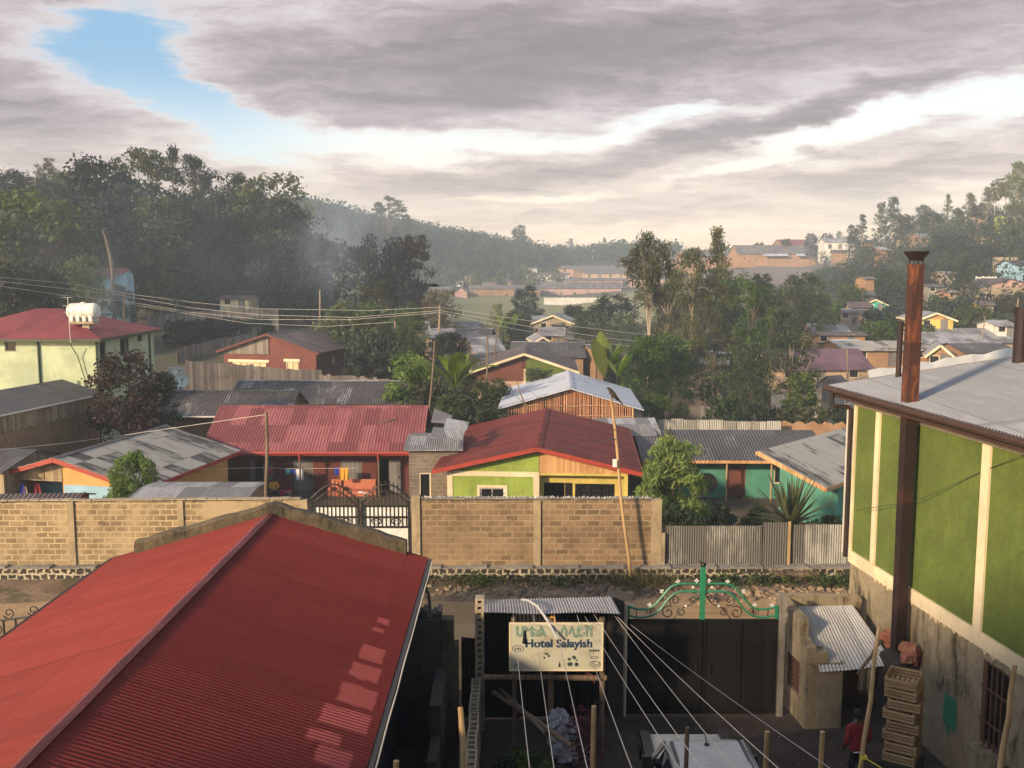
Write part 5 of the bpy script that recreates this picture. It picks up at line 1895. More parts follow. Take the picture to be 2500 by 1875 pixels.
# ------------------------------------------------------------------ parked off-roader
def car():
    Yf = at(1700, 1806, 17.6)
    xc = at(1715, 1840, 17.0).x
    T = thing('parked_car', 'dusty white off-road car parked nose to the black gate', 'car', (xc, 16.62, 0))
    # body: x across, y forward; profile stations (y, half width bottom, half width top, z bottom, z top)
    b = MB()
    def loft(b, st, close=True):
        rings = []
        for (y, w0, w1, z0, z1) in st:
            c = .08
            rings.append([V((-w0, y, z0)), V((w0, y, z0)), V((w0, y, z0 + (z1 - z0) * .5)), V((w1, y, z1 - c)), V((w1 - c, y, z1)), V((-w1 + c, y, z1)), V((-w1, y, z1 - c)), V((-w0, y, z0 + (z1 - z0) * .5))])
        for i in range(len(rings) - 1):
            for k in range(8):
                k2 = (k + 1) % 8
                b.poly([rings[i][k2], rings[i][k], rings[i + 1][k], rings[i + 1][k2]])
        b.poly(rings[0]); b.poly(rings[-1][::-1])
    loft(b, [(-2.25, .84, .80, .45, 1.0), (-2.2, .88, .86, .42, 1.12), (.55, .88, .86, .42, 1.12), (.9, .88, .83, .42, 1.10), (2.1, .86, .79, .45, 1.02), (2.25, .80, .74, .5, .92)])
    b.build('body', 'car_white', T)
    g = MB()
    loft(g, [(-2.12, .80, .70, 1.12, 1.70), (-1.95, .82, .68, 1.12, 1.80), (.25, .82, .68, 1.12, 1.80), (.95, .82, .70, 1.10, 1.18)])
    g.build('windows', 'glass_dark', T)
    f = MB()
    # roof panel with gutters and the pillars that frame the glass
    loft(f, [(-2.10, .71, .66, 1.765, 1.80), (-1.9, .73, .68, 1.785, 1.845), (-.8, .735, .69, 1.80, 1.868), (.15, .73, .68, 1.785, 1.845), (.32, .71, .66, 1.76, 1.80)])
    for sx in (-1, 1):
        for (y0, z0, y1, z1) in ((-2.12, 1.14, -2.0, 1.78), (-.95, 1.12, -.95, 1.8), (-.05, 1.12, -.05, 1.8), (.95, 1.12, .28, 1.77)):
            f.beam((sx * .825, y0, z0), (sx * .70, y1, z1), .05, .09)
    rf = f.build('roof', 'car_white', T)
    t = MB()
    for sx in (-1, 1):
        t.beam((sx * .62, -1.95, 1.850), (sx * .62, .12, 1.852), .06, .025)
        t.beam((sx * .735, -2.0, 1.80), (sx * .735, .2, 1.81), .03, .03)
    t.build('roof_channels', 'car_trim', rf)
    a = MB()
    a.ball((0, .02, 1.86), .05, 8, 5, (1, 1, .6))
    a.tube([(0, .02, 1.87), (-.01, .30, 2.05)], .010, 5)
    a.build('antenna', 'car_trim', rf)
    h = MB()
    for i in range(7):
        h.box((-.62 + .0, .98 + i * .13, 1.085 - i * .012), (.62, 1.06 + i * .13, 1.13 - i * .014))
    h.build('bonnet_ribs', 'car_white', T)
    for sx in (-1, 1):
        q = MB()
        q.hexa([(sx * .84 - .13, .75, 1.0), (sx * .84 + .06, .75, 1.0), (sx * .80 + .06, 2.18, .95), (sx * .80 - .13, 2.18, .95), (sx * .82 - .15, .75, 1.14), (sx * .82 + .06, .75, 1.12), (sx * .78 + .06, 2.18, 1.05), (sx * .78 - .13, 2.18, 1.07)])
        q.build('fender', 'car_trim', T)
    bp = MB()
    bp.box((-.90, 2.2, .42), (.90, 2.42, .72)); bp.box((-.88, -2.42, .42), (.88, -2.22, .68))
    bp.build('bumper', 'car_trim', T)
    for sx in (-1, 1):
        l = MB()
        l.box((sx * .78 - .07, -2.29, .72), (sx * .78 + .07, -2.24, 1.0))
        l.build('tail_light', 'tail_red', T)
        l = MB()
        l.box((sx * .62 - .1, 2.22, .74), (sx * .62 + .1, 2.29, .92))
        l.build('headlight', 'white_paint', T)
        m = MB()
        m.box((sx * .98 - .09, .62, 1.12), (sx * .98 + .09, .68, 1.32)); m.beam((sx * .84, .66, 1.14), (sx * .92, .66, 1.18), .03, .03)
        m.build('mirror', 'car_trim', T)
        for y in (-1.42, 1.42):
            w = MB()
            n = 20
            x0, x1 = sx * .66, sx * .90
            o = [(y + .37 * math.cos(6.283 * i / n), .37 + .37 * math.sin(6.283 * i / n)) for i in range(n)]
            w.prism([(x0, a_, c_) for a_, c_ in o], (x1 - x0, 0, 0))
            wh = w.build('wheel', 'car_trim', T)
            r = MB()
            o = [(y + .21 * math.cos(6.283 * i / n), .37 + .21 * math.sin(6.283 * i / n)) for i in range(n)]
            r.prism([(x1 + sx * .005, a_, c_) for a_, c_ in o], (sx * .012, 0, 0))
            r.build('rim', 'flashing', wh)
car()

# ------------------------------------------------------------------ wires and ropes from the yard up to the hotel
def strung(name, lab, pts, r, m, cat='wire', group=None, sag=.0, n=14):
    b = MB()
    P = []
    for i in range(len(pts) - 1):
        a, c = V(pts[i]), V(pts[i + 1])
        for k in range(n):
            t = k / n
            P.append(a.lerp(c, t) - V((0, 0, sag * 4 * t * (1 - t))))
    P.append(V(pts[-1]))
    b.tube(P, r, 5)
    return tag(b.build(name, m), lab, cat, group)
Y0, Y1 = 20.2, 5.0
for i, (a, c) in enumerate((((1253, 1500), (1294, 1885)), ((1302, 1497), (1354, 1885)), ((1352, 1497), (1436, 1885)), ((1408, 1500), (1546, 1885)), ((1428, 1505), (1675, 1900)), ((1450, 1500), (1720, 1885)),
                            ((1502, 1505), (1812, 1900)), ((1508, 1506), (1905, 1880)), ((1540, 1525), (2040, 1885)))):
    p, q = at(*a, Y0), at(*c, 9.0)
    nm = ['leftmost pale cord', 'second pale cord from the left', 'third pale cord from the left', 'fourth pale cord from the left', 'fifth pale cord from the left', 'sixth pale cord from the left',
          'left one of the three cords', 'middle one of the three cords', 'right one of the three cords'][i]
    tail = ' strung from the tin canopy down across the hotel sign' if i < 6 else ' fanning from the pipe post across the black gate'
    strung('cord', nm + tail, [p, q], .0052 if i != 8 else .0045, 'rope_white' if i != 8 else 'grey_cloth', 'cord', 'cords over the yard', .04)

# ------------------------------------------------------------------ people
def body(name, label, joints, edges, skins, loc, rz, cloth):
    """one continuous skinned body; cloth: list of (material, test(point)) by face centre"""
    me = bpy.data.meshes.new('body')
    keys = list(joints)
    me.from_pydata([joints[k][:3] for k in keys], [(keys.index(a), keys.index(b)) for a, b in edges], [])
    o = bpy.data.objects.new(name, me)
    COL.objects.link(o)
    m = o.modifiers.new('skin', 'SKIN')
    m.use_smooth_shade = True
    for i, k in enumerate(keys):
        r = joints[k][3]
        me.skin_vertices[0].data[i].radius = r if isinstance(r, tuple) else (r, r)
        me.skin_vertices[0].data[i].use_root = (i == 0)
    s = o.modifiers.new('sub', 'SUBSURF')
    s.levels = s.render_levels = 2
    dg = bpy.context.evaluated_depsgraph_get()
    dg.update()
    nm = bpy.data.meshes.new_from_object(o.evaluated_get(dg))
    o.modifiers.clear()
    o.data = nm
    nm.materials.clear()
    for k in skins:
        nm.materials.append(MATS[k])
    for p in nm.polygons:
        p.material_index = cloth(p.center)
        p.use_smooth = True
    o.location = loc
    o.rotation_euler = (0, 0, rz)
    return tag(o, label, 'person')
HUMAN = [('pelvis', 'belly'), ('belly', 'chest'), ('chest', 'neck'), ('neck', 'head'), ('head', 'crown')]
for s in 'lr':
    HUMAN += [('chest', 'sh' + s), ('sh' + s, 'el' + s), ('el' + s, 'wr' + s), ('wr' + s, 'palm' + s), ('pelvis', 'hip' + s), ('hip' + s, 'kn' + s), ('kn' + s, 'an' + s), ('an' + s, 'toe' + s)]
    for i in range(4):
        HUMAN += [('palm' + s, f'f{i}a' + s), (f'f{i}a' + s, f'f{i}b' + s)]
    HUMAN += [('palm' + s, 'tha' + s), ('tha' + s, 'thb' + s)]
def hands(J, s, out):
    """fingers hanging from the palm: unequal, slightly curled; out = sideways sign"""
    w, p = V(J['wr' + s][:3]), V(J['palm' + s][:3])
    d = (p - w).normalized()
    f = V((0, 1, 0)) if abs(d.y) < .7 else V((out, 0, 0))
    side = d.cross(V((1, 0, 0)) if abs(d.x) < .8 else V((0, 1, 0))).normalized()
    for i, L in enumerate((.062, .075, .070, .054)):
        a = p + side * (.030 - .02 * i) + d * .035
        J[f'f{i}a' + s] = (*(a + d * L * .5), .0095)
        J[f'f{i}b' + s] = (*(a + d * L + V((-out * .018, 0, 0))), .008)
    J['tha' + s] = (*(w + d * .035 + side * .045), .011)
    J['thb' + s] = (*(w + d * .075 + side * .058), .009)
def head_parts(o, J, hair_back=True):
    h = V(J['head'][:3])
    f = MB()
    # face: eyes, nose, mouth, ears (front is local +y)
    f.ball(h + V((0, .098, .0)), .020, 7, 5, (.8, 1.1, 1.3))
    for sx in (-1, 1):
        f.ball(h + V((sx * .078, .0, .005)), .028, 7, 5, (.4, .8, 1.2))
    f.build('nose_and_ears', 'skin', o, smooth=True)
    e = MB()
    for sx in (-1, 1):
        e.ball(h + V((sx * .032, .086, .028)), .011, 7, 5)
    e.beam(h + V((-.025, .088, -.045)), h + V((.025, .088, -.045)), .008, .010)
    e.build('eyes_and_mouth', 'hair', o)
    c = MB()
    c.ball(h + V((0, -.018, .045)), .108, 12, 8, (.92, 1.0, .92))
    c.build('hair', 'hair', o, smooth=True)
def standing_person():
    J = {'pelvis': (0, 0, .95, (.15, .11)), 'belly': (0, .0, 1.10, (.145, .105)), 'chest': (0, .01, 1.33, (.165, .115)), 'neck': (0, .02, 1.49, .055), 'head': (0, .04, 1.60, (.078, .09)), 'crown': (0, .035, 1.68, (.06, .07)),
         'shl': (-.19, .0, 1.40, .068), 'ell': (-.25, -.05, 1.12, .052), 'wrl': (-.22, .12, .93, .036), 'palml': (-.20, .17, .86, (.034, .02)),
         'shr': (.19, .0, 1.40, .068), 'elr': (.25, -.03, 1.12, .052), 'wrr': (.21, .16, .97, .036), 'palmr': (.19, .22, .93, (.034, .02)),
         'hipl': (-.09, 0, .88, .098), 'knl': (-.10, .02, .50, .065), 'anl': (-.11, -.02, .09, .046), 'toel': (-.13, .14, .035, (.042, .03)),
         'hipr': (.09, 0, .88, .098), 'knr': (.10, .05, .50, .065), 'anr': (.11, .04, .09, .046), 'toer': (.13, .20, .035, (.042, .03))}
    for s, o_ in (('l', -1), ('r', 1)):
        hands(J, s, o_)
    p = at(2096, 1757, 18.3)
    def cl(c):
        if c.z > 1.47 or (c.z < 1.02 and abs(c.x) > .165 and c.z > .7):
            return 1
        if c.z < .10: return 2
        return 0 if c.z > .92 else 2
    o = body('person', 'person in a dark red jacket standing with their back turned beside the crates', J, HUMAN, ['red_cloth', 'skin', 'dark_cloth'], (p.x, 18.3, 0), R(8), cl)
    head_parts(o, J)
    b = MB()
    b.tube([(.15 * math.cos(a), .115 * math.sin(a) + .0, .905 + .008 * math.sin(3 * a)) for a in [6.283 * i / 20 for i in range(21)]], .014, 5)
    b.build('shirt_hem', 'white_cloth', o)
standing_person()
def seated_person(loc, rz):
    J = {'pelvis': (0, 0, .50, (.15, .12)), 'belly': (0, .02, .66, (.14, .105)), 'chest': (0, .08, .90, (.16, .11)), 'neck': (0, .11, 1.06, .052), 'head': (0, .15, 1.17, (.076, .088)), 'crown': (0, .15, 1.25, (.058, .07)),
         'shl': (-.19, .08, .97, .064), 'ell': (-.25, .20, .74, .050), 'wrl': (-.12, .38, .64, .035), 'palml': (-.08, .44, .60, (.033, .02)),
         'shr': (.19, .08, .97, .064), 'elr': (.25, .20, .74, .050), 'wrr': (.12, .38, .64, .035), 'palmr': (.08, .44, .60, (.033, .02)),
         'hipl': (-.10, .04, .48, .10), 'knl': (-.14, .46, .50, .070), 'anl': (-.14, .42, .09, .046), 'toel': (-.16, .58, .035, (.042, .03)),
         'hipr': (.10, .04, .48, .10), 'knr': (.14, .46, .50, .070), 'anr': (.14, .46, .09, .046), 'toer': (.16, .62, .035, (.042, .03))}
    for s, o_ in (('l', -1), ('r', 1)):
        hands(J, s, o_)
    def cl(c):
        if c.z > 1.03 or (abs(c.z - .62) < .12 and c.y > .36 and abs(c.x) < .13): return 1
        return 0 if c.z > .55 and c.y < .34 else 2
    o = body('person', 'person in a yellowish top sitting on the porch bench of the red brick row house', J, HUMAN, ['gold_cloth', 'skin', 'dark_cloth'], loc, rz, cl)
    head_parts(o, J)
# ------------------------------------------------------------------ houses beyond the road
def rowhouse():
    zb = -2.3
    holes = [(1.85, .85, 2.55, 1.9, 'x'), (4.3, 0, 5.4, 1.95, 'x'), (6.95, .80, 8.15, 1.92, 'x'), (9.0, 0, 9.68, 2.0, 'x')]
    T = house('row_house', 'long maroon brick row house with a faded red tin roof and a porch', (-11.1, 57.2, zb), 0, 11.1, 5.8, 3.22, 1.40,
              'pink_red_tin', 'maroon_brick', .6, 1.3, {'S': holes}, hb=1.2)
    O, ux = V((-5.55, -2.9, 0)), V((1, 0, 0))
    b = MB()
    b.tube([(-6.15, -4.24, 2.60), (6.15, -4.24, 2.60)], .085, 8)
    b.box((-6.15, -4.16, 2.44), (6.15, -4.12, 2.64))
    b.build('gutter', 'red_fascia', T)
    for x in (-5.3, -.62, 3.72):
        b = MB()
        b.tube([(x, -4.1, 0), (x, -4.1, 2.55)], .055, 8)
        b.build('porch_post', 'dark_pole_wood', T)
        b = MB()
        b.tube([(x, -4.26, 2.58), (x, -4.22, 2.25)], .06, 8)
        b.build('gutter_outlet', 'red_fascia', T)
    b = MB()
    b.box((-5.9, -4.5, -.7), (5.9, -2.92, .0))
    b.build('porch_floor', 'terracotta_floor', T)
    def panel(nm, s0, z0, s1, z1, y=-2.96, m='door_boards'):
        b = MB()
        b.box((s0 - 5.55, y - .03, z0), (s1 - 5.55, y + .0, z1))
        return b.build(nm, m, T)
    d = panel('shutter', 1.85, .85, 2.15, 1.9, -2.86); panel('shutter', 2.6, .82, 3.15, 1.92)
    d = panel('door', 4.3, 0, 5.4, 1.95, -2.86)
    b = MB(); b.box((-.30, -2.93, .9), (-.24, -2.90, 1.05)); b.build('handle', 'dark_iron', d)
    d = panel('shutter', 6.95, .80, 8.15, 1.92, -2.86)
    d = panel('door', 9.70, 0, 10.38, 2.0, -2.96)
    b = MB(); b.box((4.7, -3.02, .9), (4.76, -2.995, 1.05)); b.build('handle', 'dark_iron', d)
    # a stick and small things on the roof
    b = MB()
    p, q = at(923, 1040, 55.6), at(967, 1027, 55.9)
    b.beam(p + V((0, -.1, .15)), q + V((0, -.1, .15)), .07, .07)
    tag(b.build('loose_plank', 'dark_pole_wood'), 'dark plank lying on the faded red roof of the row house', 'plank')
    # washing on the line
    W = 53.25
    strung('clothes_line', 'thin clothes line stretched along the porch of the row house', [at(640, 1140, W), at(700, 1144, W), at(870, 1143, W)], .012, 'wire_pale', 'line')
    for u0, u1, v0, v1, m, lab in ((657, 663, 1142, 1157, 'magenta_cloth', 'magenta cloth on the clothes line beside the pole'), (664, 670, 1142, 1155, 'red_cloth', 'red cloth on the clothes line next to the magenta one'),
                                   (697, 708, 1146, 1158, 'teal_cloth', 'teal cloth on the clothes line'), (709, 722, 1147, 1157, 'royal_cloth', 'blue cloth on the clothes line between teal and white'),
                                   (722, 741, 1146, 1172, 'white_cloth', 'white shirt hanging on the clothes line'), (816, 828, 1142, 1160, 'royal_cloth', 'blue cloth on the clothes line beside the yellow one'),
                                   (829, 851, 1142, 1172, 'gold_cloth', 'large yellow cloth on the clothes line in front of the shutter')):
        a, c = at(u0, v0, W - .02), at(u1, v1, W - .02)
        b = MB()
        n = 7
        pts = []
        for i in range(n + 1):
            x = a.x + (c.x - a.x) * i / n
            pts.append((x, W + .05 * math.sin(i * 1.9)))
        for i in range(n):
            dz = .06 * math.sin(i * 2.3)
            A = [(pts[i][0], pts[i][1], c.z + dz * .6), (pts[i + 1][0], pts[i + 1][1], c.z + .06 * math.sin((i + 1) * 2.3) * .6), (pts[i + 1][0], W, a.z), (pts[i][0], W, a.z)]
            b.poly(A)
            b.poly([(p[0], p[1] + .012, p[2]) for p in A][::-1])
        tag(b.build('laundry', m), lab, 'laundry', 'washing on the line')
    # sofa and chair on the porch, a bench with the seated person
    def sofa(lab, u0, u1, Y, nm):
        p, q = at(u0, 1208, Y), at(u1, 1208, Y)
        w = q.x - p.x
        S = thing(nm, lab, nm.replace('_', ' '), ((p.x + q.x) / 2, Y, zb), 0, None)
        b = MB(); b.box((-w / 2 + .12, -.42, .12), (w / 2 - .12, .25, .42)); b.build('seat', 'sofa_cloth', S)
        b = MB(); b.hexa([(-w / 2, .12, .1), (w / 2, .12, .1), (w / 2, .36, .1), (-w / 2, .36, .1), (-w / 2, .24, .95), (w / 2, .24, .95), (w / 2, .42, .92), (-w / 2, .42, .92)]); b.build('backrest', 'sofa_cloth', S)
        for sx in (-1, 1):
            b = MB(); b.box((sx * w / 2 - .09, -.44, .08), (sx * w / 2 + .09, .10, .58)); b.build('armrest', 'sofa_cloth', S)
    sofa('long orange sofa standing on the porch of the row house', 838, 916, 53.6, 'sofa')
    sofa('orange armchair beside the sofa on the row house porch', 808, 832, 53.6, 'armchair')
    b = MB()
    p = at(882, 1202, 53.2)
    b.ball(p, .12, 8, 5, (1.6, 1, .5)); b.ball(p + V((.2, 0, -.05)), .09, 8, 5, (1.8, 1, .5))
    tag(b.build('white_cloth', 'white_cloth'), 'crumpled white cloth on the orange sofa', 'cloth')
    B = at(676, 1206, 53.2)
    S = thing('bench', 'low bench on the porch under the seated person', 'bench', (B.x, 53.2, zb))
    b = MB(); b.box((-.75, -.2, .36), (.85, .22, .42)); b.build('seat', 'old_boards', S)
    for x in (-.65, .75):
        b = MB(); b.box((x - .04, -.18, 0), (x + .04, .2, .36)); b.build('leg', 'old_boards', S)
    b = MB()
    b.box((B.x + .15, 53.02, zb + .423), (B.x + .85, 53.42, zb + .47)); b.box((B.x + .2, 53.0, zb + .25), (B.x + .5, 53.015, zb + .46))
    tag(b.build('striped_blanket', 'magenta_cloth'), 'reddish blanket folded on the porch bench', 'blanket')
    seated_person((B.x - .15, 53.15, zb - .05), R(200))
    for u, lab in ((539, 'left pale bucket hanging in the row house porch'), (550, 'right pale bucket hanging in the row house porch')):
        p = at(u, 1166 if u == 539 else 1160, 53.9)
        K = thing('bucket', lab, 'bucket', p - V((0, 0, .18)))
        b = MB(); b.tube([(0, 0, 0), (0, 0, .3)], [.12, .16], 12); b.build('pail', 'white_paint', K)
        b = MB(); b.tube([(.16 * math.cos(a), 0, .3 + .14 * math.sin(a)) for a in [math.pi * i / 8 for i in range(9)]], .01, 5); b.build('handle', 'dark_iron', K)
rowhouse()

# two patched grey roofs behind it
house('long_house', 'mud house with patched grey roof and white gutter, left behind the row house', (-18.6, 65.2, -2.0), 0, 7.7, 4.6, 3.25, .95, 'rust_patch_tin', 'orange_mud', .45, .75, gutter='white_gutter', ridgecap='grey_tin', hb=1.5, group='patched grey roofs')
house('long_house', 'long house with pale sheets along its grey roof ridge, just behind the row house', (-13.7, 73.5, -2.2), 0, 13.0, 6.4, 3.1, 1.05, 'rust_patch_tin', 'mud_wall', .5, .7, ridgecap='pale_tin', hb=1.5, group='patched grey roofs')
# left house with roof lights
def left_house():
    T = house('gable_house', 'house with blue and orange gable, red fascia and rows of pale roof sheets', (-19.95, 48.4, -1.95), R(79), 8.4, 7.8, 2.62, 1.12, 'skylight_tin', 'orange_paint', .6, .5,
              {'W': [(.5, 0, 3.9, 3.02, 'x')]}, fascia='red_fascia', hb=1.0, ridgecap='grey_tin', ridge=0.0)
    b = MB()
    b.poly([(-3.0, 3.8, -.2), (-3.0, -.02, -.2), (-3.0, -.02, 2.6), (-3.0, 3.8, 2.6)])
    b.build('porch_wall', 'blue_paint', T)
    b = MB()
    b.box((-4.235, -3.92, -.5), (-4.205, -.08, 2.42))
    b.build('dado', 'skyblue_paint', T)
    b = MB()
    b.box((-4.24, 0.0, 2.56), (-4.12, 3.7, 2.66))
    b.prism([(-4.23, 0, 2.67), (-4.23, 3.86, 2.67), (-4.23, 0.0, 3.70)], (.02, 0, 0))
    for y in (.95, 2.2, 3.3):
        b.box((-4.26, y - .04, 2.66), (-4.235, y + .04, 3.6 - abs(y) * .29))
    b.build('timber_frame', 'old_boards', T)
    b = MB()
    b.box((-4.3, 3.35, -.3), (-4.18, 3.5, 2.6)); b.box((-4.3, 2.65, -.3), (-4.2, 2.75, 2.0))
    b.build('post', 'dark_pole_wood', T)
    b = MB()
    for i in range(12):
        b.box((-4.05, .25 + i * .1, -.1), (-4.02, .29 + i * .1, 1.05))
    b.build('railing', 'dark_iron', T)
    for u, m, lab, v0, v1 in ((90, 'red_cloth', 'red cloth hung to dry in the porch of the blue and orange house', 1180, 1212), (60, 'peach_paint', 'pinkish cloth hung in the same porch, left of the red one', 1187, 1210), (54, 'royal_cloth', 'dark blue cloth hung at the porch post of the blue and orange house', 1182, 1212)):
        p, q = at(u, v0, 42.6), at(u, v1, 42.6)
        b = MB()
        w = .16 if u != 90 else .24
        n = 6
        for i in range(n):
            a, c = -w + 2 * w * i / n, -w + 2 * w * (i + 1) / n
            ya, yc = .05 * math.sin(i * 2), .05 * math.sin(i * 2 + 2)
            b.prism([(p.x + a * .4, p.y + ya, p.z), (p.x + a, q.y + ya, q.z), (p.x + c, q.y + yc, q.z), (p.x + c * .4, p.y + yc, p.z)], (0, .015, 0))
        tag(b.build('laundry', m), lab, 'laundry', 'washing on the line')
left_house()
house('shed', 'low shed with a flat rusting tin roof right behind the left block wall', (-12.3, 37.7, -1.2), R(0), 4.3, 2.8, 2.85, .12, 'pale_tin', 'mud_wall', .15, .15, hb=1.5, cat='shed')
house('shed', 'thatch coloured lean-to roof at the far left behind the wall', (-18.4, 37.0, -1.2), R(4), 3.2, 2.2, 2.6, .28, 'brown_tin', 'mud_wall', .2, .2, hb=1.5, cat='shed')
# dark boarded house at the left edge
def boarded():
    T = house('boarded_house', 'dark mud house with a band of old boards under its eave, below the mint house', (-28.3, 53.9, -1.6), R(79.4), 9.5, 5.2, 4.55, .72, 'grey_tin', 'mud_wall', .4, .25, hb=1.0)
    b = MB()
    for i in range(30):
        x = -4.75 + i * .315
        b.box((x, -2.66, 3.55 + .05 * math.sin(i * 2.7)), (x + .305, -2.615, 4.42))
    b.build('board_band', 'old_boards', T)
    b = MB()
    b.tube([(-5.1, -2.95, 4.5), (5.1, -2.95, 4.5)], .05, 6)
    b.build('gutter', 'white_gutter', T)
boarded()
house('shed', 'black tarred shed roof at the left edge under the boarded house', (-25.2, 46.2, -1.6), R(-12), 5.0, 4.0, 2.9, .5, 'grey_tin', 'old_boards', .3, .4, hb=1.0, cat='shed')

# mint two storey house with the tank
def mint():
    zb = -1.2
    T = house('mint_house', 'tall mint green house with a hipped red roof, left edge', (-30.9, 65.3, zb), 0, 10.2, 9.8, 7.42, 1.5, 'mint_roof_tin', 'mint_paint', .5, .5,
              {'S': [(4.55, 6.5, 5.25, 7.1)], 'E': [(.55, 5.65, 1.45, 7.1), (3.75, 5.9, 4.65, 7.1), (6.75, 6.6, 7.65, 7.1)]}, hip=4.3, hb=1.0, win='door_boards')
    b = MB()
    for (x0, y0, x1, y1) in ((-5.65, -5.45, 5.65, -5.45), (5.65, -5.45, 5.65, 5.45)):
        b.beam((x0, y0, 7.22), (x1, y1, 7.22), .10, .16)
    b.build('gutter', 'green_gutter', T)
    for (x, y) in ((1.55, -4.98), (5.16, -4.98), (5.18, 3.9), (5.18, -.1)):
        b = MB()
        b.tube([(x, y, -.5), (x, y, 7.2)], .065, 7)
        b.build('downpipe', 'green_gutter', T)
    b = MB()
    b.tube([(-4, -4.95, 4.0), (5.1, -4.95, 3.98)], .035, 6)
    for x in (3.9, 4.35):
        b.tube([(x, -4.98, 3.2), (x, -4.98, 4.7)], .035, 6)
    b.build('water_pipes', 'green_gutter', T)
    # tank on its stand
    p = at(204, 760, 62.0)
    K = thing('water_tank', 'white ribbed plastic water tank on a stand above the red hipped roof', 'water tank', (p.x, 62.0, 0))
    zc = p.z
    b = MB()
    prof = [(-.98, .05), (-.94, .38), (-.80, .50), (-.5, .52), (-.47, .54), (-.42, .54), (-.40, .52), (.0, .52), (.03, .54), (.08, .54), (.1, .52), (.5, .52), (.53, .54), (.58, .54), (.8, .50), (.94, .38), (.98, .05)]
    b.tube([(x, 0, zc) for x, r in prof], [r for x, r in prof], 20)
    for x in (-.6, -.2, .2, .6):
        b.box((x - .10, -.5, zc - .62), (x + .10, .5, zc - .3))
    b.ball((0, 0, zc + .53), .17, 10, 5, (1, 1, .4))
    b.build('tank', 'tank_white', K, smooth=False)
    b = MB()
    b.box((-.75, -.5, zc - .78), (.8, .5, zc - .622))
    b.build('platform', 'concrete', K)
    b = MB()
    b.box((-.02, -.25, 5.9), (.42, .25, zc - .782))
    b.build('column', 'tan_wall', K)
    q = at(165, 726, 59.6)
    b = MB()
    e = at(170, 838, 59.6)
    b.tube([(q.x, 59.6, q.z), (q.x + .04, 59.6, e.z)], .025, 6)
    for dz in (0, .5, .9):
        b.tube([(q.x - .3, 59.6, q.z - dz), (q.x + .3, 59.6, q.z - dz)], .012, 5)
    tag(b.build('aerial', 'wire_pale'), 'thin aerial mast in front of the red hipped roof', 'aerial')
    strung('cable', 'dark cable drooping across the mint wall from the aerial', [at(170, 838, 59.7), at(190, 870, 60.2), at(208, 928, 60.25)], .03, 'green_gutter', 'cable')
mint()

# lime and yellow house
def lime():
    zb, Lx = -1.9, 11.0
    T = house('lime_house', 'lime and yellow house with a dark red tin roof behind the block wall', (1.62, 51.7, zb), R(86), Lx, 8.6, 2.9, 1.0, 'dark_red_tin', 'yellow_paint', .95, .65,
              {'W': [(4.6, 0, 5.6, 2.05, 'x'), (6.1, .95, 8.0, 2.02)]}, fascia='red_fascia', hb=.8, ridgecap='dark_red_tin', win='dark_iron', bars=.16, gable='yellow_paint')
    xf = -Lx / 2 - .50
    def slope(s):                     # wall top under the roof at distance s from the left end
        return 2.9 + 1.0 * (1 - abs(s - 4.3) / 4.3) - .02
    O, ux = V((xf, 4.3, 0)), V((0, -1, 0))
    b = MB()
    hole = (1.55, .95, 2.75, 1.86)
    facade(b, O, ux, 4.38, -.8, 2.88, [hole])
    b.poly([(xf, 4.3, 2.88), (xf, -.08, 2.88), (xf, -.08, slope(4.3)), (xf, 0.0, slope(4.3)), (xf, 4.3, slope(0))])
    b.poly([(xf, -.08, -.8), (-Lx / 2, -.08, -.8), (-Lx / 2, -.08, slope(4.3)), (xf, -.08, slope(4.3))])
    b.build('front_bay', 'lime_paint', T)
    window(T, O, ux, hole, 'white_paint', 'glass_dark', bars=.14, trim='trim_cream', trimw=.13)
    b = MB()
    def strip(s0, z0, s1, z1, d=.03):
        b.box((xf - d, 4.3 - s1, z0), (xf + .02, 4.3 - s0, z1))
    strip(-.02, 2.42, 4.40, 2.66); strip(-.02, 0.25, .24, 2.417); strip(4.12, .25, 4.40, 2.417)
    b.build('bands', 'trim_cream', T)
    b = MB()
    strip(-.02, -.3, .24, .247); strip(4.12, -.3, 4.40, .247)
    b.build('plinth', 'red_fascia', T)
    b = MB()
    b.prism([(xf + .02, -.10, 2.62), (xf + .02, -4.3, 2.62), (xf + .02, -4.3, slope(8.6)), (xf + .02, -.10, slope(4.4))], (.05, 0, 0))
    b.build('board_gable', 'orange_boards', T)
    b = MB()
    b.box((xf, -4.3, 2.50), (xf + .14, -.1, 2.617)); b.box((xf + .02, -4.3, -.5), (xf + .2, -4.12, 2.5))
    b.build('porch_beam', 'yellow_paint', T)
    # door leaf standing half open
    b = MB(); b.box((-Lx / 2 - .05, 4.3 - 5.95, 0), (-Lx / 2 - .01, 4.3 - 5.62, 2.05)); b.build('door', 'glass_dark', T)
    for u, v, m in ((1385, 1037, 'white_paint'), (1417, 1079, 'white_paint'), (1553, 1144, 'white_paint')):
        pass
lime()
house('block_hut', 'grey block hut roofed with loose tin sheets between row house and lime house', (-4.05, 51.0, -2.2), R(2), 2.5, 4.6, 3.5, .25, 'pale_tin', 'grey_blocks', .25, .3, {'S': [(.5, 1.0, 1.1, 2.3)]}, hb=.8, cat='hut')
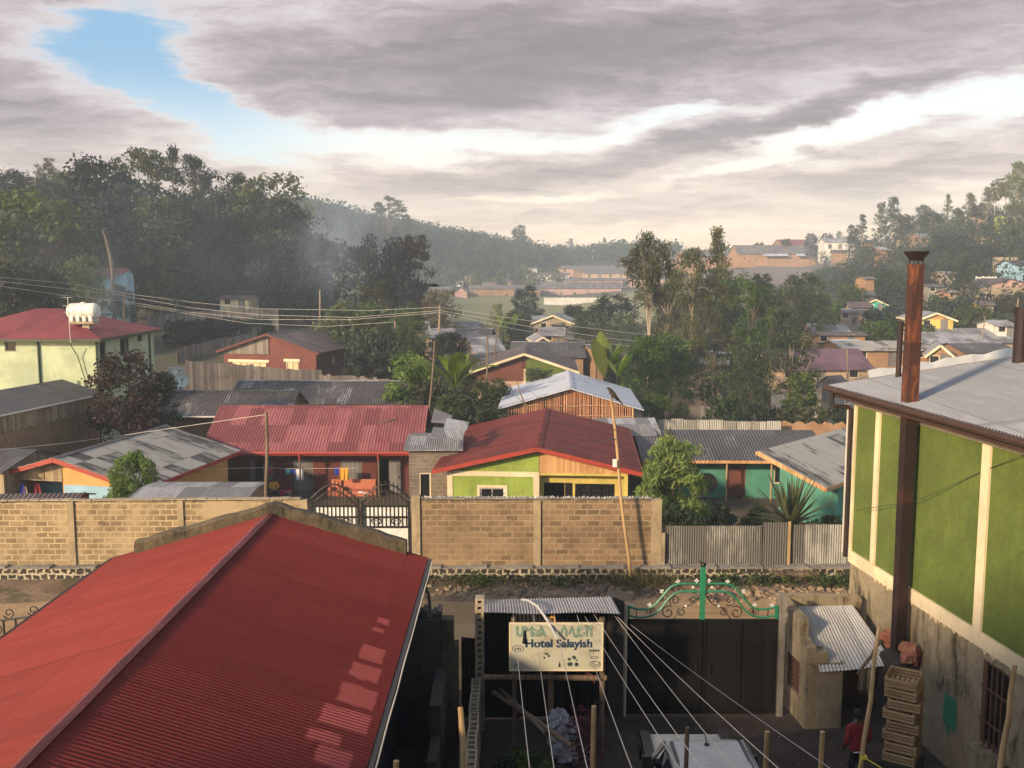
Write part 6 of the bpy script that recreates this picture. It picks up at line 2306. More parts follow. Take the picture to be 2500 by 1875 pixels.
for i, (u0, v0, u1, v1, Y, lab) in enumerate(((1055, 1006, 1098, 1026, 51, 'pale tin sheet propped over the grey block hut'), (1052, 1052, 1130, 1063, 48.6, 'loose pale tin sheet at the eave of the grey block hut'), (1085, 1030, 1140, 1042, 50, 'weathered plank sheet on the grey block hut roof'))):
    p, q = at(u0, v0, Y), at(u1, v1, Y - .4)
    b = MB()
    b.slab((p.x, Y - .8, min(p.z, q.z) - .02), (q.x, Y - .9, q.z - .1), (q.x + .1, Y + .3, q.z + .15), (p.x + .1, Y + .3, p.z + .15), .03)
    tag(b.build('tin_sheet', 'pale_tin'), lab, 'tin sheet', 'loose tin sheets')
house('shed', 'low tin roofed shed squeezed between the lime house and the stick house', (6.9, 59.6, -2.3), R(3), 3.4, 4.4, 2.9, .6, 'pale_tin', 'mud_wall', .2, .3, hb=1, cat='shed')
house('shed', 'low dark shed behind the block hut under the trees', (-1.3, 58.5, -2.3), R(-3), 4.0, 3.0, 2.5, .4, 'grey_tin', 'mud_wall', .2, .3, hb=1, cat='shed')

# house of sticks under a new tin roof
def stick_house():
    zb, Lx, hw, rise = -2.5, 10.0, 4.15, 1.16
    T = house('stick_house', 'unplastered house of upright reddish sticks with a new silver tin roof', (3.95, 67.0, zb), R(87.5), Lx, 8.0, hw, rise, 'silver_tin', 'dark_render', .55, .65, hb=.5, ridgecap='silver_tin', gable='dark_render')
    xf = -Lx / 2
    b = MB()
    y = -4.0
    while y < 4.0:
        r = rng.uniform(.025, .062)
        top = hw + rise * (1 - abs(y) / 4.0) - .05
        b.tube([(xf - .07 - rng.uniform(0, .04), y + rng.uniform(-.03, .03), -.3), (xf - .07, y + rng.uniform(-.02, .02), top * .5), (xf - .07, y, top)], r, 6)
        y += r * 1.5 + rng.uniform(.02, .085)
    b.build('stick_wall', 'stick_wood', T)
    b = MB()
    for z in (1.5, 2.2, 2.9, 3.55, 4.2):
        h = 4.0 if z < hw else 4.0 * (1 - (z - hw) / rise)
        pts = [(xf - .16, -h + 2 * h * i / 8, z + .03 * math.sin(i * 1.7 + z)) for i in range(9)]
        b.tube(pts, .028, 6)
    for y in (-4.0, 4.0):
        b.tube([(xf - .12, y, -.3), (xf - .12, y, hw)], .06, 7)
    b.build('rails', 'pole_wood', T)
stick_house()
# dead branch in front of it
b = MB()
p = [at(*q, 60.5) for q in ((1262, 925), (1268, 955), (1282, 988), (1290, 1020))]
b.tube(p, [.02, .04, .05, .06], 6)
b.tube([p[1], at(1290, 952, 60.2), at(1312, 968, 60)], [.03, .02, .01], 5)
b.tube([p[2], at(1262, 968, 60.4), at(1240, 958, 60)], [.02, .015, .008], 5)
b.tube([p[3], V((p[3].x, p[3].y, -2.6))], .06, 6)
tag(b.build('bare_branch', 'dark_pole_wood'), 'bare dark branch rising in front of the silver roof', 'branch')

# brown roofed house behind it
def brown_house():
    zb, Lx = -2.3, 9.0
    T = house('gable_house', 'brown roofed house, half peach and half turquoise in front, behind the stick house', (1.15, 82.5, zb), R(88), Lx, 7.6, 4.75, 1.28, 'brown_tin', 'peach_paint', .6, .55,
              {'W': [(2.2, .9, 3.3, 2.4), (.2, 1.6, 1.5, 2.4)]}, fascia='trim_cream', hb=.8, ridgecap='brown_tin', gable='maroon_board')
    xf = -Lx / 2
    b = MB(); b.box((xf - .06, -3.8, -.5), (xf - .01, -.1, 3.35)); b.build('front_panel', 'bright_turquoise', T)
    b = MB(); b.box((xf - .09, -3.85, 3.352), (xf - .01, .1, 3.75)); b.box((xf - .09, -.1, -.5), (xf - .01, .12, 3.35)); b.build('bands', 'trim_cream', T)
    b = MB(); b.prism([(xf - .05, -.12, 3.76), (xf - .05, -3.8, 3.76), (xf - .05, -3.8, 4.7), (xf - .05, -.12, 5.94)], (.04, 0, 0)); b.build('gable_panel', 'green_paint', T)
    b = MB(); b.prism([(xf - .05, .12, 3.76), (xf - .05, 3.8, 3.76), (xf - .05, 3.8, 4.7), (xf - .05, .12, 5.94)][::-1], (.04, 0, 0)); b.build('gable_panel', 'maroon_board', T)
brown_house()

# brick house in the middle left
def brick_house():
    T = house('brick_house', 'red brick house with cream window heads and a grey tin roof, left of centre', (-21.6, 97.6, -.7), R(76), 11.3, 9.6, 3.5, 1.55, 'brown_tin', 'red_brick', .55, .5,
              {'W': [(6.5, 1.0, 7.75, 2.45), (.9, 1.0, 4.4, 2.3)], 'S': [(3.6, 1.9, 4.2, 2.6), (6.4, 1.3, 7.4, 2.8)]}, fascia='maroon_board', hb=1.2, win='cream_frame', pane='cream_paint', ridgecap='grey_tin')
    b = MB()
    b.box((-5.72, 4.8 - 7.95, 2.46), (-5.62, 4.8 - 6.3, 2.72)); b.box((-5.72, 4.8 - 4.75, 2.32), (-5.62, 4.8 - .5, 2.56))
    b.build('lintels', 'cream_frame', T)
    b = MB()
    b.prism([(-5.74, .02, 3.1), (-5.74, 4.8, 3.1), (-5.74, 4.8, 3.45), (-5.74, .02, 4.98)][::-1], (.08, 0, 0))
    b.build('board_gable', 'grey_boards', T)
brick_house()

# turquoise houses right of centre
def turq():
    zb = -2.8
    T = house('turquoise_house', 'low turquoise house with worn grey roof and open porch, right of the mango tree', (12.7, 58.0, zb), R(-1), 9.8, 6.0, 2.76, .76, 'grey_tin', 'turquoise_paint', .45, 1.2,
              {'S': [(4.6, 0, 5.65, 2.1, 'x'), (7.25, .95, 7.95, 1.9)]}, hb=.3)
    b = MB(); b.box((-4.9, -4.1, -.75), (4.9, -3.02, 0)); b.build('porch_floor', 'mud_wall', T)
    b = MB(); b.box((-5.3, -4.24, 2.36), (5.3, -4.19, 2.52)); b.build('fascia', 'orange_boards', T)
    for x in (-.55, 1.95, -3.2):
        b = MB(); b.tube([(x, -4.05, 0), (x, -4.05, 2.45)], .05, 7); b.build('porch_post', 'pole_wood', T)
    b = MB(); b.box((.75 - 1.05, -2.9, 0), (.75, -2.86, 2.1)); b.build('door', 'maroon_board', T)
    T = house('turquoise_house', 'small turquoise house with pale roof sheets, tucked behind the green building', (17.1, 51.2, -2.7), R(47), 5.6, 3.2, 2.75, 1.15, 'skylight_tin', 'turquoise_paint', 2.4, .5,
              {'S': [(.8, .9, 2.8, 2.0)]}, fascia='orange_boards', hb=.3, win='pole_wood', pane='glass_dark', ridge=1.59)
    K = thing('satellite_dish', 'black satellite dish on the porch of the turquoise house behind the mango tree', 'satellite dish', at(1725, 1180, 53.0))
    b = MB()
    for i in range(5):
        r0, r1 = .12 * i, .12 * (i + 1)
        for k in range(18):
            a, c = 6.283 * k / 18, 6.283 * (k + 1) / 18
            b.poly([(r * math.cos(t), -.9 * r * r * .55 * 0 - .25 * r * r, r * math.sin(t)) for r, t in ((r0 + .001, a), (r1, a), (r1, c), (r0 + .001, c))])
    b.build('reflector', 'plastic_black', K)
    b = MB(); b.tube([(0, .06, 0), (0, .1, -.3), (0, .1, -1.2)], .03, 6); b.build('mount', 'dark_iron', K)
turq()

def dish(lab, u, v, Y, r, m='tank_white', ang=.5):
    p = at(u, v, Y)
    K = thing('satellite_dish', lab, 'satellite dish', p, ang, 'satellite dishes')
    b = MB()
    n = 6
    for i in range(n):
        r0, r1 = r * i / n + .001, r * (i + 1) / n
        for k in range(20):
            a, c = 6.283 * k / 20, 6.283 * (k + 1) / 20
            b.poly([(q * math.cos(t), -.35 * q * q / r, q * math.sin(t) * .95 + .0) for q, t in ((r0, a), (r1, a), (r1, c), (r0, c))])
    rf = b.build('reflector', m, K)
    b = MB()
    b.tube([(0, 0, -r * .9), (0, -r * .95, -.1), (0, -r * .95, 0)], .02, 5)
    b.ball((0, -r * .95, .02), .07, 7, 5)
    b.build('feed_arm', 'dark_iron', K)
    b = MB()
    low = p.z - gz(p.x, Y)
    b.tube([(0, .08, 0), (0, .12, -low)], .035, 6)
    b.build('mount', 'dark_iron', K)
dish('large white satellite dish beside the maroon shrub and the board fence', 441, 926, 68, .55)
dish('second white dish behind the large one at the white wall', 430, 905, 71, .42, ang=.9)
dish('pale satellite dish on a pole over the central grey roofs', 1458, 840, 92, .32, ang=.3)
dish('white satellite dish on the flat roof right of the purple roof', 2115, 852, 100, .42, ang=-.4)
b = MB(); b.box((-25.55, 72.2, -1.5), (-24.4, 72.5, 3.1))
tag(b.build('white_wall', 'white_wash'), 'short whitewashed wall behind the satellite dishes', 'wall')

# fences -------------------------------------------------------------
def fence(lab, pts, Y0, Y1, m, vb=None, name='board_fence', cat='fence', h=None, step=.32, group=None, ragged=.12):
    """pts: photo points of the top edge, from Y0 to Y1"""
    n = len(pts)
    P = [at(u, v, Y0 + (Y1 - Y0) * i / (n - 1)) for i, (u, v) in enumerate(pts)]
    c = P[n // 2]
    T = thing(name, lab, cat, (c.x, c.y, gz(c.x, c.y)), 0, group)
    M = Matrix.Translation(-V(T.location))
    b = MB(); b.M = M
    for i in range(n - 1):
        a, d = P[i], P[i + 1]
        L = (V((d.x, d.y, 0)) - V((a.x, a.y, 0))).length
        k = max(1, int(L / step))
        for j in range(k):
            p, q = a.lerp(d, j / k), a.lerp(d, (j + .96) / k)
            dz = rng.uniform(-ragged, ragged * .6)
            g0, g1 = gz(p.x, p.y) - .3, gz(q.x, q.y) - .3
            o = V((0, rng.uniform(-.015, .015), 0))
            b.hexa([V((p.x, p.y, g0)) + o, V((q.x, q.y, g1)) + o, V((q.x, q.y + .03, g1)) + o, V((p.x, p.y + .03, g0)) + o,
                    V((p.x, p.y, p.z + dz)) + o, V((q.x, q.y, q.z + dz)) + o, V((q.x, q.y + .03, q.z + dz)) + o, V((p.x, p.y + .03, p.z + dz)) + o])
            if j % 8 == 0:
                pb = MB(); pb.M = M
                pb.box((p.x - .05, p.y + .05, g0), (p.x + .05, p.y + .15, p.z - .15))
                pb.build('post', 'dark_pole_wood', T)
    b.build('boards', m, T)
    return T
fence('grey board fence running in front of the red brick house', [(452, 880), (520, 886), (600, 890), (700, 900), (786, 902)], 84, 88, 'grey_boards', group='grey board fences')
fence('lower grey board fence right of the brick house yard', [(778, 914), (860, 918), (950, 926)], 82, 82, 'grey_boards', group='grey board fences')
fence('dark board fence climbing left of the brick house', [(430, 850), (470, 842), (540, 826), (628, 810)], 98, 108, 'grey_boards', group='grey board fences')
fence('pale grey fence below the forest edge at the left', [(360, 774), (440, 762), (520, 757), (600, 754), (680, 756)], 116, 122, 'grey_boards', name='tin_fence', step=.85)
fence('pale corrugated fence behind the turquoise house roof', [(1608, 1023), (1700, 1024), (1800, 1028), (1908, 1029)], 64, 64, 'pale_fence_tin', name='tin_fence', step=.8, ragged=.05)
fence('pale tin fence under the trees near the van track', [(1884, 953), (1980, 956), (2030, 958), (2085, 962)], 84, 84, 'pale_fence_tin', name='tin_fence', step=.8, ragged=.05)
fence('grey tin fence panels between the bushes right of the stick house', [(1684, 990), (1710, 990), (1750, 991)], 78, 78, 'grey_boards', name='tin_fence', step=.8, ragged=.04)
b = MB()
p, q = at(1912, 1032, 65), at(2080, 1036, 65)
n = 24
for i in range(n):
    a, c = p.lerp(q, i / n), p.lerp(q, (i + 1) / n)
    za, zc = [x.z + .10 * math.sin(k * 1.3) + .06 * math.sin(k * 3.1) for x, k in ((a, i), (c, i + 1))]
    b.hexa([(a.x, 65, -3), (c.x, 65, -3), (c.x, 65.35, -3), (a.x, 65.35, -3), (a.x, 65, za), (c.x, 65, zc), (c.x, 65.35, zc), (a.x, 65.35, za)])
tag(b.build('mud_garden_wall', 'orange_mud'), 'rounded mud garden wall right of the pale corrugated fence', 'wall')
house('privy', 'tiny hut with a pitched cap beside the green building eave', (at(2035, 940, 80).x, 80.0, -2.2), R(30), 1.3, 1.3, 3.4, .45, 'grey_tin', 'grey_render', .2, .25, hb=.5, cat='hut')
# ------------------------------------------------------------------ the village: every house measured on the photograph
def hol(w, n, door=True, big=False):
    """a plain row of openings for a wall w metres long"""
    out = []
    for i in range(n):
        s = w * (i + .5) / n
        if door and i == n // 2:
            out.append((s - .42, .05, s + .42, 1.85, 'door'))
        else:
            out.append((s - .45, .9, s + .45, 1.7, 'win'))
    return out
G1, G2, G3, G4 = 'roofs in the hollow', 'houses on the far slope', 'houses on the right hillside', 'roofs beyond the green building'
VL = [
 # hollow in the middle
 ('pale roofed house, leftmost of the roofs in the hollow under the power pole', 974, 1044, 786, 811, 822, 122, 'pale_tin', 'tan_wall', 'eave', 7, .1, G1),
 ('long pale roofed house just right of the power pole in the hollow', 1037, 1172, 787, 803, 818, 130, 'pale_tin', 'mud_wall', 'eave', 6, .0, G1),
 ('small pale roof in front of the long pale one, left of the dark round tree', 1030, 1112, 803, 826, 838, 116, 'pale_tin', 'tan_wall', 'eave', 7, .12, G1),
 ('dull grey roof with a dark gable end, centre of the hollow', 1109, 1204, 803, 827, 842, 113, 'grey_tin', 'mud_wall', 'eave', 7, -.06, G1),
 ('grey hip roof beside the dark round tree in the hollow', 1131, 1214, 821, 862, 878, 100, 'pale_tin', 'tan_wall', 'eave', 9, .25, G1),
 ('long grey roof with a pale broken ridge behind the brown roofed house', 1247, 1437, 836, 874, 892, 97, 'grey_tin', 'mud_wall', 'eave', 9, -.04, G1),
 ('little pale gable peeping over the long grey roof', 1294, 1342, 823, 836, 846, 108, 'pale_tin', 'tan_wall', 'gable', 6, .1, G1),
 ('pale roof below the tan gable, right part of the hollow', 1312, 1384, 800, 821, 834, 119, 'pale_tin', 'mud_wall', 'eave', 7, .1, G1),
 ('dull roof at the right end of the hollow by the satellite dish', 1386, 1436, 804, 832, 846, 112, 'grey_tin', 'mud_wall', 'eave', 8, -.1, G1),
 ('tan gabled house at the edge of the playing field', 1308, 1413, 770, 790, 803, 136, 'pale_tin', 'tan_wall', 'gable', 8, -.15, G1),
 ('pale flat roof left of the tan gabled house', 1300, 1345, 771, 784, 796, 143, 'pale_tin', 'tan_wall', 'eave', 6, .0, G1),
 ('dark low roof under the banana clump left of the brown roofed house', 1140, 1200, 866, 878, 892, 92, 'grey_tin', 'mud_wall', 'eave', 5, .3, G1),
 ('small grey roof left of the dish pole', 1432, 1470, 842, 858, 872, 96, 'grey_tin', 'mud_wall', 'eave', 6, .2, G1),
 # field edge and far rows
 ('pink gabled house with white doors beyond the playing field', 1105, 1143, 702, 716, 730, 345, 'haze_tin', 'pink_wall', 'gable', 18, .0, G2),
 ('long low grey house right of the pink gable beyond the field', 1143, 1258, 696, 706, 730, 352, 'haze_tin', 'mud_wall', 'eave', 14, .0, G2),
 ('pink house at the left end of the row beyond the field, beside the flying bird', 1052, 1105, 700, 711, 729, 356, 'haze_tin', 'pink_wall', 'eave', 12, .0, G2),
 ('brown two storey house among bushes above the field', 1132, 1153, 671, 677, 694, 402, 'haze_tin', 'pink_wall', 'eave', 10, .1, G2),
 ('small white walled hut left of the brown two storey house', 1112, 1132, 682, 687, 694, 398, 'pale_tin', 'white_wash', 'eave', 8, .0, G2),
 ('small orange house low on the wooded hill', 1160, 1191, 657, 661, 669, 442, 'haze_tin', 'orange_mud', 'eave', 9, .0, G2),
 ('white house right of the orange one on the wooded hill', 1199, 1234, 653, 658, 667, 446, 'pale_tin', 'white_wash', 'eave', 9, .0, G2),
 ('small yellow house, highest of those on the wooded hill', 1124, 1156, 644, 649, 657, 474, 'haze_tin', 'yellow_paint', 'eave', 9, .1, G2),
 ('tiny white hut right of the brown house above the field', 1226, 1246, 668, 672, 678, 422, 'pale_tin', 'white_wash', 'eave', 7, .0, G2),
 ('long pale walled house on the upper terrace above the dark field tree', 1281, 1391, 666, 671, 682, 426, 'haze_tin', 'white_wash', 'eave', 10, .0, G2),
 ('pair of white walls high above the long pale walled house', 1284, 1313, 653, 656, 663, 446, 'haze_tin', 'white_wash', 'eave', 8, .0, G2),
 ('small peach house left of the dark field tree', 1237, 1252, 686, 689, 698, 392, 'haze_tin', 'peach_paint', 'eave', 8, .0, G2),
 ('low grey roofed shed above the long grey house by the field', 1176, 1211, 688, 693, 700, 384, 'haze_tin', 'pink_wall', 'eave', 8, .0, G2),
 ('long rust walled row house nearest the playing field', 1319, 1520, 689, 705, 726, 374, 'haze_tin', 'pink_wall', 'eave', 14, .0, G2),
 ('grey roofed end house of the row behind the dark field tree', 1256, 1320, 697, 707, 728, 362, 'haze_tin', 'mud_wall', 'eave', 12, .0, G2),
 ('second long row house above the rust walled one', 1388, 1522, 679, 685, 698, 397, 'haze_tin', 'pink_wall', 'eave', 12, .0, G2),
 ('third long row house up the slope, pale walled', 1424, 1532, 661, 668, 680, 427, 'haze_tin', 'peach_paint', 'eave', 12, .0, G2),
 ('fourth long row house with a pale roof near the wood', 1364, 1532, 649, 656, 666, 457, 'haze_tin', 'pink_wall', 'eave', 12, .0, G2),
 ('short roof left of the tall thin eucalyptus, top of the rows', 1516, 1556, 637, 641, 648, 474, 'haze_tin', 'pink_wall', 'eave', 10, .0, G2),
 ('row house seen behind the crown of the tall thin eucalyptus', 1540, 1625, 674, 682, 696, 385, 'haze_tin', 'pink_wall', 'eave', 12, .0, G2),
 ('row house with cream wall between the eucalyptus trees', 1618, 1682, 628, 637, 652, 422, 'haze_tin', 'peach_paint', 'eave', 12, .0, G2),
 ('left half of the long market hall on the bare ridge', 1668, 1800, 610, 627, 644, 372, 'haze_tin', 'orange_mud', 'eave', 16, .03, G2),
 ('dark red hipped house behind the long ridge hall', 1911, 1984, 585, 600, 612, 384, 'mint_roof_tin', 'mud_wall', 'eave', 18, .0, G2),
 ('low pink row with bright openings above the rust walled one', 1324, 1402, 688, 693, 703, 389, 'haze_tin', 'pink_wall', 'eave', 10, .0, G2),
 ('dark roofed row under the wood, right of the pale roofed one', 1402, 1528, 653, 660, 669, 446, 'haze_tin', 'mud_wall', 'eave', 12, .0, G2),
 # right hillside
 ('long whitish shed right of the ridge hall', 2018, 2096, 582, 592, 610, 332, 'pale_tin', 'white_wash', 'eave', 12, -.1, G3),
 ('small orange house under the gum trees on the right hill', 2104, 2138, 586, 591, 604, 302, 'haze_tin', 'orange_mud', 'eave', 8, .0, G3),
 ('orange walled house with grey roof right above the chimney side trees', 2142, 2170, 603, 611, 629, 242, 'pale_tin', 'orange_mud', 'eave', 6, .2, G3),
 ('brown house half hidden below the ridge hall', 2040, 2077, 610, 617, 636, 262, 'brown_tin', 'mud_wall', 'eave', 7, -.2, G3),
 ('pale roof high on the right hill, left one of a pair', 2211, 2256, 564, 570, 580, 284, 'pale_tin', 'tan_wall', 'eave', 8, .0, G3),
 ('grey roof high on the right hill, right one of a pair', 2244, 2286, 570, 581, 595, 266, 'pale_tin', 'mud_wall', 'eave', 9, .1, G3),
 ('small peach wall below the pointed conifer on the right hill', 2292, 2321, 530, 536, 546, 284, 'haze_tin', 'peach_paint', 'eave', 6, .0, G3),
 ('peach hut near the top of the right hill', 2384, 2409, 529, 534, 549, 262, 'haze_tin', 'peach_paint', 'eave', 6, .2, G3),
 ('lime green house near the right edge high on the hill', 2454, 2489, 524, 530, 547, 240, 'pale_tin', 'lime_paint', 'eave', 6, .1, G3),
 ('peach house lower on the hill, left of the right edge trees', 2403, 2434, 574, 580, 595, 232, 'haze_tin', 'peach_paint', 'eave', 6, -.1, G3),
 ('broad tan house with a pink gable at the right edge', 2388, 2545, 681, 703, 742, 150, 'brown_tin', 'tan_wall', 'gable', 9, .0, G3),
 ('light blue house at the right edge above the pink gable', 2472, 2530, 636, 648, 667, 166, 'grey_tin', 'skyblue_paint', 'eave', 6, .1, G3),
 ('green walled shed left of the tan garden wall', 2368, 2412, 661, 666, 680, 182, 'pale_tin', 'turquoise_paint', 'eave', 6, -.2, G3),
 ('tan house behind the dark trees right of the chimney', 2305, 2339, 663, 668, 692, 172, 'pale_tin', 'tan_wall', 'eave', 6, .1, G3),
 ('pale house partly hidden under the trees right of the chimney', 2266, 2314, 694, 701, 722, 152, 'grey_tin', 'grey_render', 'eave', 6, .0, G3),
 ('orange hut among the trees right of the chimney', 2313, 2340, 709, 715, 729, 142, 'pale_tin', 'orange_mud', 'eave', 4, .2, G3),
 ('tall narrow orange brick house left of the chimney top', 2105, 2139, 676, 682, 712, 162, 'haze_tin', 'orange_mud', 'eave', 4, .15, G3),
 ('turquoise gabled house with a dark red roof left of the chimney', 2134, 2194, 731, 745, 759, 138, 'brown_tin', 'bright_turquoise', 'gable', 9, -.3, G3),
 ('grey shed with a lean roof under the tall orange house', 2094, 2140, 712, 722, 736, 150, 'grey_tin', 'mud_wall', 'eave', 4, .1, G3),
 ('dark weathered roof left of the turquoise gable', 2084, 2140, 738, 752, 766, 134, 'brown_tin', 'mud_wall', 'eave', 6, -.2, G3),
 ('tan walled house on the bend left of the chimney', 2068, 2126, 756, 765, 785, 126, 'grey_tin', 'tan_wall', 'eave', 6, -.35, G3),
 ('yellow house with boarded gable and pale roof right of the chimney', 2249, 2347, 764, 783, 812, 116, 'pale_tin', 'yellow_paint', 'gable', 8, -.12, G3),
 ('yellow house with dark windows under the tan wall at the right', 2401, 2445, 735, 746, 765, 131, 'brown_tin', 'yellow_paint', 'eave', 6, -.2, G3),
 ('white walled shed with a grey roof near the right edge flue', 2434, 2490, 783, 797, 810, 113, 'pale_tin', 'white_wash', 'eave', 6, .0, G4),
 ('grey roof with bent corner left of the banana leaf', 2022, 2086, 793, 816, 828, 119, 'pale_tin', 'mud_wall', 'eave', 7, -.05, G4),
 ('pale roof half hidden by shrubs left of the grey one', 1984, 2020, 790, 811, 826, 121, 'pale_tin', 'mud_wall', 'eave', 7, .0, G4),
 ('long orange mud wall house with flat top, left of the chimney', 1976, 2124, 815, 820, 848, 108, 'brown_tin', 'orange_mud', 'eave', 5, -.04, G4),
 ('small orange lean-to with a white tin lid in front of the long mud house', 2034, 2106, 830, 838, 852, 103, 'silver_tin', 'orange_mud', 'eave', 2.5, -.12, G4),
 ('orange mud house with pale roof patches right behind the chimney', 2060, 2302, 833, 857, 897, 95, 'skylight_tin', 'orange_mud', 'eave', 9, .03, G4),
 ('house with a purple roof left of the green building', 1876, 2136, 853, 905, 945, 86, 'purple_tin', 'peach_paint', 'eave', 8, .04, G4),
 ('broad grey roofed house right of the chimney pipe', 2243, 2360, 812, 843, 860, 104, 'pale_tin', 'peach_paint', 'eave', 9, .0, G4),
 ('largest grey roof with a pale wavy ridge, right of the chimney', 2284, 2490, 803, 838, 850, 111, 'pale_tin', 'tan_wall', 'eave', 11, .0, G4),
 ('grey roof in front of the largest one at the right', 2352, 2492, 838, 863, 885, 98, 'grey_tin', 'mud_wall', 'eave', 8, .03, G4),
 ('small grey gable in front of the right hand grey roofs', 2298, 2366, 843, 872, 892, 91, 'pale_tin', 'mud_wall', 'gable', 7, -.35, G4),
 # left, at the wood's edge
 ('cream house under a thatch of branches at the wood edge', 528, 612, 722, 731, 760, 125, 'brown_tin', 'cream_paint', 'eave', 6, .0, None),
 ('pale blue house with a red roof deep in the left trees', 222, 292, 656, 671, 770, 112, 'mint_roof_tin', 'skyblue_paint', 'eave', 6, .1, None),
]
NS = {'tan_wall': 2}
for (lab, u0, u1, vr, ve, vb, Y, roof, wall, kind, dep, rot, g) in VL:
    wid = at(u1, ve, Y).x - at(u0, ve, Y).x - (.7 if kind == 'eave' else .8)
    holes = {}
    if Y < 160 and roof != 'silver_tin':
        n = max(2, min(5, int(wid / 2.6)))
        holes = {'S' if kind == 'eave' else 'W': hol(wid, n)}
    elif wid > 9:
        n = max(3, min(9, int(wid / 4.5)))
        holes = {'S' if kind == 'eave' else 'W': [(wid * (i + .5) / n - .6, .3, wid * (i + .5) / n + .6, 2.0, 'door' if i % 2 else 'win') for i in range(n)]}
    gab = {'yellow house with boarded gable and pale roof right of the chimney': 'orange_boards', 'broad tan house with a pink gable at the right edge': 'pink_wall'}.get(lab)
    vill(lab, u0, u1, vr, ve, vb, Y, roof, wall, kind, dep, rot, holes, 'trim_cream' if (kind == 'gable' and Y < 140) else None, gable=gab, group=g, ridgecap='pale_tin' if (Y < 140 and roof in ('grey_tin', 'pale_tin') and kind == 'eave') else None)
T = vill('right half of the long market hall on the ridge, skylight flaps on its roof', 1800, 2022, 599, 621, 640, 352, 'haze_tin', 'orange_mud', 'eave', 16, .02, {'S': hol(30, 7, False)}, group=G2)
for i, u in enumerate((1874, 1893, 1912, 1955)):
    b = MB()
    b.slab((-1.6, -1.2, -.35), (1.6, -1.2, -.35), (1.6, .8, .35), (-1.6, .8, .35), .08)
    o = b.build('roof_flap', 'silver_tin', T)
    p = at(u, 622, 351.5)
    o.location = Matrix.Rotation(-.02, 3, 'Z') @ (p - T.location)
for lab, u0, u1, v0, v1, Y, m in (('long white wall across the playing field', 1329, 1478, 727, 735, 330, 'white_wash'), ('white boundary wall with posts above the tan house at the right', 2384, 2430, 676, 694, 160, 'white_wash'),
                                  ('tall tan garden wall at the right edge above the pink gable', 2426, 2530, 628, 664, 176, 'tan_wall')):
    a, c = at(u0, v0, Y), at(u1, v1, Y)
    T = thing('garden_wall', lab, 'wall', ((a.x + c.x) / 2, Y, c.z))
    b = MB()
    w = (c.x - a.x) / 2
    b.box((-w, 0, -3), (w, .25, a.z - c.z))
    b.build('wall', m, T)
    b = MB()
    n = max(3, int(w))
    for i in range(n + 1):
        x = -w + 2 * w * i / n
        b.box((x - .15, -.06, -3), (x + .15, -.002, a.z - c.z + .1))
    b.build('pillars', m, T)
# goal frame on the field
b = MB()
p, q = at(1372, 726, 318), at(1388, 741, 318)
b.tube([(p.x, 318, q.z - 1), (p.x, 318, p.z), (q.x, 318, p.z), (q.x, 318, q.z - 1)], .09, 6)
tag(b.build('goal_frame', 'white_paint'), 'white goal frame on the playing field in front of the white wall', 'goal')

# white minibus on the track between the trees
def van():
    c = at(1744, 893, 112)
    T = thing('minibus', 'small white minibus coming down the track between the eucalyptus trees', 'minibus', (c.x, 112, gz(c.x, 112) + .75), R(14))
    b = MB()
    def loft(st, mat, nm, par=T):
        b = MB()
        rings = []
        for (y, w0, w1, z0, z1) in st:
            rings.append([V((-w0, y, z0)), V((w0, y, z0)), V((w0, y, (z0 + z1) / 2)), V((w1, y, z1)), V((-w1, y, z1)), V((-w0, y, (z0 + z1) / 2))])
        for i in range(len(rings) - 1):
            for k in range(6):
                j = (k + 1) % 6
                b.poly([rings[i][j], rings[i][k], rings[i + 1][k], rings[i + 1][j]])
        b.poly(rings[0]); b.poly(rings[-1][::-1])
        return b.build(nm, mat, par)
    loft([(-2.2, .82, .82, .35, 1.0), (-2.1, .86, .84, .3, 1.1), (2.2, .86, .84, .3, 1.1)], 'white_paint', 'body')
    loft([(-1.95, .82, .74, 1.1, 1.25), (-1.5, .82, .70, 1.1, 1.78), (2.1, .82, .70, 1.1, 1.78)], 'glass_dark', 'windows')
    loft([(-1.5, .73, .70, 1.78, 1.9), (2.15, .73, .70, 1.78, 1.9)], 'white_paint', 'roof')
    for sx in (-1, 1):
        b = MB(); b.ball((sx * .6, -2.2, .75), .12, 8, 5, (1, .4, 1)); b.build('headlight', 'flashing', T)
        b = MB(); b.box((sx * .98 - .08, -1.75, 1.15), (sx * .98 + .08, -1.7, 1.4)); b.build('mirror', 'white_paint', T)
        for y in (-1.4, 1.4):
            b = MB(); b.tube([(sx * .70, y, .33), (sx * .88, y, .33)], .33, 14); b.build('wheel', 'car_trim', T)
    b = MB(); b.box((-.86, -2.32, .32), (.86, -2.2, .55)); b.build('bumper', 'car_trim', T)
van()
p = at(1744, 893, 112)
vs, fs = [], []
for i in range(22):
    Y = 64 + i * 3.2
    u = 1744 + 26 * math.sin(i * .33) * (1 - i / 30) if i < 20 else 1744
    x = (p.x / 112) * Y + 1.2 * math.sin(i * .4)
    for sx in (-1.5, -.5, .5, 1.5):
        vs.append((x + sx, Y, gz(x + sx, Y) + .06 + .05 * (abs(sx) < 1) + (.72 if Y > 105 else .72 * max(0, (Y - 90) / 15))))
for i in range(21):
    for k in range(3):
        a = i * 4 + k
        fs.append((a, a + 1, a + 5, a + 4))
me = bpy.data.meshes.new('dirt_track'); me.from_pydata(vs, [], fs); me.materials.append(MATS['ground_verge'])
o = bpy.data.objects.new('dirt_track', me); COL.objects.link(o); tag(o, kind='structure')
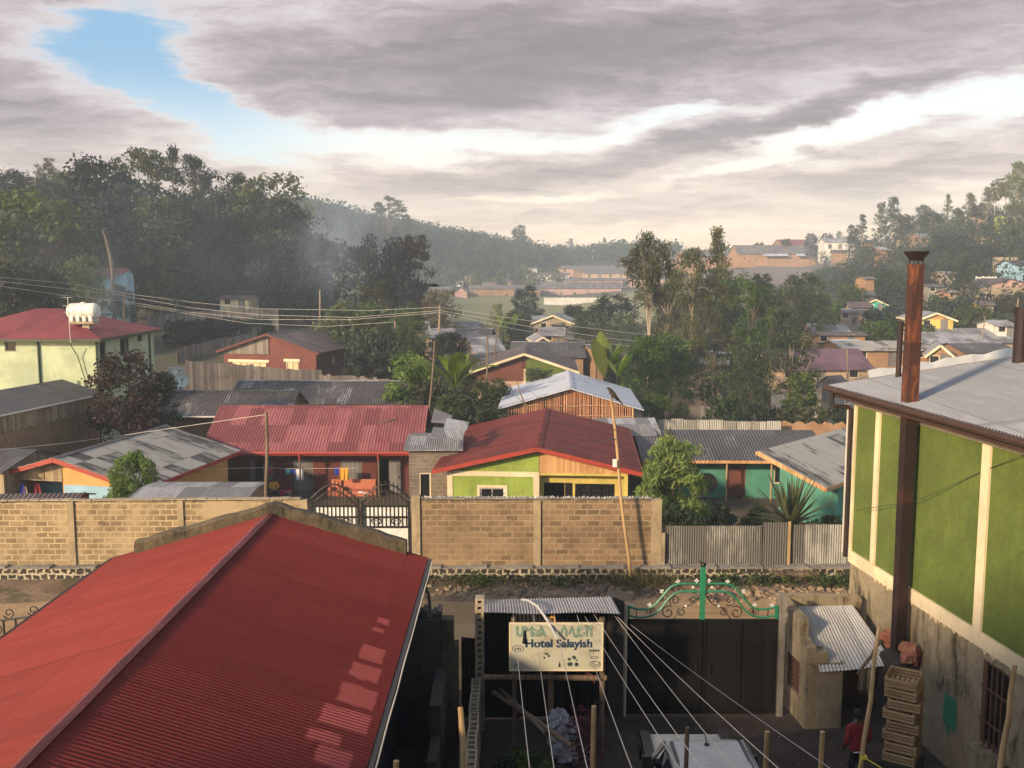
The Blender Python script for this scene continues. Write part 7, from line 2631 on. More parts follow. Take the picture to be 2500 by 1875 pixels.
# ------------------------------------------------------------------ trees
def gumtop(kind, seed): pass
_cl = clumps
def clumps(kind, seed):
    r = random.Random(seed + 7)
    if kind == 'gumtop':
        cl = []
        for i in range(30):
            zz = r.uniform(.60, .985)
            q = (.10 + .40 * math.sin(math.pi * min(1, (1.0 - zz) / .42)) ** .8) * r.uniform(.2, 1.0)
            a = r.uniform(0, 6.28)
            cl.append((math.cos(a) * q, math.sin(a) * q, zz, r.uniform(.07, .13), r.uniform(.03, .05)))
        return cl
    return _cl(kind, seed)
KINDS['gum'] = (5600, .036, .34, .8)
KINDS['sparse'] = (3200, .044, .5, .3)
KINDS['gumtop'] = (3600, .05, .35, .8)
KINDS['mango'] = (9500, .085, .20, .9)
KINDS['stemmy'] = (4200, .045, .6, .2)
_cl2 = clumps
def clumps(kind, seed):
    if kind == 'mango':
        return _cl2('dome', seed + 3)
    if kind == 'stemmy':
        r = random.Random(seed + 31)
        cl = []
        for i in range(46):
            a, zz = r.uniform(0, 6.28), r.uniform(.34, .95)
            q = math.sqrt(max(.05, 1 - ((zz - .60) / .42) ** 2)) * .42 * r.uniform(.4, 1.05)
            cl.append((math.cos(a) * q, math.sin(a) * q, zz, r.uniform(.08, .14), r.uniform(.06, .10)))
        return cl
    return _cl2(kind, seed)
TL = [
 # left wood
 ('broad dome crowned tree with a sunlit yellowish top at the left edge', 'dome', 'leaf_olive', 45, 453, 108, 16.5),
 ('tall dark blue tree with a flat bushy head on the left skyline', 'round', 'leaf_blue', 236, 372, 135, 11),
 ('feathery olive tree on the skyline right of the tall dark one', 'sparse', 'leaf_olive', 345, 360, 142, 11),
 ('slim pointed dark tree on the left skyline', 'cone', 'leaf_deep', 421, 354, 140, 8),
 ('dark ragged tree just right of the pointed one on the left skyline', 'gum', 'leaf_deep', 470, 381, 142, 9),
 ('smooth egg shaped dark tree on the left skyline', 'column', 'leaf_blue', 527, 405, 138, 7),
 ('thin see-through tree between the egg shaped and the spreading one', 'gum', 'leaf_deep', 585, 422, 146, 7),
 ('spreading olive tree at the right end of the left skyline', 'sparse', 'leaf_olive', 662, 430, 140, 13),
 ('low dark tree at the far left skyline', 'round', 'leaf_blue', 18, 402, 165, 9),
 ('flat crowned tree behind the dome tree, left skyline', 'flat', 'leaf_olive', 78, 398, 165, 9),
 ('tiny tufted tree poking above the flat crowned one', 'gumtop', 'leaf_olive', 112, 383, 168, 5),
 ('pale round tree left of the tall dark blue one', 'round', 'leaf_olive', 150, 400, 160, 6),
 ('dark tree filling behind the dome tree', 'round', 'leaf_blue', 120, 432, 150, 12),
 ('dark blue mass of tree under the feathery one', 'dome', 'leaf_blue', 310, 440, 130, 11),
 ('brownish airy tree in the middle of the left wood', 'round', 'leaf_olive', 385, 470, 128, 10),
 ('deep shaded tree under the pointed one', 'dome', 'leaf_blue', 455, 470, 132, 10),
 ('shaded tree with a lit rim below the tall dark blue one', 'round', 'leaf_blue', 235, 492, 124, 10),
 ('big rounded grey green tree in front of the egg shaped one', 'dome', 'leaf_deep', 565, 470, 118, 9.5),
 ('large dark crown right of the grey green one', 'dome', 'leaf_deep', 668, 478, 115, 10.5),
 ('dark crown leaning into the smoke right of the left wood', 'round', 'leaf_blue', 752, 566, 112, 8.5),
 ('olive rounded tree in front of the left wood above the board fence', 'dome', 'leaf_olive', 395, 556, 106, 9),
 ('small bright leaved tree between dome tree and blue house', 'round', 'leaf_mid', 196, 611, 98, 4.6),
 ('layered light green tree above the cream house', 'sparse', 'leaf_mid', 536, 628, 110, 6),
 ('low dark tree behind the mint house roof, left', 'dome', 'leaf_deep', 105, 636, 98, 8),
 ('dark bushy tree at the left edge over the mint roof', 'round', 'leaf_deep', 15, 640, 96, 8),
 ('deep green tree left of the cream house', 'dome', 'leaf_deep', 440, 640, 108, 6.5),
 ('dark tree right of the cream house', 'dome', 'leaf_blue', 660, 640, 110, 8),
 ('dusky tree over the tin fence end', 'round', 'leaf_blue', 740, 672, 110, 6.5),
 ('big dark blue round tree standing alone in the smoke', 'dome', 'leaf_blue', 918, 574, 130, 10.4),
 ('loose purple tinted crown at the right shoulder of the lone dark tree', 'sparse', 'leaf_maroon', 1000, 572, 133, 6.5),
 ('small dark crown at the foot of the lone dark tree, right', 'round', 'leaf_blue', 1002, 672, 127, 4.4),
 ('sunlit leafy tree right behind the brick house', 'round', 'leaf_mid', 880, 730, 100, 8),
 ('olive sapling rising in front of the lone dark tree', 'sparse', 'leaf_olive', 918, 688, 108, 5),
 ('dark bushes at the right wall of the brick house', 'round', 'leaf_deep', 935, 812, 91, 7),
 ('deep shaded bush right of the brick house corner', 'bush', 'leaf_deep', 905, 850, 87, 5),
 ('slim light tree left of the power pole', 'gum', 'leaf_mid', 1010, 740, 106, 4),
 ('layered sapling in front of the leftmost pale roof', 'sparse', 'leaf_olive', 1008, 782, 90, 3.2),
 ('dry looking tree behind the power pole', 'sparse', 'leaf_dry', 1070, 708, 126, 6),
 ('dark round tree right of the power pole foot', 'round', 'leaf_deep', 1092, 803, 90, 4.0),
 ('bright lime green tree in front of the brick house yard', 'bush', 'leaf_bright', 1005, 846, 71, 4.8),
 ('shrub below the lime green tree', 'bush', 'leaf_olive', 1048, 918, 64, 3.4),
 ('shrub thicket at the banana foot', 'bush', 'leaf_mid', 1108, 952, 60, 3.6),
 ('dark thicket between banana and silver roof', 'bush', 'leaf_deep', 1160, 958, 60, 3.4),
 ('grey green tree left of the silver roof', 'round', 'leaf_olive', 1196, 918, 68, 3.8),
 ('small leafy tree in front of the turquoise panel', 'sparse', 'leaf_deep', 1318, 898, 72, 3.0),
 ('lone dark tree on the playing field', 'dome', 'leaf_blue', 1286, 688, 160, 5.2),
 ('pale reed like clump left of the lone field tree', 'gum', 'leaf_yucca', 1215, 742, 128, 4),
 ('low growth under the lone field tree', 'bush', 'leaf_olive', 1262, 752, 140, 5),
 ('small dark bush on the tan gable roofline', 'bush', 'leaf_deep', 1370, 780, 125, 3.2),
 ('blue green tree left of the eucalyptus group', 'dome', 'leaf_blue', 1498, 712, 112, 6.5),
 ('lower blue green tree above the satellite dish', 'dome', 'leaf_deep', 1447, 752, 108, 5.5),
 ('bushes over the field edge right', 'bush', 'leaf_deep', 1400, 738, 150, 5),
 ('tall thin eucalyptus with a long bare pale stem', 'gumtop', 'leaf_olive', 1588, 566, 88, 5.0),
 ('tallest eucalyptus with a pointed yellow green head', 'cone', 'leaf_olive', 1752, 554, 104, 7.0),
 ('eucalyptus left of the tallest one', 'gum', 'leaf_olive', 1692, 610, 103, 7),
 ('bushy eucalyptus at the left of the group', 'gum', 'leaf_olive', 1650, 662, 108, 7),
 ('brown shaded eucalyptus in the middle of the group', 'gum', 'leaf_olive', 1632, 712, 106, 7),
 ('dense eucalyptus crown under the tallest head', 'round', 'leaf_mid', 1775, 640, 119, 6),
 ('shaded tree under the eucalyptus group', 'round', 'leaf_olive', 1655, 750, 120, 7),
 ('broad leaved tree in front of the eucalyptus group', 'round', 'leaf_mid', 1578, 810, 79, 4.8),
 ('thin young gum beside the minibus track', 'gum', 'leaf_olive', 1700, 780, 88, 2.6),
 ('tall dense green tree right of the minibus track', 'column', 'leaf_mid', 1842, 684, 86, 4.6),
 ('bushy green tree at the right foot of the tall dense one', 'round', 'leaf_mid', 1832, 842, 80, 4.0),
 ('second dense tree behind the tall one', 'column', 'leaf_deep', 1884, 716, 92, 4.2),
 ('dark tree standing before the bare ridge', 'round', 'leaf_deep', 1860, 655, 122, 3.6),
 ('olive twin topped tree before the bare ridge', 'dome', 'leaf_olive', 1965, 660, 118, 6.5),
 ('open tree with a pale stem before the purple roof', 'sparse', 'leaf_olive', 1936, 810, 77, 5.4),
 ('leafy tree in front of the open one', 'bush', 'leaf_mid', 1960, 900, 75, 3.2),
 ('round bush left of the tin panels by the stick house', 'bush', 'leaf_mid', 1612, 958, 70, 2.6),
 ('second round bush beside it', 'bush', 'leaf_mid', 1662, 972, 70, 2.0),
 ('hedge bush behind the pale fence, first from the left', 'bush', 'leaf_mid', 1768, 955, 70, 3.6),
 ('hedge bush behind the pale fence, second from the left', 'bush', 'leaf_deep', 1845, 978, 70, 3.4),
 ('hedge bush behind the pale fence, third from the left', 'bush', 'leaf_olive', 1920, 984, 71, 3.2),
 ('hedge bush behind the mud wall, fourth from the left', 'bush', 'leaf_olive', 1988, 984, 71, 3.2),
 ('hedge bush beside the green building corner, last of the row', 'bush', 'leaf_deep', 2052, 988, 70, 3.2),
 ('maroon leaved shrub in front of the mint house', 'stemmy', 'leaf_maroon', 300, 856, 56, 5.0),
 ('green bush hugging the maroon shrub at its right', 'bush', 'leaf_deep', 396, 893, 58, 2.4),
 ('dark undergrowth below the maroon shrub', 'bush', 'leaf_maroon', 330, 965, 54, 3.6),
 ('small bright leaved tree behind the left block wall', 'mango', 'leaf_mango', 322, 1102, 41, 2.5),
 ('glossy mango tree at the end of the block wall', 'mango', 'leaf_mango', 1646, 1062, 38.5, 3.3),
 ('dark lower growth under the mango tree', 'bush', 'leaf_deep', 1662, 1228, 37.0, 2.3),
 ('low bright bush behind the tin fence beside the green building', 'bush', 'leaf_mid', 2030, 1256, 36.5, 2.2),
 ('low bush behind the tin fence under the spiky plant', 'bush', 'leaf_mid', 1960, 1268, 36.0, 1.8),
 ('leafy weed bush in the shaded yard at the bottom', 'bush', 'leaf_mid', 1285, 1828, 17.8, 1.3),
 ('smaller weed bush left of the leafy one in the yard', 'bush', 'leaf_deep', 1238, 1842, 17.6, .9),
 # centre hill skyline
 ('flat topped umbrella tree alone on the hill crest', 'flat', 'leaf_deep', 948, 466, 430, 19),
 ('small tufted tree right of the umbrella tree', 'round', 'leaf_deep', 992, 516, 430, 7),
 ('umbrella shaped tree at the left of the hill crest', 'flat', 'leaf_deep', 812, 489, 440, 6.5),
 ('pointed round tree at the left start of the hill crest', 'column', 'leaf_blue', 731, 483, 440, 5),
 ('low round tree on the left hill crest', 'round', 'leaf_blue', 768, 487, 440, 9),
 ('spreading tree on the middle of the hill crest', 'round', 'leaf_deep', 1268, 544, 520, 10),
 ('slim tree on the falling crest', 'column', 'leaf_deep', 1394, 580, 560, 5),
 ('thin leaning tree near the crest end', 'gum', 'leaf_deep', 1476, 580, 560, 5.5),
 ('pointed bushy tree at the crest end', 'gum', 'leaf_deep', 1522, 584, 540, 8),
 ('tree left behind the tall thin eucalyptus on the skyline', 'round', 'leaf_deep', 1552, 604, 520, 8),
 ('flat tree on the skyline between eucalyptus trees', 'flat', 'leaf_deep', 1650, 596, 480, 10),
 ('second flat tree on the skyline between eucalyptus trees', 'flat', 'leaf_deep', 1694, 600, 470, 8),
 # ridge and right hill
 ('rounded bush on the ridge hall skyline', 'bush', 'leaf_deep', 1853, 589, 362, 6.5),
 ('dark round tree left of the red hipped house', 'round', 'leaf_deep', 1920, 579, 360, 5),
 ('palm like tree right of the red hipped house', 'round', 'leaf_blue', 1982, 565, 350, 5.5),
 ('wide flat tree behind the whitish shed', 'dome', 'leaf_blue', 2020, 567, 345, 7),
 ('narrow tree at the end of the whitish shed', 'column', 'leaf_deep', 2050, 562, 340, 3.6),
 ('tree at the left foot of the gum stand', 'round', 'leaf_deep', 2084, 543, 302, 4.5),
 ('slender gum left in the stand on the right hill', 'gum', 'leaf_deep', 2107, 523, 300, 5),
 ('gum at the shoulder of the stand on the right hill', 'gum', 'leaf_olive', 2152, 494, 292, 6),
 ('tallest gum of the stand on the right hill', 'gum', 'leaf_deep', 2182, 482, 290, 7.5),
 ('rounded gum at the right of the stand', 'round', 'leaf_olive', 2208, 520, 285, 6.5),
 ('sparse leaning tree right of the gum stand', 'sparse', 'leaf_olive', 2254, 500, 282, 5.5),
 ('broad bushy tree on the right hill skyline', 'dome', 'leaf_deep', 2272, 512, 278, 8),
 ('pointed conifer on the right hill skyline', 'cone', 'leaf_olive', 2316, 473, 272, 5.5),
 ('slim gum right of the pointed conifer', 'gum', 'leaf_olive', 2370, 472, 268, 5.5),
 ('dusky tree behind the slim gum', 'round', 'leaf_maroon', 2393, 492, 266, 4.5),
 ('golden tall gum, first of the right edge stand', 'gum', 'leaf_olive', 2413, 459, 258, 5),
 ('golden tall gum, second of the right edge stand', 'gumtop', 'leaf_olive', 2433, 438, 252, 4.5),
 ('golden tall gum, third of the right edge stand', 'gumtop', 'leaf_olive', 2460, 426, 248, 4.5),
 ('tallest golden gum at the right edge', 'gum', 'leaf_olive', 2488, 396, 240, 8),
 ('golden gum cut by the right edge', 'gum', 'leaf_olive', 2512, 430, 230, 9),
 ('large dark tree below the golden gums', 'dome', 'leaf_olive', 2490, 540, 205, 7),
 ('shrub left of the golden stand', 'bush', 'leaf_mid', 2340, 505, 262, 4),
 ('dark tree behind the chimney hat, left', 'dome', 'leaf_deep', 2118, 600, 230, 6),
 ('dark tree behind the chimney hat, right', 'dome', 'leaf_deep', 2260, 606, 215, 7),
 ('grey tall tree right of the chimney hat', 'dome', 'leaf_blue', 2318, 570, 210, 8),
 ('big dark tree right of the chimney, mid hill', 'dome', 'leaf_deep', 2348, 610, 180, 7.5),
 ('blue shaded tree left of the tan garden wall', 'dome', 'leaf_blue', 2398, 600, 186, 7.5),
 ('tree cluster left of the chimney, lower slope', 'dome', 'leaf_olive', 2060, 640, 205, 8),
 ('dark tree left of the chimney, beside the tall orange house', 'dome', 'leaf_deep', 2172, 655, 172, 6.5),
 ('deep green tree behind the chimney', 'round', 'leaf_deep', 2205, 665, 165, 6),
 ('bright round tree left of the tall orange house', 'round', 'leaf_mid', 2080, 690, 148, 4.6),
 ('dark tall tree between chimney and pink gable', 'column', 'leaf_deep', 2356, 640, 150, 4.4),
 ('shaded bush under the pale hidden house', 'round', 'leaf_deep', 2300, 730, 132, 6),
 ('sunny bush right of the yellow boarded house', 'round', 'leaf_olive', 2378, 742, 122, 5.2),
 ('tree in front of the tan pink gabled house', 'round', 'leaf_olive', 2475, 718, 132, 5.5),
 ('green bush left of the yellow boarded house', 'bush', 'leaf_mid', 2262, 786, 110, 3.6),
 ('leafy clump left of the chimney above the mud house', 'bush', 'leaf_mid', 2170, 770, 112, 5),
 ('bright bush over the long orange mud house', 'bush', 'leaf_mid', 2130, 778, 114, 3.8),
 ('bush row left of the banana leaf', 'bush', 'leaf_olive', 1985, 748, 128, 5),
 ('dark bush under the turquoise gable', 'bush', 'leaf_deep', 2150, 748, 128, 5.5),
 ('olive bush right of the twin topped tree', 'bush', 'leaf_olive', 2020, 740, 130, 4),
 ('bush behind the small grey gable at the right', 'bush', 'leaf_deep', 2440, 770, 122, 5),
]
for i, (lab, kind, mat, u, v, Y, w) in enumerate(TL):
    n = None
    if 80 < Y < 320:
        w *= 1.18
    if 330 < u < 790 and 100 <= Y < 125:
        w *= (Y + 24) / Y
        Y += 24
    if mat == 'leaf_olive' and kind in ('gum', 'gumtop', 'cone'):
        mat = 'leaf_gum'
    ls = 1.0
    if Y > 200:
        n, ls = int(KINDS[kind][0] * .36), 1.7
    elif Y > 85:
        n, ls = int(KINDS[kind][0] * .95), 1.1
    nm = {'gum': 'eucalyptus_tree', 'gumtop': 'eucalyptus_tree', 'bush': 'bush', 'cone': 'conifer', 'flat': 'umbrella_tree', 'mango': 'mango_tree'}.get(kind, 'broadleaf_tree')
    g = 'trees of the left wood' if u < 800 and Y > 90 and Y < 200 else ('trees of the eucalyptus group' if 1540 < u < 1900 and Y < 110 else ('trees on the right hillside' if u > 2000 and Y > 140 else ('trees on the hill crest' if Y > 400 else ('bushes among the houses' if kind == 'bush' else None))))
    tree(lab, kind, mat, u, v, Y, w, nm, bark='pale_bark' if kind in ('gum', 'gumtop') or 'pale stem' in lab else None, seed=(i * 7) % 3, n=n, ls=ls, cat='bush' if kind == 'bush' else 'tree', group=g)
for q in [('dark tree half hiding the pale blue house', 'dome', 'leaf_deep', 292, 688, 104, 4.0), ('dark bush in the yard before the turquoise porch, left', 'bush', 'leaf_deep', 1742, 1232, 45, 2.6), ('dark bush in the yard before the turquoise porch, right', 'bush', 'leaf_olive', 1868, 1240, 43, 2.4),
          ('dark hedge bush under the far board fence, left one', 'bush', 'leaf_deep', 455, 782, 108, 6.5), ('dark hedge bush under the far board fence, middle one', 'bush', 'leaf_blue', 540, 778, 110, 7), ('dark hedge bush under the far board fence, right one', 'bush', 'leaf_deep', 625, 778, 112, 6),
          ('broad green tree filling the middle of the eucalyptus group', 'dome', 'leaf_mid', 1715, 720, 126, 7), ('olive tree left of the tall thin eucalyptus', 'dome', 'leaf_olive', 1520, 760, 104, 5), ('green tree between the broad leaved tree and the minibus', 'round', 'leaf_mid', 1640, 806, 84, 5),
          ('dusky tree behind the minibus track', 'dome', 'leaf_deep', 1790, 745, 118, 7), ('leafy tree right of the second dense tree', 'dome', 'leaf_mid', 1905, 745, 100, 6), ('low tree at the foot of the bare ridge', 'dome', 'leaf_olive', 1925, 690, 170, 8),
          ('small tree on the slope under the ridge hall', 'dome', 'leaf_deep', 2015, 655, 215, 8), ('tree before the long market hall', 'dome', 'leaf_olive', 1985, 700, 150, 7), ('green tree right of the lone dark tree foot', 'dome', 'leaf_mid', 985, 742, 98, 4.5), ('bush mass left of the stick house', 'dome', 'leaf_olive', 1140, 870, 80, 5)]:
    tree(*q, 'bush' if q[1] == 'bush' else 'broadleaf_tree', cat='bush' if q[1] == 'bush' else 'tree', n=6000 if q[1] != 'bush' else None, ls=1.1, group='trees of the eucalyptus group' if 1500 < q[3] < 1800 else None)
# bare leaning trunk in the left wood
b = MB()
p = [at(*q, 103) for q in ((274, 655), (268, 620), (259, 585), (250, 560))]
b.tube([V((p[0].x, 103, 0))] + p, [.22, .21, .19, .14, .07], 7)
tag(b.build('leaning_trunk', 'bark'), 'pale bare trunk leaning left in the left wood above the blue house', 'tree trunk')

# far woods that read as one mass ---------------------------------------
def wood_mass(name, pts, mat, hmin, hmax, quads, size, aspect=.6):
    P, Nn, T_ = [], [], []
    r = NPR
    for (x, y) in pts:
        h = r.uniform(hmin, hmax)
        w = h * r.uniform(.30, .55)
        z0 = gz(x, y)
        d = r.normal(0, 1, (quads, 3))
        d /= np.linalg.norm(d, axis=1)[:, None]
        rad = r.uniform(.2, 1, quads) ** .5
        pos = np.array([x, y, z0 + h * .58]) + d * rad[:, None] * np.array([w, w, h * .44])
        P.append(pos); Nn.append(d + np.array([0, 0, .3])); T_.append(np.full(quads, r.uniform(0, 1)) * .7 + r.uniform(0, .3, quads))
    P, Nn, T_ = np.concatenate(P), np.concatenate(Nn), np.concatenate(T_)
    me = leaf_mesh(name, P, Nn, size * NPR.uniform(.6, 1.4, len(P)), aspect, mat, T_)
    o = bpy.data.objects.new(name, me)
    COL.objects.link(o)
    return tag(o, kind='stuff')
def spread(n, a0, a1, y0, y1, keep=lambda x, y: True):
    out = []
    while len(out) < n:
        y = rng.uniform(y0, y1)
        a = rng.uniform(a0, a1)
        if keep(a * y, y):
            out.append((a * y, y))
    return out
wood_mass('hillside_forest', spread(1500, -.30, .17, 415, 640, lambda x, y: x / y < -.02 + (y - 415) * .0008 or y > 520), 'leaf_deep', 7, 13, 34, 2.0)
wood_mass('forest_depth', spread(420, -.75, -.20, 150, 300), 'leaf_blue', 9, 16, 150, .75)
wood_mass('valley_scrub', spread(180, -.12, .05, 385, 450), 'leaf_olive', 3, 7, 26, 1.4)
wood_mass('right_hill_scrub', spread(330, .27, .75, 165, 330, lambda x, y: x / y > .34 + (y - 165) * -.0002), 'leaf_olive', 2.5, 6.5, 70, .65)
wood_mass('right_hill_bushes', spread(300, .33, .60, 125, 260), 'leaf_deep', 2.5, 6, 80, .55)
wood_mass('village_shrubs', spread(150, -.16, .14, 100, 210, lambda x, y: not (230 < y < 372)), 'leaf_olive', 1.5, 3.6, 36, .5)
wood_mass('garden_shrubs', spread(150, .13, .36, 88, 150), 'leaf_mid', 1.2, 3.2, 40, .45)
wood_mass('yard_shrubs', spread(60, -.19, -.05, 88, 118, lambda x, y: not (-29 < x < -14)), 'leaf_deep', 1.2, 3, 40, .42)
wood_mass('far_ridge_trees', spread(200, .10, .60, 385, 620), 'leaf_deep', 3, 7, 80, 1.1)
weeds('yard_weeds', 500, lambda: rng.uniform(-26, 24), lambda: rng.uniform(34, 60), .35, 'leaf_weed', .5, zf=gz, asp=.3, size=.25)

# spiky plants, bananas ----------------------------------------------------
def blades(name, lab, c, n, L, w, mat, up=.9, cat='plant', group=None, droop=.6):
    b = MB()
    for i in range(n):
        a = 6.283 * i / n * 2.4 + rng.uniform(-.2, .2)
        e = rng.uniform(.15, up)
        l = L * rng.uniform(.7, 1.1)
        pts = []
        for k in range(6):
            f = k / 5
            h = l * f * math.sin(e) - droop * l * (f ** 2.4) * (1 - e * .75) * .5
            q = l * f * math.cos(e)
            pts.append(V(c) + V((q * math.cos(a), q * math.sin(a), h)))
        s = V((-math.sin(a), math.cos(a), 0))
        for k in range(5):
            w0, w1 = w * (1 - (k / 5) ** 2) * .5 + .004, w * (1 - ((k + 1) / 5) ** 2) * .5 + .002
            b.poly([pts[k] - s * w0, pts[k] + s * w0, pts[k + 1] + s * w1, pts[k + 1] - s * w1])
    return tag(b.build(name, mat), lab, cat, group)
p = at(1930, 1290, 35.2)
blades('spiky_plant', 'spiky dracaena with long pointed leaves behind the tin fence', (p.x, 35.2, p.z + .1), 70, 2.1, .17, 'leaf_yucca', 1.45)
p = at(1622, 1085, 46)
blades('spiky_plant', 'pale spiky plant above the mango tree crown', (p.x, 46, p.z), 22, 1.1, .09, 'leaf_yucca', 1.5)
b = MB()
b.tube([V((p.x, 46, gz(p.x, 46))), V((p.x, 46, p.z))], .07, 6)
tag(b.build('plant_stem', 'bark'), 'thin stem under the pale spiky plant behind the mango tree', 'stem')
def banana(lab, u, v, Y, n, L, spread_=.9, base=None, Wd=.62):
    p = at(u, v, Y)
    z0 = gz(p.x, Y)
    T = thing('banana_plant', lab, 'banana plant', (p.x, Y, z0), 0, 'banana plants')
    h = max(1.2, p.z - z0 - L * .62)
    b = MB()
    b.tube([(0, 0, 0), (.03, 0, h * .5), (0, 0, h)], [.16, .13, .09], 8)
    b.build('stem', 'leaf_olive', T)
    for i in range(n):
        b = MB()
        a = 6.283 * i / n * 1.0 + rng.uniform(-.25, .25)
        e = rng.uniform(.95, 1.48)
        l = L * rng.uniform(.8, 1.08)
        d = V((math.cos(a), math.sin(a), 0)); s = V((-math.sin(a), math.cos(a), 0))
        pr = []
        for k in range(9):
            f = k / 8
            q = l * f * math.cos(e) + .42 * spread_ * l * f * f * .8
            zz = h + l * f * math.sin(e) - .42 * spread_ * l * f ** 2.6
            w = Wd * l / 2.4 * max(.03, math.sin(math.pi * min(1, max(0, f - .10) / .90 * .96 + .02)) ** .55) * .5 if f > .1 else .03
            pr.append((d * q + V((0, 0, zz)), w))
        for k in range(8):
            (p0, w0), (p1, w1) = pr[k], pr[k + 1]
            fold = V((0, 0, .28))
            b.poly([p0, p1, p1 + s * w1 - fold * w1 + V((0, 0, rng.uniform(-.04, .04))), p0 + s * w0 - fold * w0])
            b.poly([p1, p0, p0 - s * w0 - fold * w0, p1 - s * w1 - fold * w1 + V((0, 0, rng.uniform(-.04, .04)))])
        b.build('leaf', 'leaf_banana', T)
banana('large banana plant with arching leaves left of the silver roof', 1110, 850, 63, 9, 4.2)
banana('banana plant with upright broad leaves right of the dish pole', 1476, 842, 74, 7, 4.2, .45)
banana('second banana plant with split leaves close to the stick house', 1508, 862, 73, 5, 2.8, .5)
banana('banana plant with one bright leaf standing above the mud house gardens', 2039, 750, 122, 4, 3.2, .3)
banana('small banana plant by the playing field edge', 1255, 770, 128, 5, 2.6, .6)
banana('pale banana clump behind the hollow roofs', 1228, 775, 124, 5, 3.0, .5)
# ------------------------------------------------------------------ poles and wires
def pole(lab, u0, v0, u1, v1, Y, r, m='grey_pole', arms=0, ground=True, Y2=None):
    p, q = at(u0, v0, Y), at(u1, v1, Y2 or Y)
    zg = gz(q.x, q.y) - .2
    d = (q - p)
    q2 = p + d * ((zg - p.z) / d.z) if ground else q
    T = thing('utility_pole', lab, 'pole', (q2.x, q2.y, q2.z), 0, 'utility poles')
    b = MB(); b.M = Matrix.Translation(-V(T.location))
    n = 6
    pts = [q2.lerp(p, i / n) + V((.03 * math.sin(i * 1.7), 0, 0)) * (0 < i < n) for i in range(n + 1)]
    b.tube(pts, [r * (1.15 - .3 * i / n) for i in range(n + 1)], 9)
    b.build('shaft', m, T)
    if arms:
        b = MB(); b.M = Matrix.Translation(-V(T.location))
        for k in range(arms):
            z = p.z - .25 - .35 * k
            b.box((p.x - .7, p.y - .16, z - .04), (p.x + .7, p.y - .08, z + .04))
            for x in (-.6, 0, .6):
                b.tube([(p.x + x, p.y - .12, z + .04), (p.x + x, p.y - .12, z + .16)], [.03, .045], 6)
        b.build('crossarm', 'dark_pole_wood', T)
    return T
pole('stout wooden pole standing in front of the faded red roof', 650, 1006, 651, 1224, 34.6, .065, 'dark_pole_wood')
LP = pole('crooked pale pole before the block wall with a bird on its tip', 1492, 973, 1538, 1407, 31.4, .052, 'pole_wood')
b = MB(); b.M = Matrix.Translation(-V(LP.location))
p = at(1501, 1130, 31.2)
b.box((p.x - .07, p.y - .05, p.z - .13), (p.x + .06, p.y + .03, p.z + .12))
b.build('meter_box', 'white_paint', LP)
for (u, v) in ((1497, 1048), (1500, 1072)):
    b = MB(); b.M = Matrix.Translation(-V(LP.location))
    p = at(u, v, 31.4)
    b.tube([(p.x + .07 * math.cos(a), p.y + .07 * math.sin(a), p.z + .01 * math.sin(2 * a)) for a in [6.283 * i / 10 for i in range(11)]], .016, 5)
    b.build('wire_wrap', 'dark_iron', LP)
pole('power pole with crossarm at the mint house roof', 302, 714, 302, 790, 100, .13, arms=1)
pole('power pole in the middle of the hollow', 1074, 745, 1070, 850, 95, .12, arms=1)
pole('short pole left of the hollow roofs', 964, 783, 964, 842, 92, .10)
pole('thin pole against the dark trees left of centre', 781, 708, 781, 784, 112, .11)
pole('slanting pole beside the large banana plant', 1061, 832, 1050, 985, 61, .06, 'dark_pole_wood')
pole('dark pole in front of the brown roof, left edge', 1190, 818, 1188, 950, 71, .07, 'dark_pole_wood')
pole('thin pole in the hollow left of the long grey roof', 1212, 818, 1208, 860, 84, .06, 'dark_pole_wood')
pole('yellowish pole before the purple roof', 2068, 854, 2069, 940, 80, .10)
pole('pole at the far right above the pink gable yard', 2486, 728, 2480, 780, 122, .08)
pole('thin pole beside the tall orange house', 2106, 710, 2106, 760, 140, .06, 'dark_pole_wood')
pole('pole between the right grey roofs', 2405, 772, 2400, 806, 112, .07)
def wire(lab, pts, r=.02, m='wire_pale', sag=.0):
    return strung('power_line', lab, [at(u, v, Y) for u, v, Y in pts], r, m, 'wire', 'overhead wires', sag, 10)
wire('upper pale wire from the left edge to the mint roof pole', [(-60, 672, 62), (150, 690, 80), (302, 716, 99.8)], .016)
wire('middle pale wire from the left edge to the mint roof pole', [(-60, 680, 62), (150, 704, 80), (302, 722, 99.8)], .018)
wire('lower pale wire from the left edge passing over the mint roof', [(-60, 690, 62), (150, 720, 80), (302, 735, 99.8)], .018)
wire('topmost wire spanning from the mint roof pole to the hollow pole', [(302, 716, 99.8), (470, 738, 99), (640, 754, 98), (904, 758, 96), (1074, 750, 94.9)], .016)
wire('second wire spanning from the mint roof pole to the hollow pole', [(302, 722, 99.8), (470, 752, 99), (640, 769, 98), (860, 775, 96), (1074, 758, 94.9)], .018)
wire('third wire spanning from the mint roof pole to the hollow pole', [(302, 735, 99.8), (470, 763, 99), (640, 780, 98), (860, 780, 96), (1074, 763, 94.9)], .018)
wire('low wire ending at the short pole left of the hollow', [(302, 740, 99.8), (600, 789, 97), (800, 797, 95), (964, 786, 92)], .014)
wire('upper wire from the hollow pole to the eucalyptus group', [(1074, 750, 94.9), (1290, 783, 96), (1520, 811, 97), (1600, 818, 98)], .016)
wire('middle wire from the hollow pole to the eucalyptus group', [(1074, 758, 94.9), (1290, 797, 96), (1490, 826, 97), (1600, 838, 98)], .016)
wire('lower wire from the hollow pole across the grey roofs', [(1074, 763, 94.9), (1250, 802, 95), (1430, 832, 96), (1560, 848, 97)], .014)
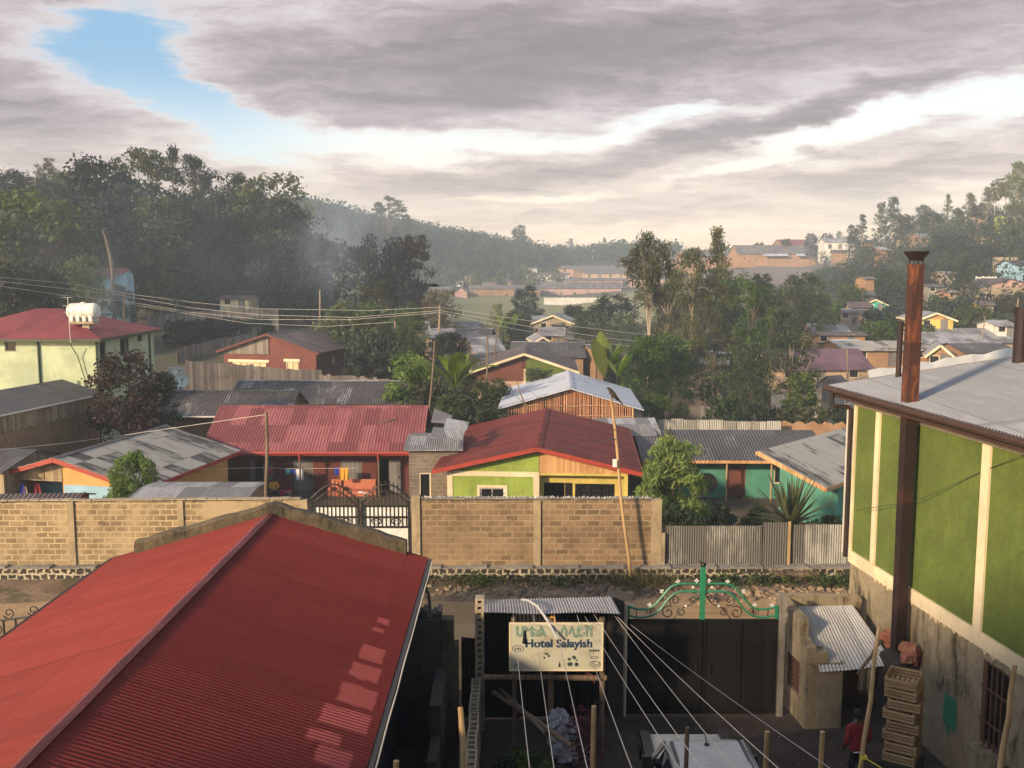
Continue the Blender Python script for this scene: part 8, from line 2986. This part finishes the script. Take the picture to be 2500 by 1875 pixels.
wire('thin wire crossing before the maroon shrub and the left house', [(-40, 1102, 41), (150, 1083, 43), (304, 1062, 46), (650, 1012, 34.6)], .010)
wire('thin wire along the front of the blue and orange gable', [(-40, 1134, 40), (160, 1142, 40), (400, 1146, 37), (650, 1142, 34.7)], .009, 'wire_dark')
wire('dark service wire drooping from the crooked pole over the lime house roof', [(1499, 1072, 31.4), (1400, 1090, 36), (1250, 1103, 40), (1093, 1113, 44.3)], .012, 'wire_dark')
wire('dark wire running down the green wall', [(2520, 1102, 17.0), (2400, 1150, 18.6), (2240, 1222, 20.6), (2090, 1246, 23.2)], .007, 'wire_dark')

# ------------------------------------------------------------------ birds
def bird(lab, loc, rz, perched, m):
    T = thing('bird', lab, 'bird', loc, rz)
    b = MB()
    if perched:
        prof = [((0, -.16, .34), .012), ((0, -.13, .345), .036), ((0, -.06, .31), .052), ((0, -.01, .24), .075), ((0, .08, .13), .085), ((0, .16, .03), .060), ((0, .24, -.06), .035)]
    else:
        prof = [((0, -.24, .0), .010), ((0, -.20, .005), .035), ((0, -.10, .0), .055), ((0, .02, .0), .075), ((0, .16, .0), .055), ((0, .26, .0), .03)]
    b.tube([p for p, r in prof], [r for p, r in prof], 10)
    b.build('body', m, T, smooth=True)
    b = MB()
    p0 = V(prof[0][0])
    b.tube([p0 + V((0, .01, 0)), p0 + V((0, -.035, -.012))], [.013, .003], 6)
    b.build('beak', 'dark_iron', T)
    if perched:
        for sx in (-1, 1):
            b = MB()
            P = [V((sx * .075, .0, .27)), V((sx * .095, .10, .16)), V((sx * .06, .27, -.06)), V((sx * .02, .36, -.16)), V((sx * .03, .20, .02)), V((sx * .05, .05, .17))]
            b.prism(P, (sx * .018, .01, .01))
            b.build('wing', m, T)
            b = MB()
            b.tube([(sx * .03, .04, .08), (sx * .03, .03, .0)], .012, 5)
            b.build('leg', 'dark_iron', T)
        b = MB()
        b.prism([(-.035, .22, -.04), (.035, .22, -.04), (.05, .44, -.26), (-.05, .44, -.26)], (0, .012, .012))
        b.build('tail', m, T)
    else:
        for sx in (-1, 1):
            b = MB()
            P = [V((sx * .05, -.08, .03)), V((sx * .34, -.16, .09)), V((sx * .68, .02, .03)), V((sx * .60, .08, .03)), V((sx * .34, .08, .08)), V((sx * .05, .12, .03))]
            b.prism(P, (0, 0, .012))
            b.build('wing', m, T)
        b = MB()
        b.prism([(-.03, .22, .0), (.03, .22, .0), (.06, .52, .0), (-.06, .52, .0)], (0, 0, .012))
        b.build('tail', m, T)
p = at(1492, 972, 31.4)
bird('brown kite perched on the tip of the crooked pole', p + V((.0, 0, -.01)), R(-72), True, 'feather')
p = at(1058, 697, 46)
bird('black bird gliding over the hollow', p, R(-72), False, 'feather_black')

# ------------------------------------------------------------------ smoke and haze
def volmat(name, col, dens, aniso=.2):
    m = bpy.data.materials.new(name)
    m.use_nodes = True
    m.node_tree.nodes.clear()
    N = NT(m.node_tree)
    v = N('ShaderNodeVolumePrincipled')
    v.inputs['Color'].default_value = (*col, 1)
    v.inputs['Density'].default_value = dens
    v.inputs['Anisotropy'].default_value = aniso
    N('ShaderNodeOutputMaterial', {'Volume': v.outputs[0]})
    MATS[name] = m
volmat('haze_air', (.80, .90, 1.0), .0007, -.1)
def smokemat(name, dens):
    """drifting wood smoke: thick at heart, torn and thinning to nothing at the rim"""
    m = bpy.data.materials.new(name)
    m.use_nodes = True
    m.node_tree.nodes.clear()
    N = NT(m.node_tree)
    ob = N('ShaderNodeTexCoord').outputs['Object']
    ln = N('ShaderNodeVectorMath', {0: ob}, operation='LENGTH').outputs['Value']
    f = N.m('MULTIPLY', N.ramp(ln, .98, .05), N.ramp(N.noise(ob, 1.7, 3, .6, .6), .36, .70))
    v = N('ShaderNodeVolumePrincipled')
    v.inputs['Color'].default_value = (.72, .84, 1.0, 1)
    N.put(v.inputs['Density'], N.m('MULTIPLY', f, dens))
    N('ShaderNodeOutputMaterial', {'Volume': v.outputs[0]})
    MATS[name] = m
smokemat('wood_smoke', .11)
smokemat('thin_smoke', .03)
smokemat('veil_smoke', .014)
b = MB()
b.box((-1650, -140, -14), (1650, 1010, 76))
tag(b.build('haze', 'haze_air'), kind='stuff')
def smoke(spec, mat):
    (u, v, Y, rx, ry, rz_) = spec
    b = MB()
    b.ball((0, 0, 0), 1.0, 16, 10)
    o = b.build('smoke', mat)
    o.location = at(u, v, Y)
    o.scale = (rx, ry, rz_)
    tag(o, kind='stuff')
smoke((300, 570, 92, 20, 6, 10), 'veil_smoke')
smoke((640, 610, 96, 14, 6, 10), 'veil_smoke')
smoke((815, 590, 122, 7, 4, 10), 'wood_smoke')
smoke((850, 555, 165, 16, 6, 8), 'thin_smoke')
smoke((1035, 690, 150, 12, 5, 8), 'thin_smoke')
smoke((265, 735, 96, 3.5, 2, 6), 'wood_smoke')
smoke((1545, 800, 86, 6, 3, 5.5), 'thin_smoke')
smoke((2000, 640, 200, 16, 6, 10), 'thin_smoke')
